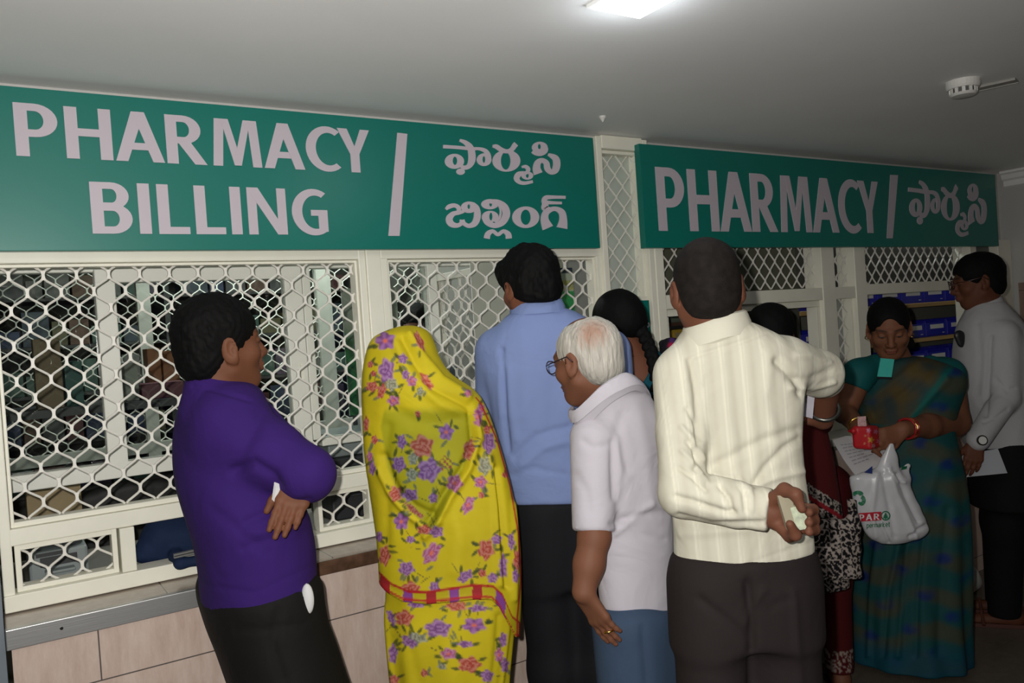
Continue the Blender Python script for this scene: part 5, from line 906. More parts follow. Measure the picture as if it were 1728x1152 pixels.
# ---------------------------------------------------------------- woman with the long plait
def woman_plait():
    dp = 2.72; fb = hv(-0.30, 0.95); side = hv(0.95, 0.30)
    root = person(P(1090, 900, dp)*[1, 1, 0], 'woman with a long black plait and low backed teal blouse at the counter')
    hd = Head(P(1041, 549, dp), headframe(hv(-0.45, 0.86, -0.22)), 0.95)
    R_ = [(1050, 1092, 585, 0, 0.9), (1042, 1108, 594, 0, 0.8), (1030, 1140, 606, 0, 0.6), (1020, 1160, 622, 0, 0.55), (1017, 1168, 650, 0, 0.55), (1022, 1166, 700, 0, 0.58), (1028, 1160, 760, 0, 0.6), (1026, 1164, 820, 0, 0.62), (1018, 1174, 880, 0, 0.65)]
    st = rows(R_, dp, side, 0.55); shL, shR = P(1030, 620, dp), P(1152, 618, dp); elL, elR = P(1018, 760, dp+0.06), P(1172, 740, dp+0.05); wL, wR = P(1036, 740, dp+0.28), P(1140, 720, dp+0.28)
    fh = F(hd.c-[0.19, 0.19, 0.25], hd.c+[0.19, 0.19, 0.17], 0.0045); hd.build(fh, P(1072, 602, dp), True)
    g = F(*box_of(st, 0.08), 0.0055); g.loft(st, grow=-0.008, sm=0.03); g.chain([shL, elL, wL], [0.045, 0.038, 0.026], 0.03); g.chain([shR, elR, wR], [0.045, 0.038, 0.026], 0.03); hand(g, wL, hv(0.1, 0.9, 0), ZU, 1, 0.3); hand(g, wR, hv(-0.1, 0.9, 0), ZU, -1, 0.3)
    b0 = np.array([st[0][1], st[0][2], 0]); l = F(b0-[0.28, 0.28, 0.02], b0+[0.28, 0.28, 0.8], 0.012)
    for o in (-0.08, 0.08): q = b0+side*o; l.cap(q+ZU*0.08, q+ZU*0.7, 0.04, 0.07, 0.02); feet(l, q-fb*0.06, q+fb*0.16)
    surf('body', [fh, g, l], M_SKIN, root, skincol([hd], (0.16, 0.062, 0.034)))
    f = F(*box_of(st, 0.06), 0.0055); f.loft(st, ex=2.1, sm=0.03); f.cap(shL, shL*0.6+elL*0.4, 0.056, 0.052, 0.03); f.cap(shR, shR*0.6+elR*0.4, 0.056, 0.052, 0.03)
    f.ell(P(1085, 590, dp-0.10), [0.050, 0.11, 0.128], np.array([nrm(H_R-UPV*0.35), H_F, nrm(UPV+H_R*0.35)]), 0.006, 's'); f.cap(P(1062, 570, dp-0.06), P(1100, 570, dp-0.05), 0.045, op='s', k=0.01)
    surf('blouse', [f], cloth('teal_cotton', (0.006, 0.075, 0.105), 700), root)
    s2 = rows([(1016, 1176, 860), (1012, 1184, 960), (1016, 1190, 1100), (1024, 1200, 1290)], dp, side, 0.66); f = F(*box_of(s2, 0.05), 0.009); f.loft(s2, sm=0.05, fold=lambda th, z: 0.006*np.sin(11*th)); f.plane((0, 0, 0.03), -ZU, 0.004); surf('skirt', [f], cloth('dark_teal_cotton', (0.008, 0.03, 0.045), 700), root)
    fm = F(hd.c-[0.17, 0.17, 0.17], hd.c+[0.17, 0.17, 0.17], 0.0045); fm.ell(hd.p(0, -0.018, 0.032), [0.079, 0.100, 0.088], hd.M, 0.01); fm.ell(hd.p(0.01, -0.065, -0.005), [0.06, 0.048, 0.05], hd.M, 0.03); fm.ell(hd.p(0, 0.12, -0.03), [0.085, 0.075, 0.085], hd.M, 0.01, 's'); fm.noise(0.0015, 200, 2)
    surf('hair', [fm], M_HAIR, root)
    pts = [P(1078, 550, dp-0.065), P(1089, 568, dp-0.085), P(1098, 590, dp-0.105), P(1104, 612, dp-0.12), P(1108, 636, dp-0.125), P(1110, 670, dp-0.115), P(1112, 710, dp-0.11), P(1114, 750, dp-0.11)]
    f = F(np.min(pts, 0)-0.06, np.max(pts, 0)+0.06, 0.004); n_ = 26; T = np.linspace(0, 1, n_); pp = np.array([[np.interp(t, np.linspace(0, 1, len(pts)), [p[i] for p in pts]) for i in range(3)] for t in T])
    for i in range(n_): f.ell(pp[i]+H_R*0.010*(1 if i % 2 else -1), [0.0135-0.004*T[i], 0.013, 0.019], np.array([nrm(H_R+ZU*(0.6 if i % 2 else -0.6)), H_F, nrm(ZU-H_R*(0.6 if i % 2 else -0.6))]), 0.004)
    surf('plait', [f], M_HAIR, root)
    m = MB().tube([P(1050, 578, dp-0.01), P(1060, 606, dp-0.085), P(1070, 640, dp-0.118), P(1076, 680, dp-0.125)], 0.008, 8); m.build('strap', cloth('black_strap', (0.008, 0.009, 0.02), 700), root, smooth=True)
    # dark scarf with a pink flower over the right shoulder
    f = F(P(1140, 620, dp)-0.22, P(1140, 590, dp)+0.2, 0.005); f.chain([P(1118, 580, dp+0.02), P(1134, 590, dp-0.02), P(1152, 606, dp-0.03), P(1172, 640, dp-0.03), P(1178, 700, dp-0.03)], [0.014, 0.034, 0.040, 0.045, 0.05], 0.03); f.noise(0.003, 60, 2)
    def sc(V, N):
        px, py = proj(V); C = np.tile(np.array((0.010, 0.010, 0.014)), (len(V), 1))
        for x, y, r, c in ((1133, 583, 6, (0.32, 0.008, 0.05)), (1134, 573, 5, (0.06, 0.02, 0.12)), (1160, 600, 6, (0.25, 0.01, 0.04)), (1166, 640, 7, (0.3, 0.01, 0.05)), (1136, 590, 4, (0.02, 0.06, 0.04))): w_ = np.clip(1.6-np.hypot(px-x, py-y)/r*1.2, 0, 1)[:, None]; C = C*(1-w_)+np.array(c)*w_
        return C
    surf('scarf', [f], cloth('dark_print', (0.01, 0.01, 0.01), 600, vc=True), root, sc)
woman_plait()
# ---------------------------------------------------------------- woman in maroon
def bw_print(V):
    u, v = V@H_R, V[:, 2]; w_ = V@H_F
    q = np.sin(u*150+2.1*np.sin(v*95+1)+1.3*np.sin(v*210))+np.sin(v*140+2.4*np.sin(u*110+w_*40)+1.1*np.sin(u*260)); return (np.abs(q) < 0.62)
def woman_maroon():
    dp = 2.98; fb = hv(0.1, 0.99); side = hv(0.99, -0.1)
    root = person(P(1320, 900, dp)*[1, 1, 0], 'woman in maroon with a black and white printed dupatta behind the cream shirted man')
    hd = Head(P(1299, 566, dp), headframe(hv(0.12, 0.97, -0.2)), 1.0)
    R_ = [(1268, 1332, 604, 0, 0.9), (1246, 1356, 626, 0, 0.7), (1238, 1372, 650, 0, 0.6), (1240, 1384, 690, 0, 0.6), (1240, 1393, 730, 0, 0.62), (1238, 1405, 780, 0, 0.64), (1234, 1414, 840, 0, 0.66), (1230, 1424, 910, 0, 0.66), (1228, 1430, 985, 0, 0.66)]
    st = rows(R_, dp, side, 0.6); shL, shR = P(1250, 640, dp), P(1362, 642, dp); elL, elR = P(1240, 730, dp+0.05), P(1384, 712, dp+0.05); wL, wR = P(1270, 720, dp+0.26), P(1372, 700, dp+0.22)
    fh = F(hd.c-[0.19, 0.19, 0.25], hd.c+[0.19, 0.19, 0.17], 0.005); hd.build(fh, P(1302, 614, dp), True)
    g = F(*box_of(st, 0.12), 0.007); g.loft(st, grow=-0.012); g.chain([shL, elL, wL], [0.042, 0.036, 0.026], 0.03); g.chain([shR, elR, wR], [0.042, 0.036, 0.026], 0.03); hand(g, wL, hv(0.1, 0.9, 0), ZU, 1, 0.3); hand(g, wR, hv(-0.1, 0.9, 0), ZU, -1, 0.3)
    fo_ = PZ(1392, 1120, 0.0)-fb*0.16; fL, fR = fo_-H_R*0.17-fb*0.05, fo_-fb*0.06; l = F(np.minimum(fL, fR)-[0.15, 0.15, 0.05], np.maximum(fL, fR)+[0.15, 0.25, 0.8], 0.007)
    for q in (fL, fR): q[2] = 0; l.cap(q+ZU*0.10, q+ZU*0.7, 0.036, 0.06, 0.02); feet(l, q-fb*0.05, q+fb*0.17)
    surf('body', [fh, g, l], M_SKIN, root, skincol([hd], (0.15, 0.06, 0.032)))
    f = F(*box_of(st, 0.06), 0.005); f.loft(st, ex=2.1, sm=0.03, fold=lambda th, z: 0.004*np.sin(8*th)*np.clip((1.1-z)*2, 0, 1)); f.cap(shL, elL, 0.052, 0.048, 0.03); f.cap(shR, elR, 0.052, 0.046, 0.03)
    def kc(V, N):
        px, py = proj(V); C = np.tile(np.array((0.062, 0.005, 0.006)), (len(V), 1)); low = py > np.interp(px, [1230, 1350, 1380, 1420, 1440], [700, 806, 826, 850, 856]); b = bw_print(V); pr = np.where(b[:, None], np.array((0.33, 0.28, 0.25)), np.array((0.006, 0.005, 0.006))); C[low] = pr[low]
        e = np.abs(py-np.interp(px, [1230, 1350, 1380, 1420, 1440], [722, 828, 848, 873, 880])) < 4; C[e] = (0.20, 0.01, 0.015); return C
    surf('kurta', [f], cloth('maroon_print', (0.1, 0.01, 0.01), 500, vc=True), root, kc)
    s2 = rows([(1376, 1440, 875, -0.05, 0.3), (1374, 1447, 900, -0.05, 0.3), (1374, 1450, 930, -0.05, 0.3), (1376, 1450, 952, -0.05, 0.3)], dp-0.12, side, 0.3); f = F(*box_of(s2, 0.06), 0.004); f.loft(s2, zlo=P(1410, 950, dp)[2]); f.cap(P(1434, 800, dp-0.16), P(1440, 890, dp-0.17), 0.012, 0.016, 0.03); f.cap(P(1422, 940, dp-0.15), P(1422, 1002, dp-0.15), 0.022, 0.018, 0.02, H_F, 0.4)
    f.noise(0.003, 50, 9); surf('dupatta', [f], cloth('maroon_print', (0.1, 0.01, 0.01), 500, vc=True), root, lambda V, N: np.where(bw_print(V)[:, None], np.array((0.33, 0.28, 0.25)), np.array((0.006, 0.005, 0.006))))
    f = F(np.minimum(fL, fR)-[0.18, 0.18, 0], np.maximum(fL, fR)+[0.18, 0.18, 0.9], 0.007)
    for q in (fL, fR): f.chain([q+ZU*0.78+fb*0.03, q+ZU*0.42+fb*0.02, q+ZU*0.055], [0.095, 0.068, 0.050], 0.03)
    f.plane((0, 0, 0.065), -ZU, 0.004)
    def tc_(V, N):
        C = np.tile(np.array((0.062, 0.004, 0.005)), (len(V), 1)); z = V[:, 2]; m = ((z > 0.075) & (z < 0.16)) & bw_print(V); C[m] = (0.25, 0.2, 0.17); return C
    surf('salwar', [f], cloth('maroon_print', (0.1, 0.01, 0.01), 500, vc=True), root, tc_)
    fm = F(hd.c-[0.18, 0.18, 0.2], hd.c+[0.18, 0.18, 0.17], 0.005); fm.ell(hd.p(0, -0.018, 0.032), [0.088, 0.102, 0.086], hd.M, 0.01); fm.ell(hd.p(0, -0.075, -0.035), [0.062, 0.05, 0.062], hd.M, 0.03); fm.ell(hd.p(0, 0.12, -0.03), [0.085, 0.075, 0.085], hd.M, 0.01, 's'); fm.noise(0.0015, 200, 2); surf('hair', [fm], M_HAIR, root)
    sm_ = mat('black_sandal', (0.01, 0.009, 0.008), 0.5)
    for q in (fL, fR):
        t_ = np.cross(ZU, fb); mb = MB(); mb.prism([(-0.07, -0.036), (0.05, -0.042), (0.13, -0.044), (0.19, -0.02), (0.19, 0.02), (0.13, 0.044), (0.05, 0.042), (-0.07, 0.036)], lambda p: q+fb*p[0]+t_*p[1]+ZU*0.001, lambda p: q+fb*p[0]+t_*p[1]+ZU*0.016); mb.tube([q+fb*0.09+t_*0.046+ZU*0.012, q+fb*0.09+ZU*0.052, q+fb*0.09-t_*0.046+ZU*0.012], 0.007); mb.build('sandal', sm_, root)
woman_maroon()
# ---------------------------------------------------------------- woman in the green saree
def woman_green():
    dp = 3.3; fb = hv(-0.55, -0.83); side = hv(-0.83, 0.55)
    foot = PZ(1540, 1112, 0.0); root = person(foot*[1, 1, 0], 'woman in a teal and gold saree looking down into a small red purse')
    hd = Head(P(1500, 553, dp-0.04), headframe(hv(-0.34, -0.86, -0.36)), 0.98)
    R_ = [(1494, 1550, 602, 0, 0.85), (1474, 1578, 612, 0, 0.7), (1452, 1606, 628, 0, 0.6), (1446, 1612, 650, 0, 0.6), (1458, 1602, 690, 0, 0.66), (1466, 1596, 720, 0, 0.7), (1468, 1604, 760, 0, 0.72), (1464, 1614, 810, 0, 0.74), (1458, 1619, 860, 0, 0.74), (1452, 1620, 920, 0, 0.74), (1448, 1618, 990, 0, 0.72), (1446, 1617, 1050, 0, 0.72), (1444, 1620, 1112, 0, 0.74)]
    st = rows(R_, dp, side, 0.62); shR, shL = P(1450, 632, dp-0.02), P(1596, 634, dp+0.02); elR, elL = P(1424, 694, dp-0.02), P(1612, 712, dp-0.02); wR, wL = P(1452, 724, dp-0.26), P(1524, 724, dp-0.27)
    fh = F(hd.c-[0.2, 0.2, 0.24], hd.c+[0.2, 0.2, 0.18], 0.0034); hd.build(fh, P(1522, 622, dp+0.03), True)
    fa = F(np.min([shR, elR, wR, wL, shL, elL], 0)-0.2, np.max([shR, elR, wR, wL, shL, elL], 0)+0.12, 0.0042)
    fa.chain([shR, elR], [0.056, 0.046], 0.02); fa.chain([elR, wR], [0.044, 0.029], 0.02); fa.chain([shL, elL], [0.066, 0.054], 0.02); fa.chain([elL, elL*0.45+wL*0.55, wL], [0.052, 0.045, 0.030], 0.02)
    hand(fa, wR, hv(0.75, -0.35, -0.35), hv(-0.1, -0.8, 0.6), 1, (0.45, 0.5, 0.55, 0.6), 0.04, (0.6, 0.5), 0.9); hand(fa, wL, hv(-0.85, -0.25, -0.25), hv(0.25, -0.85, 0.3), -1, (0.35, 0.4, 0.45, 0.5), 0.04, (0.6, 0.4), 0.92)
    g = F(*box_of(st, 0.03), 0.012); g.loft(st, grow=-0.02, zlo=0.15); l = F(foot-[0.3, 0.3, 0.05], foot+[0.3, 0.3, 0.3], 0.006)
    ft = [PZ(1588, 1122, 0), PZ(1510, 1118, 0)+fb*0.0]
    for q in ft: l.cap(q-fb*0.05+ZU*0.1, q-fb*0.05+ZU*0.2, 0.035, 0.04, 0.02); feet(l, q-fb*0.10, q+fb*0.10)
    surf('body', [fh, fa, g, l], M_SKIN, root, skincol([hd], (0.17, 0.068, 0.036)))
    f = F(*box_of(st, 0.07), 0.0048); f.loft(st, ex=2.05, sm=0.03, zlo=0.03, fold=lambda th, z: (0.007*np.sin(10*th+2.5*np.sin(z*2.5)))*np.clip((0.95-z)*1.6, 0, 1))
    X = rows([(1470, 1592, 690)], dp, side, 0.7)[0]
    def sc(V, N):
        px, py = proj(V); L = V-foot; u = L@side; z = V[:, 2]; C = np.tile(np.array((0.007, 0.058, 0.060)), (len(V), 1)); k = u+z*0.35
        gold = np.clip(0.35+0.65*np.sin(z*46+u*9+1.2*np.sin(u*20))+0.45*vnoise(V, 40, 2), 0, 1); C = C*(1-0.62*gold[:, None])+np.array((0.066, 0.050, 0.018))*0.62*gold[:, None]
        cu = (u*1.0+z*0.45)/0.125; cz = (z-u*0.15)/0.145; iu = np.floor(cu); cz = cz+0.5*(iu % 2); mo = np.exp(-(((cu-iu-0.5)/0.26)**2+((cz-np.floor(cz)-0.5)/0.16)**2)**2); mo = mo*np.clip(0.75+0.5*vnoise(V, 90, 7), 0, 1); C = C*(1-mo[:, None]*0.9)+np.array((0.004, 0.020, 0.12))*mo[:, None]*0.9
        hemm = np.clip((0.16-z)/0.05, 0, 1)[:, None]*0.8; C = C*(1-hemm)+np.array((0.003, 0.055, 0.085))*hemm
        d = np.array([(py-618)-(1500-px)*0.9]).ravel(); pal = (py < 715) & (px > 1452+(py-600)*0.02); band = np.clip(1-np.abs((px-1530)+(py-650)*0.75)/48, 0, 1)*pal; nz = np.clip(0.5+0.5*vnoise(V, 70, 4), 0, 1)[:, None]; br = np.array((0.075, 0.052, 0.016))*nz+np.array((0.028, 0.040, 0.038))*(1-nz); w_ = np.clip(band*2.2, 0, 1)[:, None]; C = C*(1-w_)+br*w_
        ed = np.clip(1-np.abs((px-1530)+(py-650)*0.75-52)/10, 0, 1)*pal; C = C*(1-ed[:, None])+np.array((0.003, 0.10, 0.085))*ed[:, None]; return C
    surf('saree', [f], cloth('teal_saree', (0.01, 0.1, 0.1), 500, 0.7, 0.3, vc=True), root, sc, fold=[([(1598, 640), (1560, 680), (1500, 735)], 7, 0.009), ([(1575, 618), (1530, 660), (1478, 700)], 8, -0.007), ([(1550, 612), (1505, 645), (1462, 680)], 6, 0.006), ([(1520, 900), (1500, 1000), (1490, 1105)], 6, -0.012), ([(1540, 860), (1525, 980), (1515, 1105)], 6, 0.010), ([(1560, 900), (1548, 1000), (1545, 1105)], 6, -0.010), ([(1480, 920), (1470, 1000), (1466, 1105)], 5, 0.010), ([(1585, 780), (1560, 860), (1530, 930)], 10, 0.006), ([(1600, 860), (1590, 960), (1585, 1100)], 8, -0.008)])
    fs = F(np.min([shR, shL, elR, elL], 0)-0.1, np.max([shR, shL, elR, elL], 0)+0.1, 0.0048); fs.cap(shR, shR*0.62+elR*0.38, 0.061, 0.056, 0.02); fs.cap(shL, shL*0.66+elL*0.34, 0.072, 0.068, 0.02); fs.cap(P(1478, 618, dp), shR, 0.05, 0.06, 0.03); fs.cap(P(1570, 620, dp), shL, 0.05, 0.07, 0.03)
    for s_, e in ((shR, elR), (shL, elL)): fs.plane(s_*0.66+e*0.34, nrm(e-s_), 0.004, np.minimum(s_, e)-0.09, np.maximum(s_, e)+0.09)
    surf('blouse', [fs], cloth('teal_blouse', (0.004, 0.085, 0.085), 600, 0.7, 0.2), root)
    fm = F(hd.c-0.19, hd.c+[0.19, 0.19, 0.17], 0.0045); p = hd.p; fm.ell(p(0, -0.018, 0.032), [0.080, 0.100, 0.088], hd.M, 0.01); fm.ell(p(0, -0.085, -0.045), [0.06, 0.055, 0.062], hd.M, 0.03); fm.noise(0.0012, 200, 2)
    fm.ell(p(0, 0.135, -0.050), [0.080, 0.085, 0.082], hd.M, 0.012, 's'); fm.ell(p(0, 0.125, 0.020), [0.046, 0.075, 0.062], hd.M, 0.012, 's'); fm.cap(p(0, 0.07, 0.11), p(0, 0.0, 0.128), 0.005, k=0.008, op='s')
    for sx in (-1, 1): fm.ell(p(sx*0.095, 0.01, -0.035), [0.034, 0.03, 0.036], hd.M, 0.006, 's')
    fm.plane(p(0, -0.06, -0.11), -hd.M[2], 0.01); fm.cap(p(0.03, -0.10, -0.04), P(1548, 585, dp+0.10), 0.035, 0.022, 0.03); surf('hair', [fm], M_HAIR, root)
    for sx in (-1, 1):
        e = F(p(sx*0.031, 0.080, 0)-0.02, p(sx*0.031, 0.080, 0)+0.02, 0.0022); e.ell(p(sx*0.031, 0.0765, -0.0045), [0.0125, 0.0108, 0.0055], hd.M); surf('eye', [e], M_EYE, root, lambda V, N, sx=sx: np.where((np.hypot((V-p(sx*0.031, 0.08, -0.006))@hd.M[0], (V-p(sx*0.031, 0.08, -0.006))@hd.M[2]) < 0.005)[:, None], np.array((0.012, 0.008, 0.006)), np.array((0.10, 0.09, 0.08))))
        MB().tube([p(sx*0.083, -0.004, -0.040+0.008*math.sin(a)) + hd.M[0]*0.008*math.cos(a) for a in np.linspace(0, 6.28, 10, endpoint=False)], 0.0022, 6, True).build('earring', mat('gold', (0.75, 0.48, 0.12), 0.25, 1.0), root, smooth=True)
    def ringm(name, c, ax, r, rr, m):
        ax = nrm(ax); u = nrm(np.cross(ax, ZU)); v = np.cross(ax, u); return MB().tube([c+(u*math.cos(a)+v*math.sin(a))*r for a in np.linspace(0, 6.2832, 20, endpoint=False)], rr, 7, True).build(name, m, root, smooth=True)
    ax = wL-elL; M_RB = mat('red_bangle', (0.30, 0.012, 0.015), 0.25); M_G = mat('gold', (0.75, 0.48, 0.12), 0.25, 1.0)
    for i, m in enumerate((M_RB, M_G, M_RB)): ringm('bangle', wL-nrm(ax)*(0.045-0.011*i), ax, 0.0375, 0.0048, m)
    ringm('bracelet', wR-nrm(wR-elR)*0.03, wR-elR, 0.0355, 0.0038, M_G)
    # identity card on the chest
    q = [P(1486, 604, dp-0.19), P(1509, 606, dp-0.19), P(1504, 637, dp-0.22), P(1480, 636, dp-0.22)]; m = MB().prism(q, lambda p_: p_+FWD*0.002, lambda p_: p_-FWD*0.002); MB().prism([q[3]+UPV*0.002-FWD*0.003, q[2]+UPV*0.002-FWD*0.003, q[2]-UPV*0.006-FWD*0.003, q[3]-UPV*0.006-FWD*0.003], lambda p_: p_, lambda p_: p_+FWD*0.004).build('card_clip', mat('dark_plastic', (0.01, 0.01, 0.012), 0.4), root)
    m.build('identity_card', mat('turquoise_card', (0.05, 0.42, 0.36), 0.45), root)
woman_green()
# ---------------------------------------------------------------- man at the right edge
def man_right():
    dp = 3.62; fb = hv(-0.93, 0.36); side = hv(0.36, 0.93)
    foot = PZ(1680, 1046, 0); root = person(foot*[1, 1, 0], 'man with glasses in a pale grey shirt and black trousers by the side wall')
    hd = Head(P(1650, 473, dp), headframe(hv(-0.95, 0.30, -0.12)), 1.02)
    R_ = [(1640, 1690, 508, 0, 0.95), (1630, 1704, 525, 0, 0.85), (1618, 1722, 548, 0, 0.8), (1613, 1734, 585, 0, 0.8), (1612, 1738, 630, 0, 0.8), (1616, 1742, 680, 0, 0.8), (1626, 1746, 725, 0, 0.8), (1634, 1750, 760, 0, 0.8)]
    st = rows(R_, dp, side, 0.68); sh = P(1692, 566, dp-0.13); el = P(1696, 672, dp-0.17); wr = P(1650, 742, dp-0.27); sh2 = P(1680, 560, dp+0.2); el2 = P(1680, 668, dp+0.22); wr2 = P(1640, 700, dp+0.2)
    lo, hi = box_of(st); lo = np.minimum(lo, np.min([sh, el, wr, el2], 0)-0.08); hi = np.maximum(hi, np.max([sh2, el2, wr2], 0)+0.08); f = F(lo, hi, 0.0055); f.loft(st, ex=2.1, sm=0.03)
    f.chain([sh, el, wr-nrm(wr-el)*0.02], [0.066, 0.056, 0.046], 0.015); f.chain([sh2, el2, wr2], [0.06, 0.05, 0.042], 0.03)
    a = P(1640, 737, dp); f.plane(P(1690, 735, dp), hv(0, 0, -1)+nrm(-UPV)*0.0, 0.004, None, None) if False else None
    ws = cloth('pale_grey_shirting', (0.44, 0.435, 0.45), 800, 0.8, 0.5)
    g_ = F(lo, hi, 0.0055); g_.cap(el, wr, 0.056, 0.046, 0.01); cut = P(1690, 748, dp)[2]; Z = f.ax[2].reshape(1, 1, -1); f.g = np.maximum(f.g, (cut-Z).astype(np.float32)); f.g = np.minimum(f.g, g_.g)
    surf('shirt', [f], ws, root, fold=[([(1672, 570), (1668, 640), (1664, 700)], 4, -0.010), ([(1680, 640), (1700, 660), (1712, 655)], 4, -0.006), ([(1650, 545), (1655, 600), (1650, 660)], 6, -0.005), ([(1700, 690), (1680, 705), (1660, 712)], 3, -0.005)])
    n0 = P(1661, 524, dp); cp = [n0+(H_R*math.cos(a)*0.068+H_F*math.sin(a)*0.064)+ZU*(0.004+0.022*math.cos(a)) for a in np.linspace(math.radians(-160), math.radians(160), 30)]; collar('collar', cp, n0, 0.038, ws, root)
    fh = F(hd.c-[0.2, 0.2, 0.26], hd.c+[0.2, 0.2, 0.18], 0.0042); hd.build(fh, P(1664, 540, dp))
    fa = F(np.min([el, wr], 0)-0.2, np.max([el, wr], 0)+0.1, 0.0036); fa.chain([el, wr], [0.04, 0.028], 0.02); hand(fa, wr, nrm(P(1640, 790, dp-0.285)-wr), -H_F*0.9-H_R*0.2, 1, (0.2, 0.25, 0.3, 0.3), 0.06, (0.5, 0.5), 0.95)
    g = F(*box_of(st, 0.03), 0.012); g.loft(st, grow=-0.02); f2 = F(np.min([sh2, wr2], 0)-0.2, np.max([sh2, wr2, el2], 0)+0.2, 0.008); f2.chain([sh2, el2, wr2], [0.045, 0.04, 0.028]); hand(f2, wr2, hv(-0.9, 0.2, 0.1), ZU, -1, 0.4)
    hpx = P(1690, 750, dp); foot = foot+H_R*0.05; fA, fB = foot+side*(-0.08)+fb*0.02, foot+side*0.10+fb*0.0; l = F(np.minimum(fA, fB)-[0.3, 0.3, 0.05], np.maximum(fA, fB)+[0.3, 0.3, 0.9], 0.009)
    for q in (fA, fB): l.chain([q+ZU*0.09, q+ZU*0.45], [0.035, 0.04], 0.02); l.chain([q+ZU*0.45, np.array([hpx[0], hpx[1], 0.85])], [0.04, 0.05], 0.02); feet(l, q-fb*0.08, q+fb*0.19)
    surf('body', [fh, fa, g, f2, l], M_SKIN, root, skincol([hd], (0.115, 0.042, 0.022)))
    f = F(np.minimum(fA, fB)-[0.22, 0.22, 0], np.maximum(fA, fB)+[0.22, 0.22, 1.02], 0.0085); hp = P(1690, 750, dp)
    tr = rows([(1636, 1748, 735), (1636, 1752, 780), (1640, 1756, 850)], dp, side, 0.75); f.loft(tr, sm=0.03)
    for q, o in ((fA, -0.08), (fB, 0.09)): f.chain([np.array([hp[0], hp[1], 0.80])+side*o, q*0.4+np.array([hp[0], hp[1], 0])*0.6+side*o*0.4+ZU*0.45+fb*0.0, q+ZU*0.05], [0.095, 0.078, 0.066], 0.04)
    f.plane((0, 0, 0.045), -ZU, 0.004); surf('trousers', [f], cloth('black_trousering', (0.0055, 0.0055, 0.006), 700, 0.85, 0.2), root)
    hair_cap('hair', hd, root, M_HAIR, amp=0.002, h=0.0042, size=(0.082, 0.104, 0.088), c=(0, -0.012, 0.036), temple=0.016)
    gl = MB(); p = hd.p
    for sx in (-1, 1): gl.tube([p(sx*0.031+0.023*math.cos(a), 0.110-0.006*abs(math.cos(a)), -0.002+0.019*math.sin(a)) for a in np.linspace(0, 6.2832, 20, endpoint=False)], 0.0024, 6, True); gl.tube([p(sx*0.054, 0.103, 0.004), p(sx*0.083, 0.05, 0.006), p(sx*0.085, -0.005, 0.012), p(sx*0.083, -0.022, -0.005)], 0.002, 6)
    gl.tube([p(-0.009, 0.111, 0), p(0.009, 0.111, 0)], 0.002, 6); gl.build('spectacles', mat('dark_red_frame', (0.03, 0.008, 0.008), 0.3), root, smooth=True)
    ax = nrm(wr-el); u = nrm(np.cross(ax, ZU)); v = np.cross(ax, u); c = wr+ax*0.004; w_ = MB().tube([c+(u*math.cos(a)*0.036+v*math.sin(a)*0.036) for a in np.linspace(0, 6.2832, 20, endpoint=False)], 0.007, 8, True).build('wrist_watch', mat('watch_strap', (0.03, 0.028, 0.025), 0.5), root, smooth=True)
    dn = nrm(-FWD-H_R*0.1+UPV*0.15); cc = c+dn*0.042; a1 = nrm(np.cross(dn, ax)); a2 = np.cross(dn, a1)
    k = lambda r, h0, h1: ([cc+(a1*math.cos(t)+a2*math.sin(t))*r+dn*h0 for t in np.linspace(0, 6.2832, 20, endpoint=False)], dn*(h1-h0))
    q, o = k(0.021, -0.004, 0.004); MB().prism(q, lambda p_: p_, lambda p_: p_+o).build('watch_case', mat('watch_case_dark', (0.05, 0.045, 0.04), 0.3, 0.8), w_); q, o = k(0.016, 0.004, 0.0055); MB().prism(q, lambda p_: p_, lambda p_: p_+o).build('watch_dial', mat('watch_dial', (0.6, 0.6, 0.56), 0.4), w_)
    # dark pouch clipped at the shirt front
    f = F(P(1622, 572, dp-0.05)-0.08, P(1622, 572, dp-0.05)+0.08, 0.0035); c = P(1621, 572, dp-0.05); f.cap(c-H_R*0.006+UPV*0.016, c+H_R*0.006-UPV*0.016, 0.024, 0.022, n=H_F, sq=0.5); surf('phone_pouch', [f], mat('dark_plastic', (0.01, 0.01, 0.012), 0.4), root)
    t_ = np.cross(ZU, fb)
    for q in (fA, fB):
        mb = MB(); mb.prism([(-0.10, -0.036), (0.05, -0.042), (0.13, -0.046), (0.20, -0.02), (0.20, 0.02), (0.13, 0.046), (0.05, 0.042), (-0.10, 0.036)], lambda p_: q+fb*p_[0]+t_*p_[1]+ZU*0.001, lambda p_: q+fb*p_[0]+t_*p_[1]+ZU*0.018); mb.tube([q+fb*0.09+t_*0.048+ZU*0.012, q+fb*0.09+ZU*0.055, q+fb*0.09-t_*0.048+ZU*0.012], 0.008); mb.build('sandal', mat('brown_sandal', (0.09, 0.03, 0.02), 0.5), root)
    # papers in his hand
    q = [P(1617, 768, dp-0.25), P(1684, 757, dp-0.24), P(1700, 798, dp-0.235), P(1617, 806, dp-0.245)]; tag(MB().prism(q, lambda p_: p_+FWD*0.0, lambda p_: p_+FWD*0.003).build('paper_sheets', mat('paper_grey', (0.46, 0.48, 0.52), 0.7)), 'pale paper sheets held low by the man at the side wall', 'paper')
man_right()
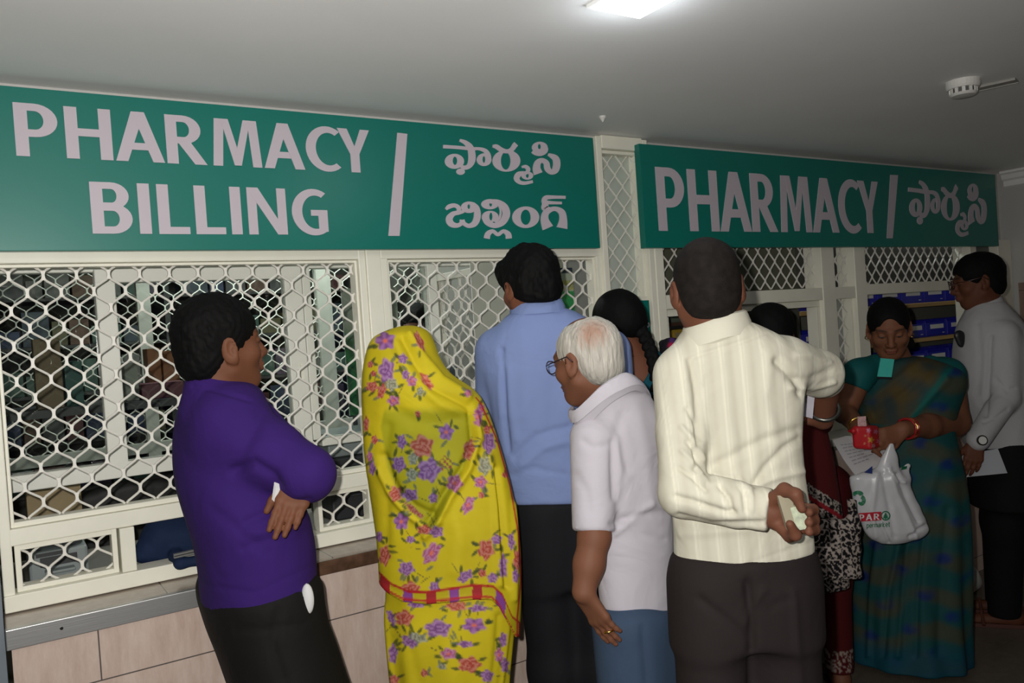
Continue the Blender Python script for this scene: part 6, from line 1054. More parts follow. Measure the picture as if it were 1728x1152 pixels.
# ================================================================ THINGS HELD AND CARRIED
def rbox(f, c, ax, hs, r=0.006, k=0.0):
    """rounded box in a field; ax rows are the three directions, hs half sizes"""
    R = max(hs)*1.8+0.02; c = np.asarray(c, float); sl, X, Y, Z = f.win(c-R, c+R); q = [np.abs((X-c[0])*a[0]+(Y-c[1])*a[1]+(Z-c[2])*a[2])-(h-r) for a, h in zip(ax, hs)]
    f.put(sl, np.sqrt(sum(np.maximum(v, 0)**2 for v in q))+np.minimum(np.maximum(np.maximum(q[0], q[1]), q[2]), 0)-r, k)
def plastic_bag():
    dp = 2.96; root = empty('carrier_bag', P(1500, 880, dp), 'white plastic supermarket carrier bag printed red and green hanging from her hand', 'bag')
    R_ = [(1433, 1512, 796), (1434, 1532, 810), (1438, 1540, 836), (1445, 1550, 858), (1452, 1560, 878), (1462, 1567, 896), (1474, 1556, 908), (1490, 1530, 917)]
    st = rows(R_, dp, H_R, 0.36); f = F(*(lambda b: (b[0], b[1]+[0, 0, 0.16]))(box_of(st, 0.05)), 0.0036); f.loft(st, sm=0.015)
    f.chain([P(1492, 806, dp-0.01), P(1500, 780, dp-0.01), P(1505, 752, dp-0.02)], [0.042, 0.020, 0.011], 0.03, H_F, 0.5); f.cap(P(1524, 800, dp+0.01), P(1532, 786, dp+0.01), 0.014, 0.010, 0.02, H_F, 0.4); f.noise(0.0025, 45, 4, (1, 1, 0.5)); f.noise(0.0015, 110, 5)
    fo = [([(1500, 790), (1512, 830), (1530, 870), (1545, 905)], 5, 0.008), ([(1490, 800), (1500, 850), (1510, 905)], 5, -0.006), ([(1515, 800), (1530, 840), (1550, 880)], 4, -0.009), ([(1480, 800), (1472, 860), (1478, 905)], 5, 0.005), ([(1535, 905), (1550, 893), (1566, 884)], 3, -0.007), ([(1500, 915), (1492, 895), (1480, 880)], 3, -0.006), ([(1505, 800), (1516, 812), (1526, 814)], 3, 0.006)]
    Vs, Q = f.mesh(); Vs = smoothv(Vs, Q, 1); N = vnormals(Vs, Q); Vs = folds(Vs, N, fo); o = surf('bag', [(Vs, Q)], mat('white_plastic', (0.50, 0.50, 0.52), 0.32, bump=(60, 0.15, 0.003)), root, sm=0)
    px, py = proj(Vs); dz = (Vs-EYE)@FWD
    def on(x, y, lift=0.0015):
        d2 = (px-x)**2+(py-y)**2; m = d2 < 16
        if not m.any(): m = d2 < d2.min()+9
        return P(x, y, dz[m].min()-lift)
    gm, rm, wm = mat('print_green', (0.01, 0.14, 0.06), 0.4), mat('print_red', (0.42, 0.012, 0.03), 0.4), mat('print_white', (0.6, 0.6, 0.6), 0.4)
    def decal(name, shapes, T, m, lift):
        mb = MB()
        for sh in shapes:
            if sh[0] == 'strip':
                n = len(sh[1]); vs = [on(*T(*p), lift) for p in sh[1]]+[on(*T(*p), lift) for p in sh[2]]; mb.add(vs, [(k, k+1, n+k+1, n+k) for k in range(n-1)])
            else: mb.add([on(*T(*p), lift) for p in sh[1]], [tuple(range(len(sh[1])))])
        return mb.build(name, m, o)
    tl = lambda x, y: (1450+x*38-y*1.0, 868-2.2*x-y*7+6)          # along the red label
    g = MB(); n = 10; vs = [on(1449.5+38*i/n, y-2.5*i/n, 0.0015) for i in range(n+1) for y in (865.5, 880)]; g.add(vs, [(2*i, 2*i+2, 2*i+3, 2*i+1) for i in range(n)]); g.build('red_label', rm, o)
    x = 0
    sh = []
    for ch, x0, w_ in (('P', 1450.5, 8), ('A', 1461, 11), ('R', 1474.5, 10)):
        wd, cs = GLY[ch](); T = lambda a, b, x0=x0, w_=w_, wd=wd: (x0+a/wd*w_, 878.3-(x0-1449)*0.06-b*10.5)
        for c in cs: sh.append((c[0], *[[T(*p) for p in q] for q in c[1:]]))
    decal('label_letters', sh, lambda a, b: (a, b), wm, 0.003)
    cir = [(1494.5+8.2*math.cos(a), 870+8.2*math.sin(a)) for a in np.linspace(0, 6.2832, 25)]; ci2 = [(1494.5+6.2*math.cos(a), 870+6.2*math.sin(a)) for a in np.linspace(0, 6.2832, 25)]
    tree = ('poly', [(1494.5, 864.5), (1497, 868), (1496, 868), (1499, 871.5), (1497, 871.5), (1500, 874.5), (1495.4, 874.5), (1495.4, 876), (1493.6, 876), (1493.6, 874.5), (1489, 874.5), (1492, 871.5), (1490, 871.5), (1493, 868), (1492, 868)])
    decal('tree_mark', [('strip', cir, ci2), tree], lambda a, b: (a, b), gm, 0.0022)
    a1 = [(1448+9*math.cos(a), 833+5.5*math.sin(a)) for a in np.linspace(2.6, 6.6, 14)]; a2 = [(1447+3.5*math.cos(a), 836+2.2*math.sin(a)) for a in np.linspace(2.6, 6.6, 14)]; b1 = [(1454+7*math.cos(a), 844+9*math.sin(a)) for a in np.linspace(-1.5, 2.6, 14)]; b2 = [(1452+2.5*math.cos(a), 844+3*math.sin(a)) for a in np.linspace(-1.5, 2.6, 14)]
    decal('green_mark', [('strip', a1, a2), ('strip', b1, b2)], lambda a, b: (a, b), gm, 0.0022)
    LOW = dict(h=[[(0, 1.5), (0, 0)], [(0, 0.7), (0.3, 1), (0.55, 0.8), (0.55, 0)]], y=[[(0, 1), (0.3, 0.05)], [(0.6, 1), (0.3, 0), (0.1, -0.45)]], p=[[(0, 1), (0, -0.5)], [(0, 0.8), (0.35, 1), (0.6, 0.5), (0.35, 0), (0, 0.15)]], e=[[(0.05, 0.5), (0.58, 0.5), (0.5, 0.9), (0.25, 1), (0.02, 0.6), (0.1, 0.15), (0.35, 0), (0.58, 0.15)]], r=[[(0, 1), (0, 0)], [(0, 0.7), (0.2, 0.95), (0.4, 0.95)]], m=[[(0, 1), (0, 0)], [(0, 0.8), (0.25, 1), (0.42, 0.75), (0.42, 0)], [(0.42, 0.8), (0.65, 1), (0.84, 0.75), (0.84, 0)]], a=[[(0.05, 0.85), (0.3, 1), (0.52, 0.8), (0.52, 0)], [(0.52, 0.55), (0.15, 0.5), (0.03, 0.2), (0.25, 0), (0.52, 0.2)]], k=[[(0, 1.5), (0, 0)], [(0.5, 1), (0.05, 0.5), (0.55, 0)]], t=[[(0.2, 1.4), (0.2, 0.2), (0.45, 0)], [(0, 1), (0.45, 1)]])
    x = 1463.0; sh = []
    for ch in 'permarket':
        for s_ in LOW[ch]: b = brush([(q[0], q[1], 0.2) for q in s_]); T = lambda p, x=x: (x+p[0]*5.6, 890-p[1]*5.6-(x-1463)*0.05); sh.append(('strip', [T(p) for p in b[1]], [T(p) for p in b[2]]))
        x += (0.84 if ch == 'm' else 0.42 if ch in 'rt' else 0.58)*5.6+1.3
    decal('market_lettering', sh, lambda a, b: (a, b), gm, 0.0022)
    decal('blue_corner', [('poly', [(1458, 797), (1472, 786), (1472, 799)])], lambda a, b: (a, b), mat('print_blue', (0.01, 0.03, 0.14), 0.4), 0.002); decal('green_corner', [('poly', [(1521, 787), (1531, 786), (1530, 791), (1521, 793)])], lambda a, b: (a, b), gm, 0.002)
plastic_bag()
def purse():
    dp = 2.99; c = P(1461, 737, dp); ax = np.array([nrm(H_R*0.72-H_F*0.69), nrm(H_R*0.69+H_F*0.72), nrm(UPV)])
    root = empty('purse', c, 'small open red purse with flower print in the hands of the teal saree woman', 'purse')
    f = F(c-0.13, c+0.13, 0.0028); rbox(f, c, ax, (0.034, 0.046, 0.042), 0.012); f.cap(P(1440, 727, dp-0.02), P(1432, 727, dp), 0.009, 0.004, 0.01); rbox(f, c+UPV*0.05, ax, (0.022, 0.034, 0.03), 0.006) if False else None
    def pc(V, N):
        px, py = proj(V); C = np.tile(np.array((0.42, 0.008, 0.014)), (len(V), 1))
        for x, y, r, col in ((1470, 742, 5, (0.5, 0.26, 0.03)), (1478, 728, 4, (0.45, 0.12, 0.25)), (1483, 744, 4, (0.45, 0.10, 0.2)), (1466, 726, 4, (0.45, 0.15, 0.25)), (1474, 752, 3.5, (0.4, 0.2, 0.2)), (1486, 733, 3, (0.5, 0.3, 0.05)), (1460, 735, 2, (0.5, 0.2, 0.1)), (1459, 748, 2, (0.5, 0.2, 0.1))):
            th = np.arctan2(py-y, px-x); m = np.clip((1+0.3*np.cos(5*th)-np.hypot(px-x, py-y)/r)*3, 0, 1)[:, None]; C = C*(1-m)+np.array(col)*m
        return C
    b = surf('purse_body', [f], mat('purse_cloth', (0.4, 0.01, 0.01), 0.5, vc=True), root, pc); b['label'] = 'red flower printed pouch'
    q = [P(1447, 703, dp-0.02), P(1461, 702, dp-0.02), P(1463, 725, dp-0.02), P(1448, 726, dp-0.02)]; tag(MB().prism(q, lambda p: p, lambda p: p+FWD*0.002).build('banknote', mat('pink_note', (0.48, 0.30, 0.30), 0.7, var=(120, 0.3))), 'folded pinkish banknote standing in the red purse', 'money')
purse()
def papers():
    q = [(1405, 743, 3.12), (1428, 735, 3.14), (1462, 740, 3.10), (1492, 752, 3.05), (1503, 772, 3.00), (1480, 788, 2.97), (1442, 800, 2.95), (1424, 776, 3.02)]
    root = empty('bill_papers', P(1450, 765, 3.04), 'white printed bill sheets under the red purse, over the carrier bag', 'paper'); pts = [P(*p) for p in q]; c = sum(pts)/len(pts); n = nrm(np.cross(pts[3]-pts[0], pts[6]-pts[0])); n = n if n[2] > 0 else -n
    mb = MB(); m = len(pts); vs = pts+[c-n*0.004]; lo = [p-n*0.003 for p in vs]; mb.add(vs+lo, [(i, (i+1) % m, m) for i in range(m)]+[(m+1+(i+1) % m, m+1+i, 2*m+1) for i in range(m)]+[(i, m+1+i, m+1+(i+1) % m, (i+1) % m) for i in range(m)]); s = mb.build('sheet', mat('paper_bill', (0.52, 0.51, 0.52), 0.7), root)
    mb = MB()
    for i in range(7):
        t = 0.18+0.1*i; a = pts[0]*(1-t)+pts[6]*t; b = pts[2]*(1-t)+pts[4]*t; d = b-a; e = a+d*0.12; g = a+d*(0.75 if i % 2 else 0.55); w_ = nrm(np.cross(d, n))*0.0016
        for k in range(4): u, v = e+(g-e)*(k/4), e+(g-e)*(k/4+0.2); lift = n*0.004-n*0.004*0; mb.quad(u-w_+lift, v-w_+lift, v+w_+lift, u+w_+lift)
    mb.build('printed_lines', mat('ink_grey', (0.22, 0.22, 0.25), 0.7), s)
papers()
def blue_bag():
    root = empty('shoulder_bag', PY(285, 920, 2.47), 'navy blue cloth bag with steel zip wedged in the open hatch', 'bag'); p = lambda x, y, Y: PY(x, y, Y)
    f = F(p(285, 920, 2.5)-[0.16, 0.16, 0.16], p(330, 920, 2.5)+[0.2, 0.18, 0.16], 0.0042)
    f.chain([p(252, 925, 2.51), p(272, 905, 2.52), p(305, 905, 2.52), p(350, 905, 2.52)], [0.034, 0.048, 0.055, 0.052], 0.03); f.cap(p(240, 935, 2.51), p(330, 930, 2.50), 0.022, 0.03, 0.02); f.cap(p(268, 884, 2.52), p(300, 884, 2.53), 0.022, 0.03, 0.02)
    f.chain([p(296, 938, 2.45), p(304, 950, 2.395), p(340, 944, 2.392)], [0.020, 0.013, 0.016], 0.02); f.noise(0.003, 70, 3, (1, 1, 0.6))
    b = surf('bag_body', [f], cloth('navy_cloth', (0.010, 0.022, 0.062), 300, 0.8, 0.5), root)
    a, c = p(293, 938, 2.385), p(332, 929, 2.385); d = nrm(c-a); u = nrm(ZU-d*d[2]); MB().obox((a+c)/2, d*np.linalg.norm(c-a)/2, u*0.006, np.cross(d, u)*0.006).build('zip', mat('zip_steel', (0.55, 0.55, 0.53), 0.3, 0.9), b)
    MB().obox((a+c)/2, d*np.linalg.norm(c-a)/2, u*0.0012, np.cross(d, u)*0.0068).build('zip_seam', mat('dark_plastic', (0.01, 0.01, 0.012), 0.4), b)
blue_bag()
c = PY(1636, 950, 2.22); c[2] = 0; tag(shoe('slipper', c+[0.10, 0.03, 0], c+[-0.12, 0.0, 0], mat('white_canvas', (0.5, 0.5, 0.48), 0.7), None), 'single white slipper on the floor behind the teal saree', 'shoe')
# ================================================================ INSIDE THE PHARMACY
def tube_fixture(x, y, z, ln, label):
    t = empty('tube_light', (x, y, z), label, 'light'); MB().box((x-ln/2, y-0.03, z+0.03), (x+ln/2, y+0.03, z+0.075)).build('batten', M_CEIL, t); MB().tube([(x-ln/2+0.02, y, z+0.015), (x+ln/2-0.02, y, z+0.015)], 0.013, 10).build('tube', mat('tube_glow', (0.9, 1, 0.95), 0.5, emit=((0.92, 1.0, 0.95), 6.0)), t)
tube_fixture(1.3, 4.0, 2.385, 1.3, 'fluorescent tube light over the billing room'); tube_fixture(4.4, 3.2, 2.385, 1.2, 'fluorescent tube light over the dispensing room')
struct('trim_4', MB().box((2.25, 2.58, 1.50), (3.34, 2.61, 1.85)), mat('olive_panel', (0.105, 0.108, 0.075), 0.7)); struct('trim_5', MB().box((3.36, 2.58, 1.54), (4.92, 2.61, 1.85)), mat('grey_olive_panel', (0.07, 0.07, 0.062), 0.7))
def simple_box(name, lo, hi, m, label, cat, group=None, par=None): return tag(MB().box(lo, hi).build(name, m, None, 0.002), label, cat, group)
def copy_thing(o, loc):
    c = o.copy(); COL.objects.link(c); c.location = loc
    for ch in [k for k in SC.objects if k.parent == o]:
        d = ch.copy(); COL.objects.link(d); d.parent = c
        for g in [k for k in SC.objects if k.parent == ch]: e = g.copy(); COL.objects.link(e); e.parent = d
    return c
# shelves of blue bins
YB = 2.8; xs = [PY(x, 505, YB)[0] for x in (1452, 1470, 1502, 1540, 1582, 1616)]; zt = [PY(1540, y, YB)[2] for y in (512, 571, 622)]
M_WOOD = mat('shelf_wood', (0.42, 0.26, 0.10), 0.5, var=(8, 0.15), stretch=(0.3, 1, 8)); rk = empty('bin_rack', (4.8, YB+0.2, 0), 'wooden shelf rack behind the right opening holding blue bins', 'shelf')
for z in zt: MB().box((3.6, YB-0.03, z-0.024), (6.0, YB+0.32, z)).build('shelf', M_WOOD, rk, 0.002)
for x in (3.575, 6.0): MB().box((x, YB-0.02, 0), (x+0.025, YB+0.32, 1.9)).build('upright', M_DARK, rk)
MB().box((3.6, YB+0.32, 0.3), (6.0, YB+0.34, 1.9)).build('back_panel', mat('rack_back', (0.20, 0.20, 0.17), 0.8), rk)
M_BIN = mat('bin_blue', (0.020, 0.022, 0.36), 0.35); M_LAB = mat('bin_label', (0.62, 0.6, 0.6), 0.6)
def make_bin(loc, label):
    t = empty('storage_bin', loc, label, 'bin', 'blue storage bins on the wooden shelves'); x, y, z = loc; w_, d, h = 0.225, 0.26, 0.098; mb = MB(); mb.box((x, y, z), (x+w_, y+d, z+0.005)).box((x, y, z+0.0051), (x+0.004, y+d, z+h)).box((x+w_-0.004, y, z+0.0051), (x+w_, y+d, z+h)).box((x+0.0041, y, z+0.0051), (x+w_-0.0041, y+0.004, z+h*0.86)).box((x+0.0041, y+d-0.004, z+0.0051), (x+w_-0.0041, y+d, z+h))
    mb.build('tray', M_BIN, t, 0.0015); MB().box((x+0.05, y-0.002, z+0.046), (x+w_-0.03, y, z+0.072)).build('label', M_LAB, t); MB().box((x+w_-0.045, y-0.0015, z+0.016), (x+w_-0.022, y, z+0.020)).build('mark', M_LAB, t); return t
first = None
for zi, z in enumerate(zt):
    for i in range(10):
        x = 3.62+i*0.237; lab = 'blue plastic storage bin with white label on the %s wooden shelf' % ('top', 'middle', 'lowest')[zi]
        if first is None: first = make_bin((x, YB, z+0.0005), lab)
        else: b = copy_thing(first, (x, YB, z+0.0005)); b['label'] = lab
# yellow cartons behind the first hatch
YC = 2.98; zc = [PY(1140, y, YC)[2] for y in (577, 548)]; rk = empty('carton_rack', (2.75, YC+0.2, 0), 'brown shelf unit behind the first dispensing hatch', 'shelf')
for z in (zc[0], zc[1]+0.012, zc[1]+0.16): MB().box((2.27, YC-0.02, z-0.016), (3.24, YC+0.3, z)).build('shelf', mat('dark_brown_wood', (0.075, 0.035, 0.02), 0.5), rk)
for x in (2.25, 3.24): MB().box((x, YC-0.01, 0), (x+0.02, YC+0.3, zc[1]+0.16)).build('upright', mat('dark_brown_wood', (0.075, 0.035, 0.02), 0.5), rk)
M_YB = mat('yellow_carton', (0.42, 0.27, 0.03), 0.5, var=(30, 0.2)); M_GB = mat('grey_green_carton', (0.10, 0.125, 0.09), 0.6, var=(30, 0.25)); M_TAN = mat('tan_carton', (0.30, 0.24, 0.14), 0.6)
for i in range(11):
    x = 2.30+i*0.083; t = empty('medicine_carton', (x, YC, zc[0]), 'yellow medicine carton in the row behind the first hatch', 'carton', 'yellow cartons behind the first hatch'); MB().box((x, YC, zc[0]+0.0005), (x+0.078, YC+0.16, zc[0]+0.062)).build('box', M_YB, t, 0.0015); MB().box((x+0.012, YC-0.001, zc[0]+0.022), (x+0.062, YC, zc[0]+0.045)).build('label', M_TAN, t)
for i in range(8): x = 2.30+i*0.115; z = zc[1]+0.0125; tag(MB().box((x, YC+0.01, z), (x+0.108, YC+0.18, z+0.05)).build('medicine_carton', M_GB, None, 0.0015), 'grey green carton on the shelf above the yellow cartons', 'carton', 'grey green cartons behind the first hatch')
# far medicine shelves
rk = empty('medicine_rack', (0.3, 5.4, 0), 'tall dark shelf rack along the far wall of the billing room', 'shelf'); M_RK = mat('rack_dark_steel', (0.06, 0.06, 0.058), 0.6)
for z in (0.75, 1.02, 1.29, 1.56, 1.83, 2.1): MB().box((-2.4, 5.2, z-0.018), (2.1, 5.6, z)).build('shelf', M_RK, rk)
for x in (-2.4, -1.3, -0.2, 0.9, 2.08): MB().box((x, 5.19, 0), (x+0.03, 5.6, 2.2)).build('upright', M_RK, rk)
cols = [(0.16, 0.02, 0.025), (0.02, 0.05, 0.16), (0.2, 0.17, 0.06), (0.05, 0.14, 0.10), (0.25, 0.24, 0.22), (0.2, 0.08, 0.03), (0.10, 0.05, 0.12), (0.13, 0.13, 0.13), (0.06, 0.09, 0.13)]; nm = ['dark red', 'navy blue', 'yellow', 'green', 'white', 'orange', 'purple', 'grey', 'slate']; rg = np.random.default_rng(3)
for si, z in enumerate((0.75, 1.02, 1.29, 1.56, 1.83)):
    x = -2.33
    while x < 2.0:
        w_ = 0.07+0.09*rg.random(); h = 0.09+0.12*rg.random(); k = int(rg.integers(len(cols)))
        if not any(abs(x+w_/2-u) < w_/2+0.03 for u in (-1.285, -0.185, 0.915)): simple_box('medicine_box', (x, 5.23, z+0.001), (x+w_, 5.40, z+h), mat('box_'+nm[k].replace(' ', '_'), tuple(0.55*c+0.03 for c in cols[k]), 0.5, var=(25, 0.3)), nm[k]+' medicine box on the far dark shelves', 'box', nm[k]+' medicine boxes on the far shelves')
        x += w_+0.012
# nearer table with packets
YT = 3.55; zt_ = PY(270, 672, YT)[2]; t = empty('packing_table', (0.1, 3.7, 0), 'narrow dark raised bench inside the left billing window', 'table'); MB().box((-0.75, YT-0.05, zt_-0.03), (0.95, YT+0.35, zt_)).build('table_top', mat('bench_dark', (0.03, 0.03, 0.035), 0.5), t)
for x in (-0.72, 0.88):
    for y in (YT-0.02, YT+0.28): MB().box((x, y, 0), (x+0.04, y+0.04, zt_-0.03)).build('leg', M_RK, t)
def pk(x0, x1, y0, name, m, label, cat, dy=0.0, dep=0.12, h=None):
    a, b = PY(x0, 672, YT+dy), PY(x1, 672, YT+dy); hh = h or (PY(x0, y0, YT+dy)[2]-zt_); return simple_box(name, (a[0], YT+dy, zt_+0.0005), (b[0], YT+dy+dep, zt_+hh), m, label, cat)
pk(240, 312, 648, 'ledger', mat('ledger_maroon', (0.11, 0.015, 0.03), 0.5), 'thick maroon ledger lying on the dark bench inside', 'book', 0.0, 0.13)
pk(207, 236, 612, 'parcel', mat('parcel_grey', (0.26, 0.27, 0.24), 0.6), 'pale grey parcel standing left of the maroon ledger', 'parcel', 0.02)
pk(254, 276, 588, 'parcel', mat('parcel_orange', (0.26, 0.10, 0.04), 0.6), 'orange parcel standing behind the maroon ledger, left one', 'parcel', 0.15); pk(279, 306, 592, 'parcel', mat('parcel_orange', (0.26, 0.10, 0.04), 0.6), 'orange parcel standing behind the maroon ledger, right one', 'parcel', 0.15)
pk(62, 108, 572, 'parcel', mat('parcel_tan', (0.20, 0.14, 0.075), 0.6), 'tan wrapped parcel at the left end of the dark bench', 'parcel', 0.03); pk(112, 142, 610, 'parcel', mat('parcel_green', (0.03, 0.10, 0.09), 0.6), 'dark green parcel between tan and grey parcels on the bench', 'parcel', 0.04)
# desk inside the window with machines
t = empty('billing_desk', (0.5, 3.0, 0), 'long grey desk just inside the billing windows', 'desk'); MB().box((-0.9, 2.78, 0.775), (2.1, 3.28, 0.80)).build('desk_top', mat('desk_laminate', (0.20, 0.19, 0.17), 0.4), t, 0.003)
for x in (-0.88, 2.02): MB().box((x, 2.80, 0), (x+0.03, 3.26, 0.775)).build('side_panel', mat('desk_laminate', (0.20, 0.19, 0.17), 0.4), t)
def printer(x0, x1, z1, y, label, body):
    t = empty('printer', ((x0+x1)/2, y+0.15, 0.80), label, 'printer'); h = z1-0.80; m = mat('printer_'+body, (0.27, 0.31, 0.31) if body == 'pale' else (0.15, 0.17, 0.18), 0.45); dk = mat('printer_dark', (0.03, 0.033, 0.035), 0.5)
    MB().box((x0, y, 0.8005), (x1, y+0.26, 0.80+h*0.72)).build('body', m, t, 0.008); MB().box((x0+0.01, y+0.03, 0.80+h*0.725), (x1-0.01, y+0.25, z1)).build('scanner_lid', mat('printer_lid', (0.20, 0.23, 0.23), 0.45), t, 0.006)
    MB().box((x0+0.04, y-0.04, 0.80+h*0.28), (x1-0.04, y+0.0, 0.80+h*0.34)).build('paper_tray', m, t, 0.002); MB().box((x0+0.03, y-0.003, 0.80+h*0.40), (x1-0.03, y, 0.80+h*0.60)).build('slot', dk, t); MB().box((x0+0.02, y-0.004, 0.80+h*0.62), (x0+0.10, y, 0.80+h*0.70)).build('control_panel', dk, t)
a, b = PY(48, 950, 2.86), PY(150, 950, 2.86); printer(a[0], b[0], PY(100, 905, 2.86)[2], 2.86, 'pale grey printer behind the small left hatch grille', 'pale')
a, b = PY(556, 780, 2.95), PY(640, 780, 2.95); printer(a[0], b[0]+0.12, PY(600, 738, 2.95)[2]+0.02, 2.95, 'dark grey printer behind the post between the billing windows', 'dark')
a = PY(48, 858, 2.98); b = PY(146, 858, 2.98); simple_box('cardboard_box', (a[0], 3.14, 0.8005), (b[0], 3.27, PY(100, 815, 3.14)[2]), mat('cardboard', (0.33, 0.25, 0.14), 0.8, var=(12, 0.1)), 'beige cardboard box on the desk behind the left grille', 'box')
# office chair seen over the mid rail
def chair(px, py, Y):
    c = PY(px, py, Y); t = empty('office_chair', (c[0], c[1], 0), 'black office chair with curved back behind the left billing window', 'chair'); bl = mat('chair_black', (0.012, 0.012, 0.012), 0.6)
    f = F(c-[0.3, 0.12, 0.28], c+[0.3, 0.16, 0.14], 0.008)
    for i in range(9): u = -0.2+0.05*i; f.cap(c+[u, 0.5*u*u, 0.035-0.9*u*u-0.03], c+[u, 0.5*u*u, -0.22], 0.035, 0.03, 0.03)
    surf('backrest', [f], bl, t); MB().tube([(c[0], c[1]+0.03, c[2]-0.18), (c[0], c[1]+0.05, 0.42), (c[0], c[1]-0.0, 0.40)], 0.018).build('back_stem', bl, t)
    f = F((c[0]-0.3, c[1]-0.5, 0.35), (c[0]+0.3, c[1]+0.1, 0.52), 0.01); rbox(f, (c[0], c[1]-0.2, 0.44), np.eye(3), (0.22, 0.22, 0.045), 0.04); surf('seat', [f], bl, t); MB().tube([(c[0], c[1]-0.2, 0.40), (c[0], c[1]-0.2, 0.09)], 0.025).build('gas_column', M_STEEL, t)
    for k in range(5): a = k*2*math.pi/5; e = np.array([c[0]+0.26*math.cos(a), c[1]-0.2+0.26*math.sin(a), 0.06]); MB().tube([(c[0], c[1]-0.2, 0.10), e], [0.022, 0.014]).build('foot', bl, t); MB().tube([e-[0.012, 0, 0.03], e+[0.012, 0, -0.03]], 0.028, 10).build('castor', bl, t)
chair(222, 832, 3.70) if False else chair(222, 826, 3.42)
# banner with lilac flowers
def picture(name, x0, x1, y0, y1, Y, fn, label, cat, m_name, nx=40, nz=70, thick=0.004):
    a, b = PY(x0, y0, Y), PY(x1, y1, Y); X0, X1, Z1, Z0 = a[0], b[0], a[2], b[2]; vs, fs = [], []
    for j in range(nz+1):
        for i in range(nx+1): vs.append((X0+(X1-X0)*i/nx, Y, Z0+(Z1-Z0)*j/nz))
    for j in range(nz):
        for i in range(nx): k = j*(nx+1)+i; fs.append((k, k+1, k+nx+2, k+nx+1))
    nb = len(vs); vs += [(X0, Y+thick, Z0), (X1, Y+thick, Z0), (X1, Y+thick, Z1), (X0, Y+thick, Z1)]; fs.append((nb+3, nb+2, nb+1, nb))
    me = bpy.data.meshes.new(name); me.from_pydata(vs, [], fs); C = np.ones((len(vs), 4), np.float32); u = np.tile(np.arange(nx+1)/nx, nz+1); v = np.repeat(np.arange(nz+1)/nz, nx+1); C[:nb, :3] = fn(u, v); at = me.color_attributes.new('Col', 'FLOAT_COLOR', 'POINT'); at.data.foreach_set('color', C.ravel()); o = link(name, me, None, mat(m_name, (0.5, 0.5, 0.5), 0.5, vc=True)); return tag(o, label, cat), (X0, X1, Z0, Z1)
def ban(u, v):
    w_ = np.array((0.36, 0.38, 0.33)); C = np.tile(w_, (len(u), 1)); g = np.clip((0.72-v-0.25*u)/0.12, 0, 1)*np.clip((0.62-u)/0.1, 0, 1); leaf = 0.5+0.5*np.sin(u*34+v*22+3*np.sin(v*16)); gc = np.array((0.012, 0.12, 0.03))*(0.6+0.9*leaf)[:, None]; C = C*(1-g[:, None])+gc*g[:, None]
    h = np.exp(-(((u-0.5)/0.45)**2+((v-0.62)/0.16)**2)); C = C*(1-0.35*h[:, None])+np.array((0.20, 0.28, 0.12))*0.35*h[:, None]
    for x, y, r in ((0.25, 0.55, 0.085), (0.38, 0.57, 0.08), (0.2, 0.50, 0.06), (0.33, 0.51, 0.06)): th = np.arctan2(v-y, u-x); m = np.clip((1+0.25*np.cos(6*th)-np.hypot((u-x), (v-y)*1.6)/r)*3, 0, 1)[:, None]; C = C*(1-m)+np.array((0.34, 0.26, 0.42))*m
    return C
o, (X0, X1, Z0, Z1) = picture('flower_banner', 575, 683, 487, 690, 3.3, ban, 'white standing banner with lilac flowers and green leaves inside the window', 'banner', 'banner_print')
MB().box((X0+0.02, 3.305, 0.0), (X0+0.035, 3.32, Z1)).box((X1-0.035, 3.305, 0.0), (X1-0.02, 3.32, Z1)).box((X0-0.02, 3.29, 0.0), (X1+0.02, 3.40, 0.03)).build('banner_stand', M_RK, o)
o, _ = picture('window_sheet', 793, 944, 442, 578, 2.585, lambda u, v: np.tile(np.array((0.40, 0.42, 0.36)), (len(u), 1)), 'large pale paper sheet hung inside the right billing window', 'paper', 'sheet_paper', 2, 2)
MB().box((_[0]+0.05, 2.588, _[3]-0.01), (_[0]+0.06, 2.592, 1.776)).box((_[1]-0.06, 2.588, _[3]-0.01), (_[1]-0.05, 2.592, 1.776)).box((_[0]+0.05, 2.50, 1.774), (_[0]+0.06, 2.592, 1.778)).box((_[1]-0.06, 2.50, 1.774), (_[1]-0.05, 2.592, 1.778)).build('hanging_tape', M_FRAME, o)
def pos(u, v):
    C = np.tile(np.array((0.34, 0.38, 0.30)), (len(u), 1)); g = (v < 0.62)[:, None]; C = np.where(g, np.array((0.03, 0.26, 0.075))*(0.7+0.5*np.sin(u*20+v*30)[:, None]**2), C); y = ((v > 0.62) & (v < 0.8))[:, None]; C = np.where(y, np.where((np.sin(u*40)*np.sin(v*60) > 0.2)[:, None], np.array((0.5, 0.42, 0.05)), np.array((0.25, 0.27, 0.15))), C); return np.where((v > 0.9)[:, None], np.array((0.02, 0.03, 0.05)), C)
o, _ = picture('green_poster', 942, 972, 452, 552, 2.64, pos, 'green and yellow poster strip beside the right window post inside', 'poster', 'poster_print', 24, 50); MB().box((_[0], 2.645, _[3]-0.01), (_[0]+0.03, 2.65, 1.80)).box((_[0], 2.50, 1.79), (_[0]+0.03, 2.65, 1.80)).build('hanging_tape', M_FRAME, o)
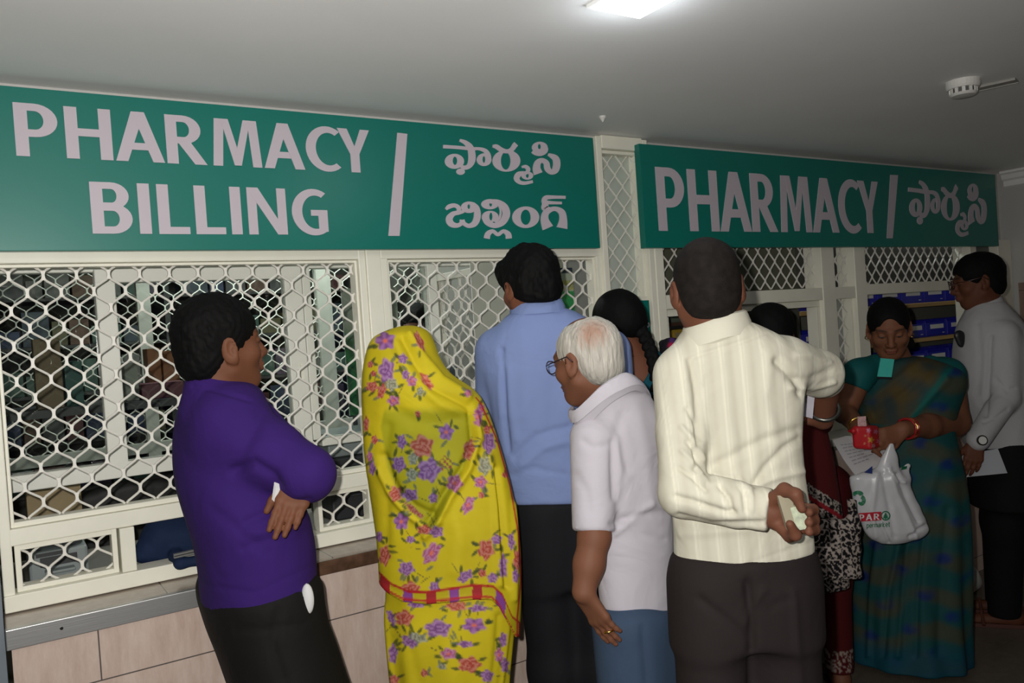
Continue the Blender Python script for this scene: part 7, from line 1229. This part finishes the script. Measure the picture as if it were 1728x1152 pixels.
# clerk standing inside, seen past the veil
def clerk():
    c = PY(704, 552, 3.75); root = person([c[0], c[1]+0.02, 0], 'clerk with dark hair inside the pharmacy, seen through grille right of the veil'); fb = -H_F; hd = Head(c, headframe(hv(-0.2, -0.95, -0.2)), 1.0); b = np.array([c[0], c[1]+0.03, 0]); z0 = c[2]-0.14
    fh = F(hd.c-[0.2, 0.2, 0.25], hd.c+[0.2, 0.2, 0.17], 0.006); hd.build(fh, hd.p(0, -0.03, -0.16)); st = [(z0, b[0], b[1], 0.07, 0.06, 0), (z0-0.05, b[0], b[1], 0.15, 0.08, 0), (z0-0.1, b[0], b[1], 0.19, 0.10, 0), (z0-0.3, b[0], b[1], 0.17, 0.11, 0), (z0-0.55, b[0], b[1], 0.16, 0.11, 0), (z0-0.65, b[0], b[1], 0.165, 0.11, 0)]
    f = F(b-[0.34, 0.4, -0.0]+[0, 0, z0-0.75], b+[0.34, 0.2, z0+0.08], 0.009); f.loft(st); g = F(b-[0.34, 0.45, 0.02], b+[0.34, 0.25, z0], 0.011)
    for s_ in (-1, 1):
        sh, el, wr = b+[s_*0.17, 0, z0-0.1], b+[s_*0.22, 0.0, z0-0.37], b+[s_*0.10, -0.2, z0-0.42]; f.cap(sh, sh*0.5+el*0.5, 0.055, 0.055, 0.03); g.chain([sh, el, wr], [0.042, 0.038, 0.027]); hand(g, wr, (-s_*0.3, -0.9, -0.1), (0, -0.2, 1), s_, 0.4); g.chain([b+[s_*0.08, 0, z0-0.6], b+[s_*0.08, 0, 0.45], b+[s_*0.09, 0, 0.08]], [0.07, 0.055, 0.04]); feet(g, b+[s_*0.09, 0.06, -b[2]], b+[s_*0.09, -0.16, -b[2]])
    surf('body', [fh, g], M_SKIN, root, skincol([hd], (0.14, 0.06, 0.035))); surf('shirt', [f], cloth('clerk_shirt', (0.22, 0.25, 0.30), 700), root)
    t = F(b-[0.25, 0.25, 0], b+[0.25, 0.25, z0-0.5], 0.011)
    for s_ in (-1, 1): t.chain([b+[s_*0.08, 0, z0-0.62], b+[s_*0.08, 0, 0.45], b+[s_*0.09, 0, 0.06]], [0.095, 0.08, 0.065], 0.04)
    surf('trousers', [t], cloth('black_trousering', (0.0055, 0.0055, 0.006), 700, 0.85, 0.2), root); hair_cap('hair', hd, root, M_HAIR, h=0.006)
clerk()
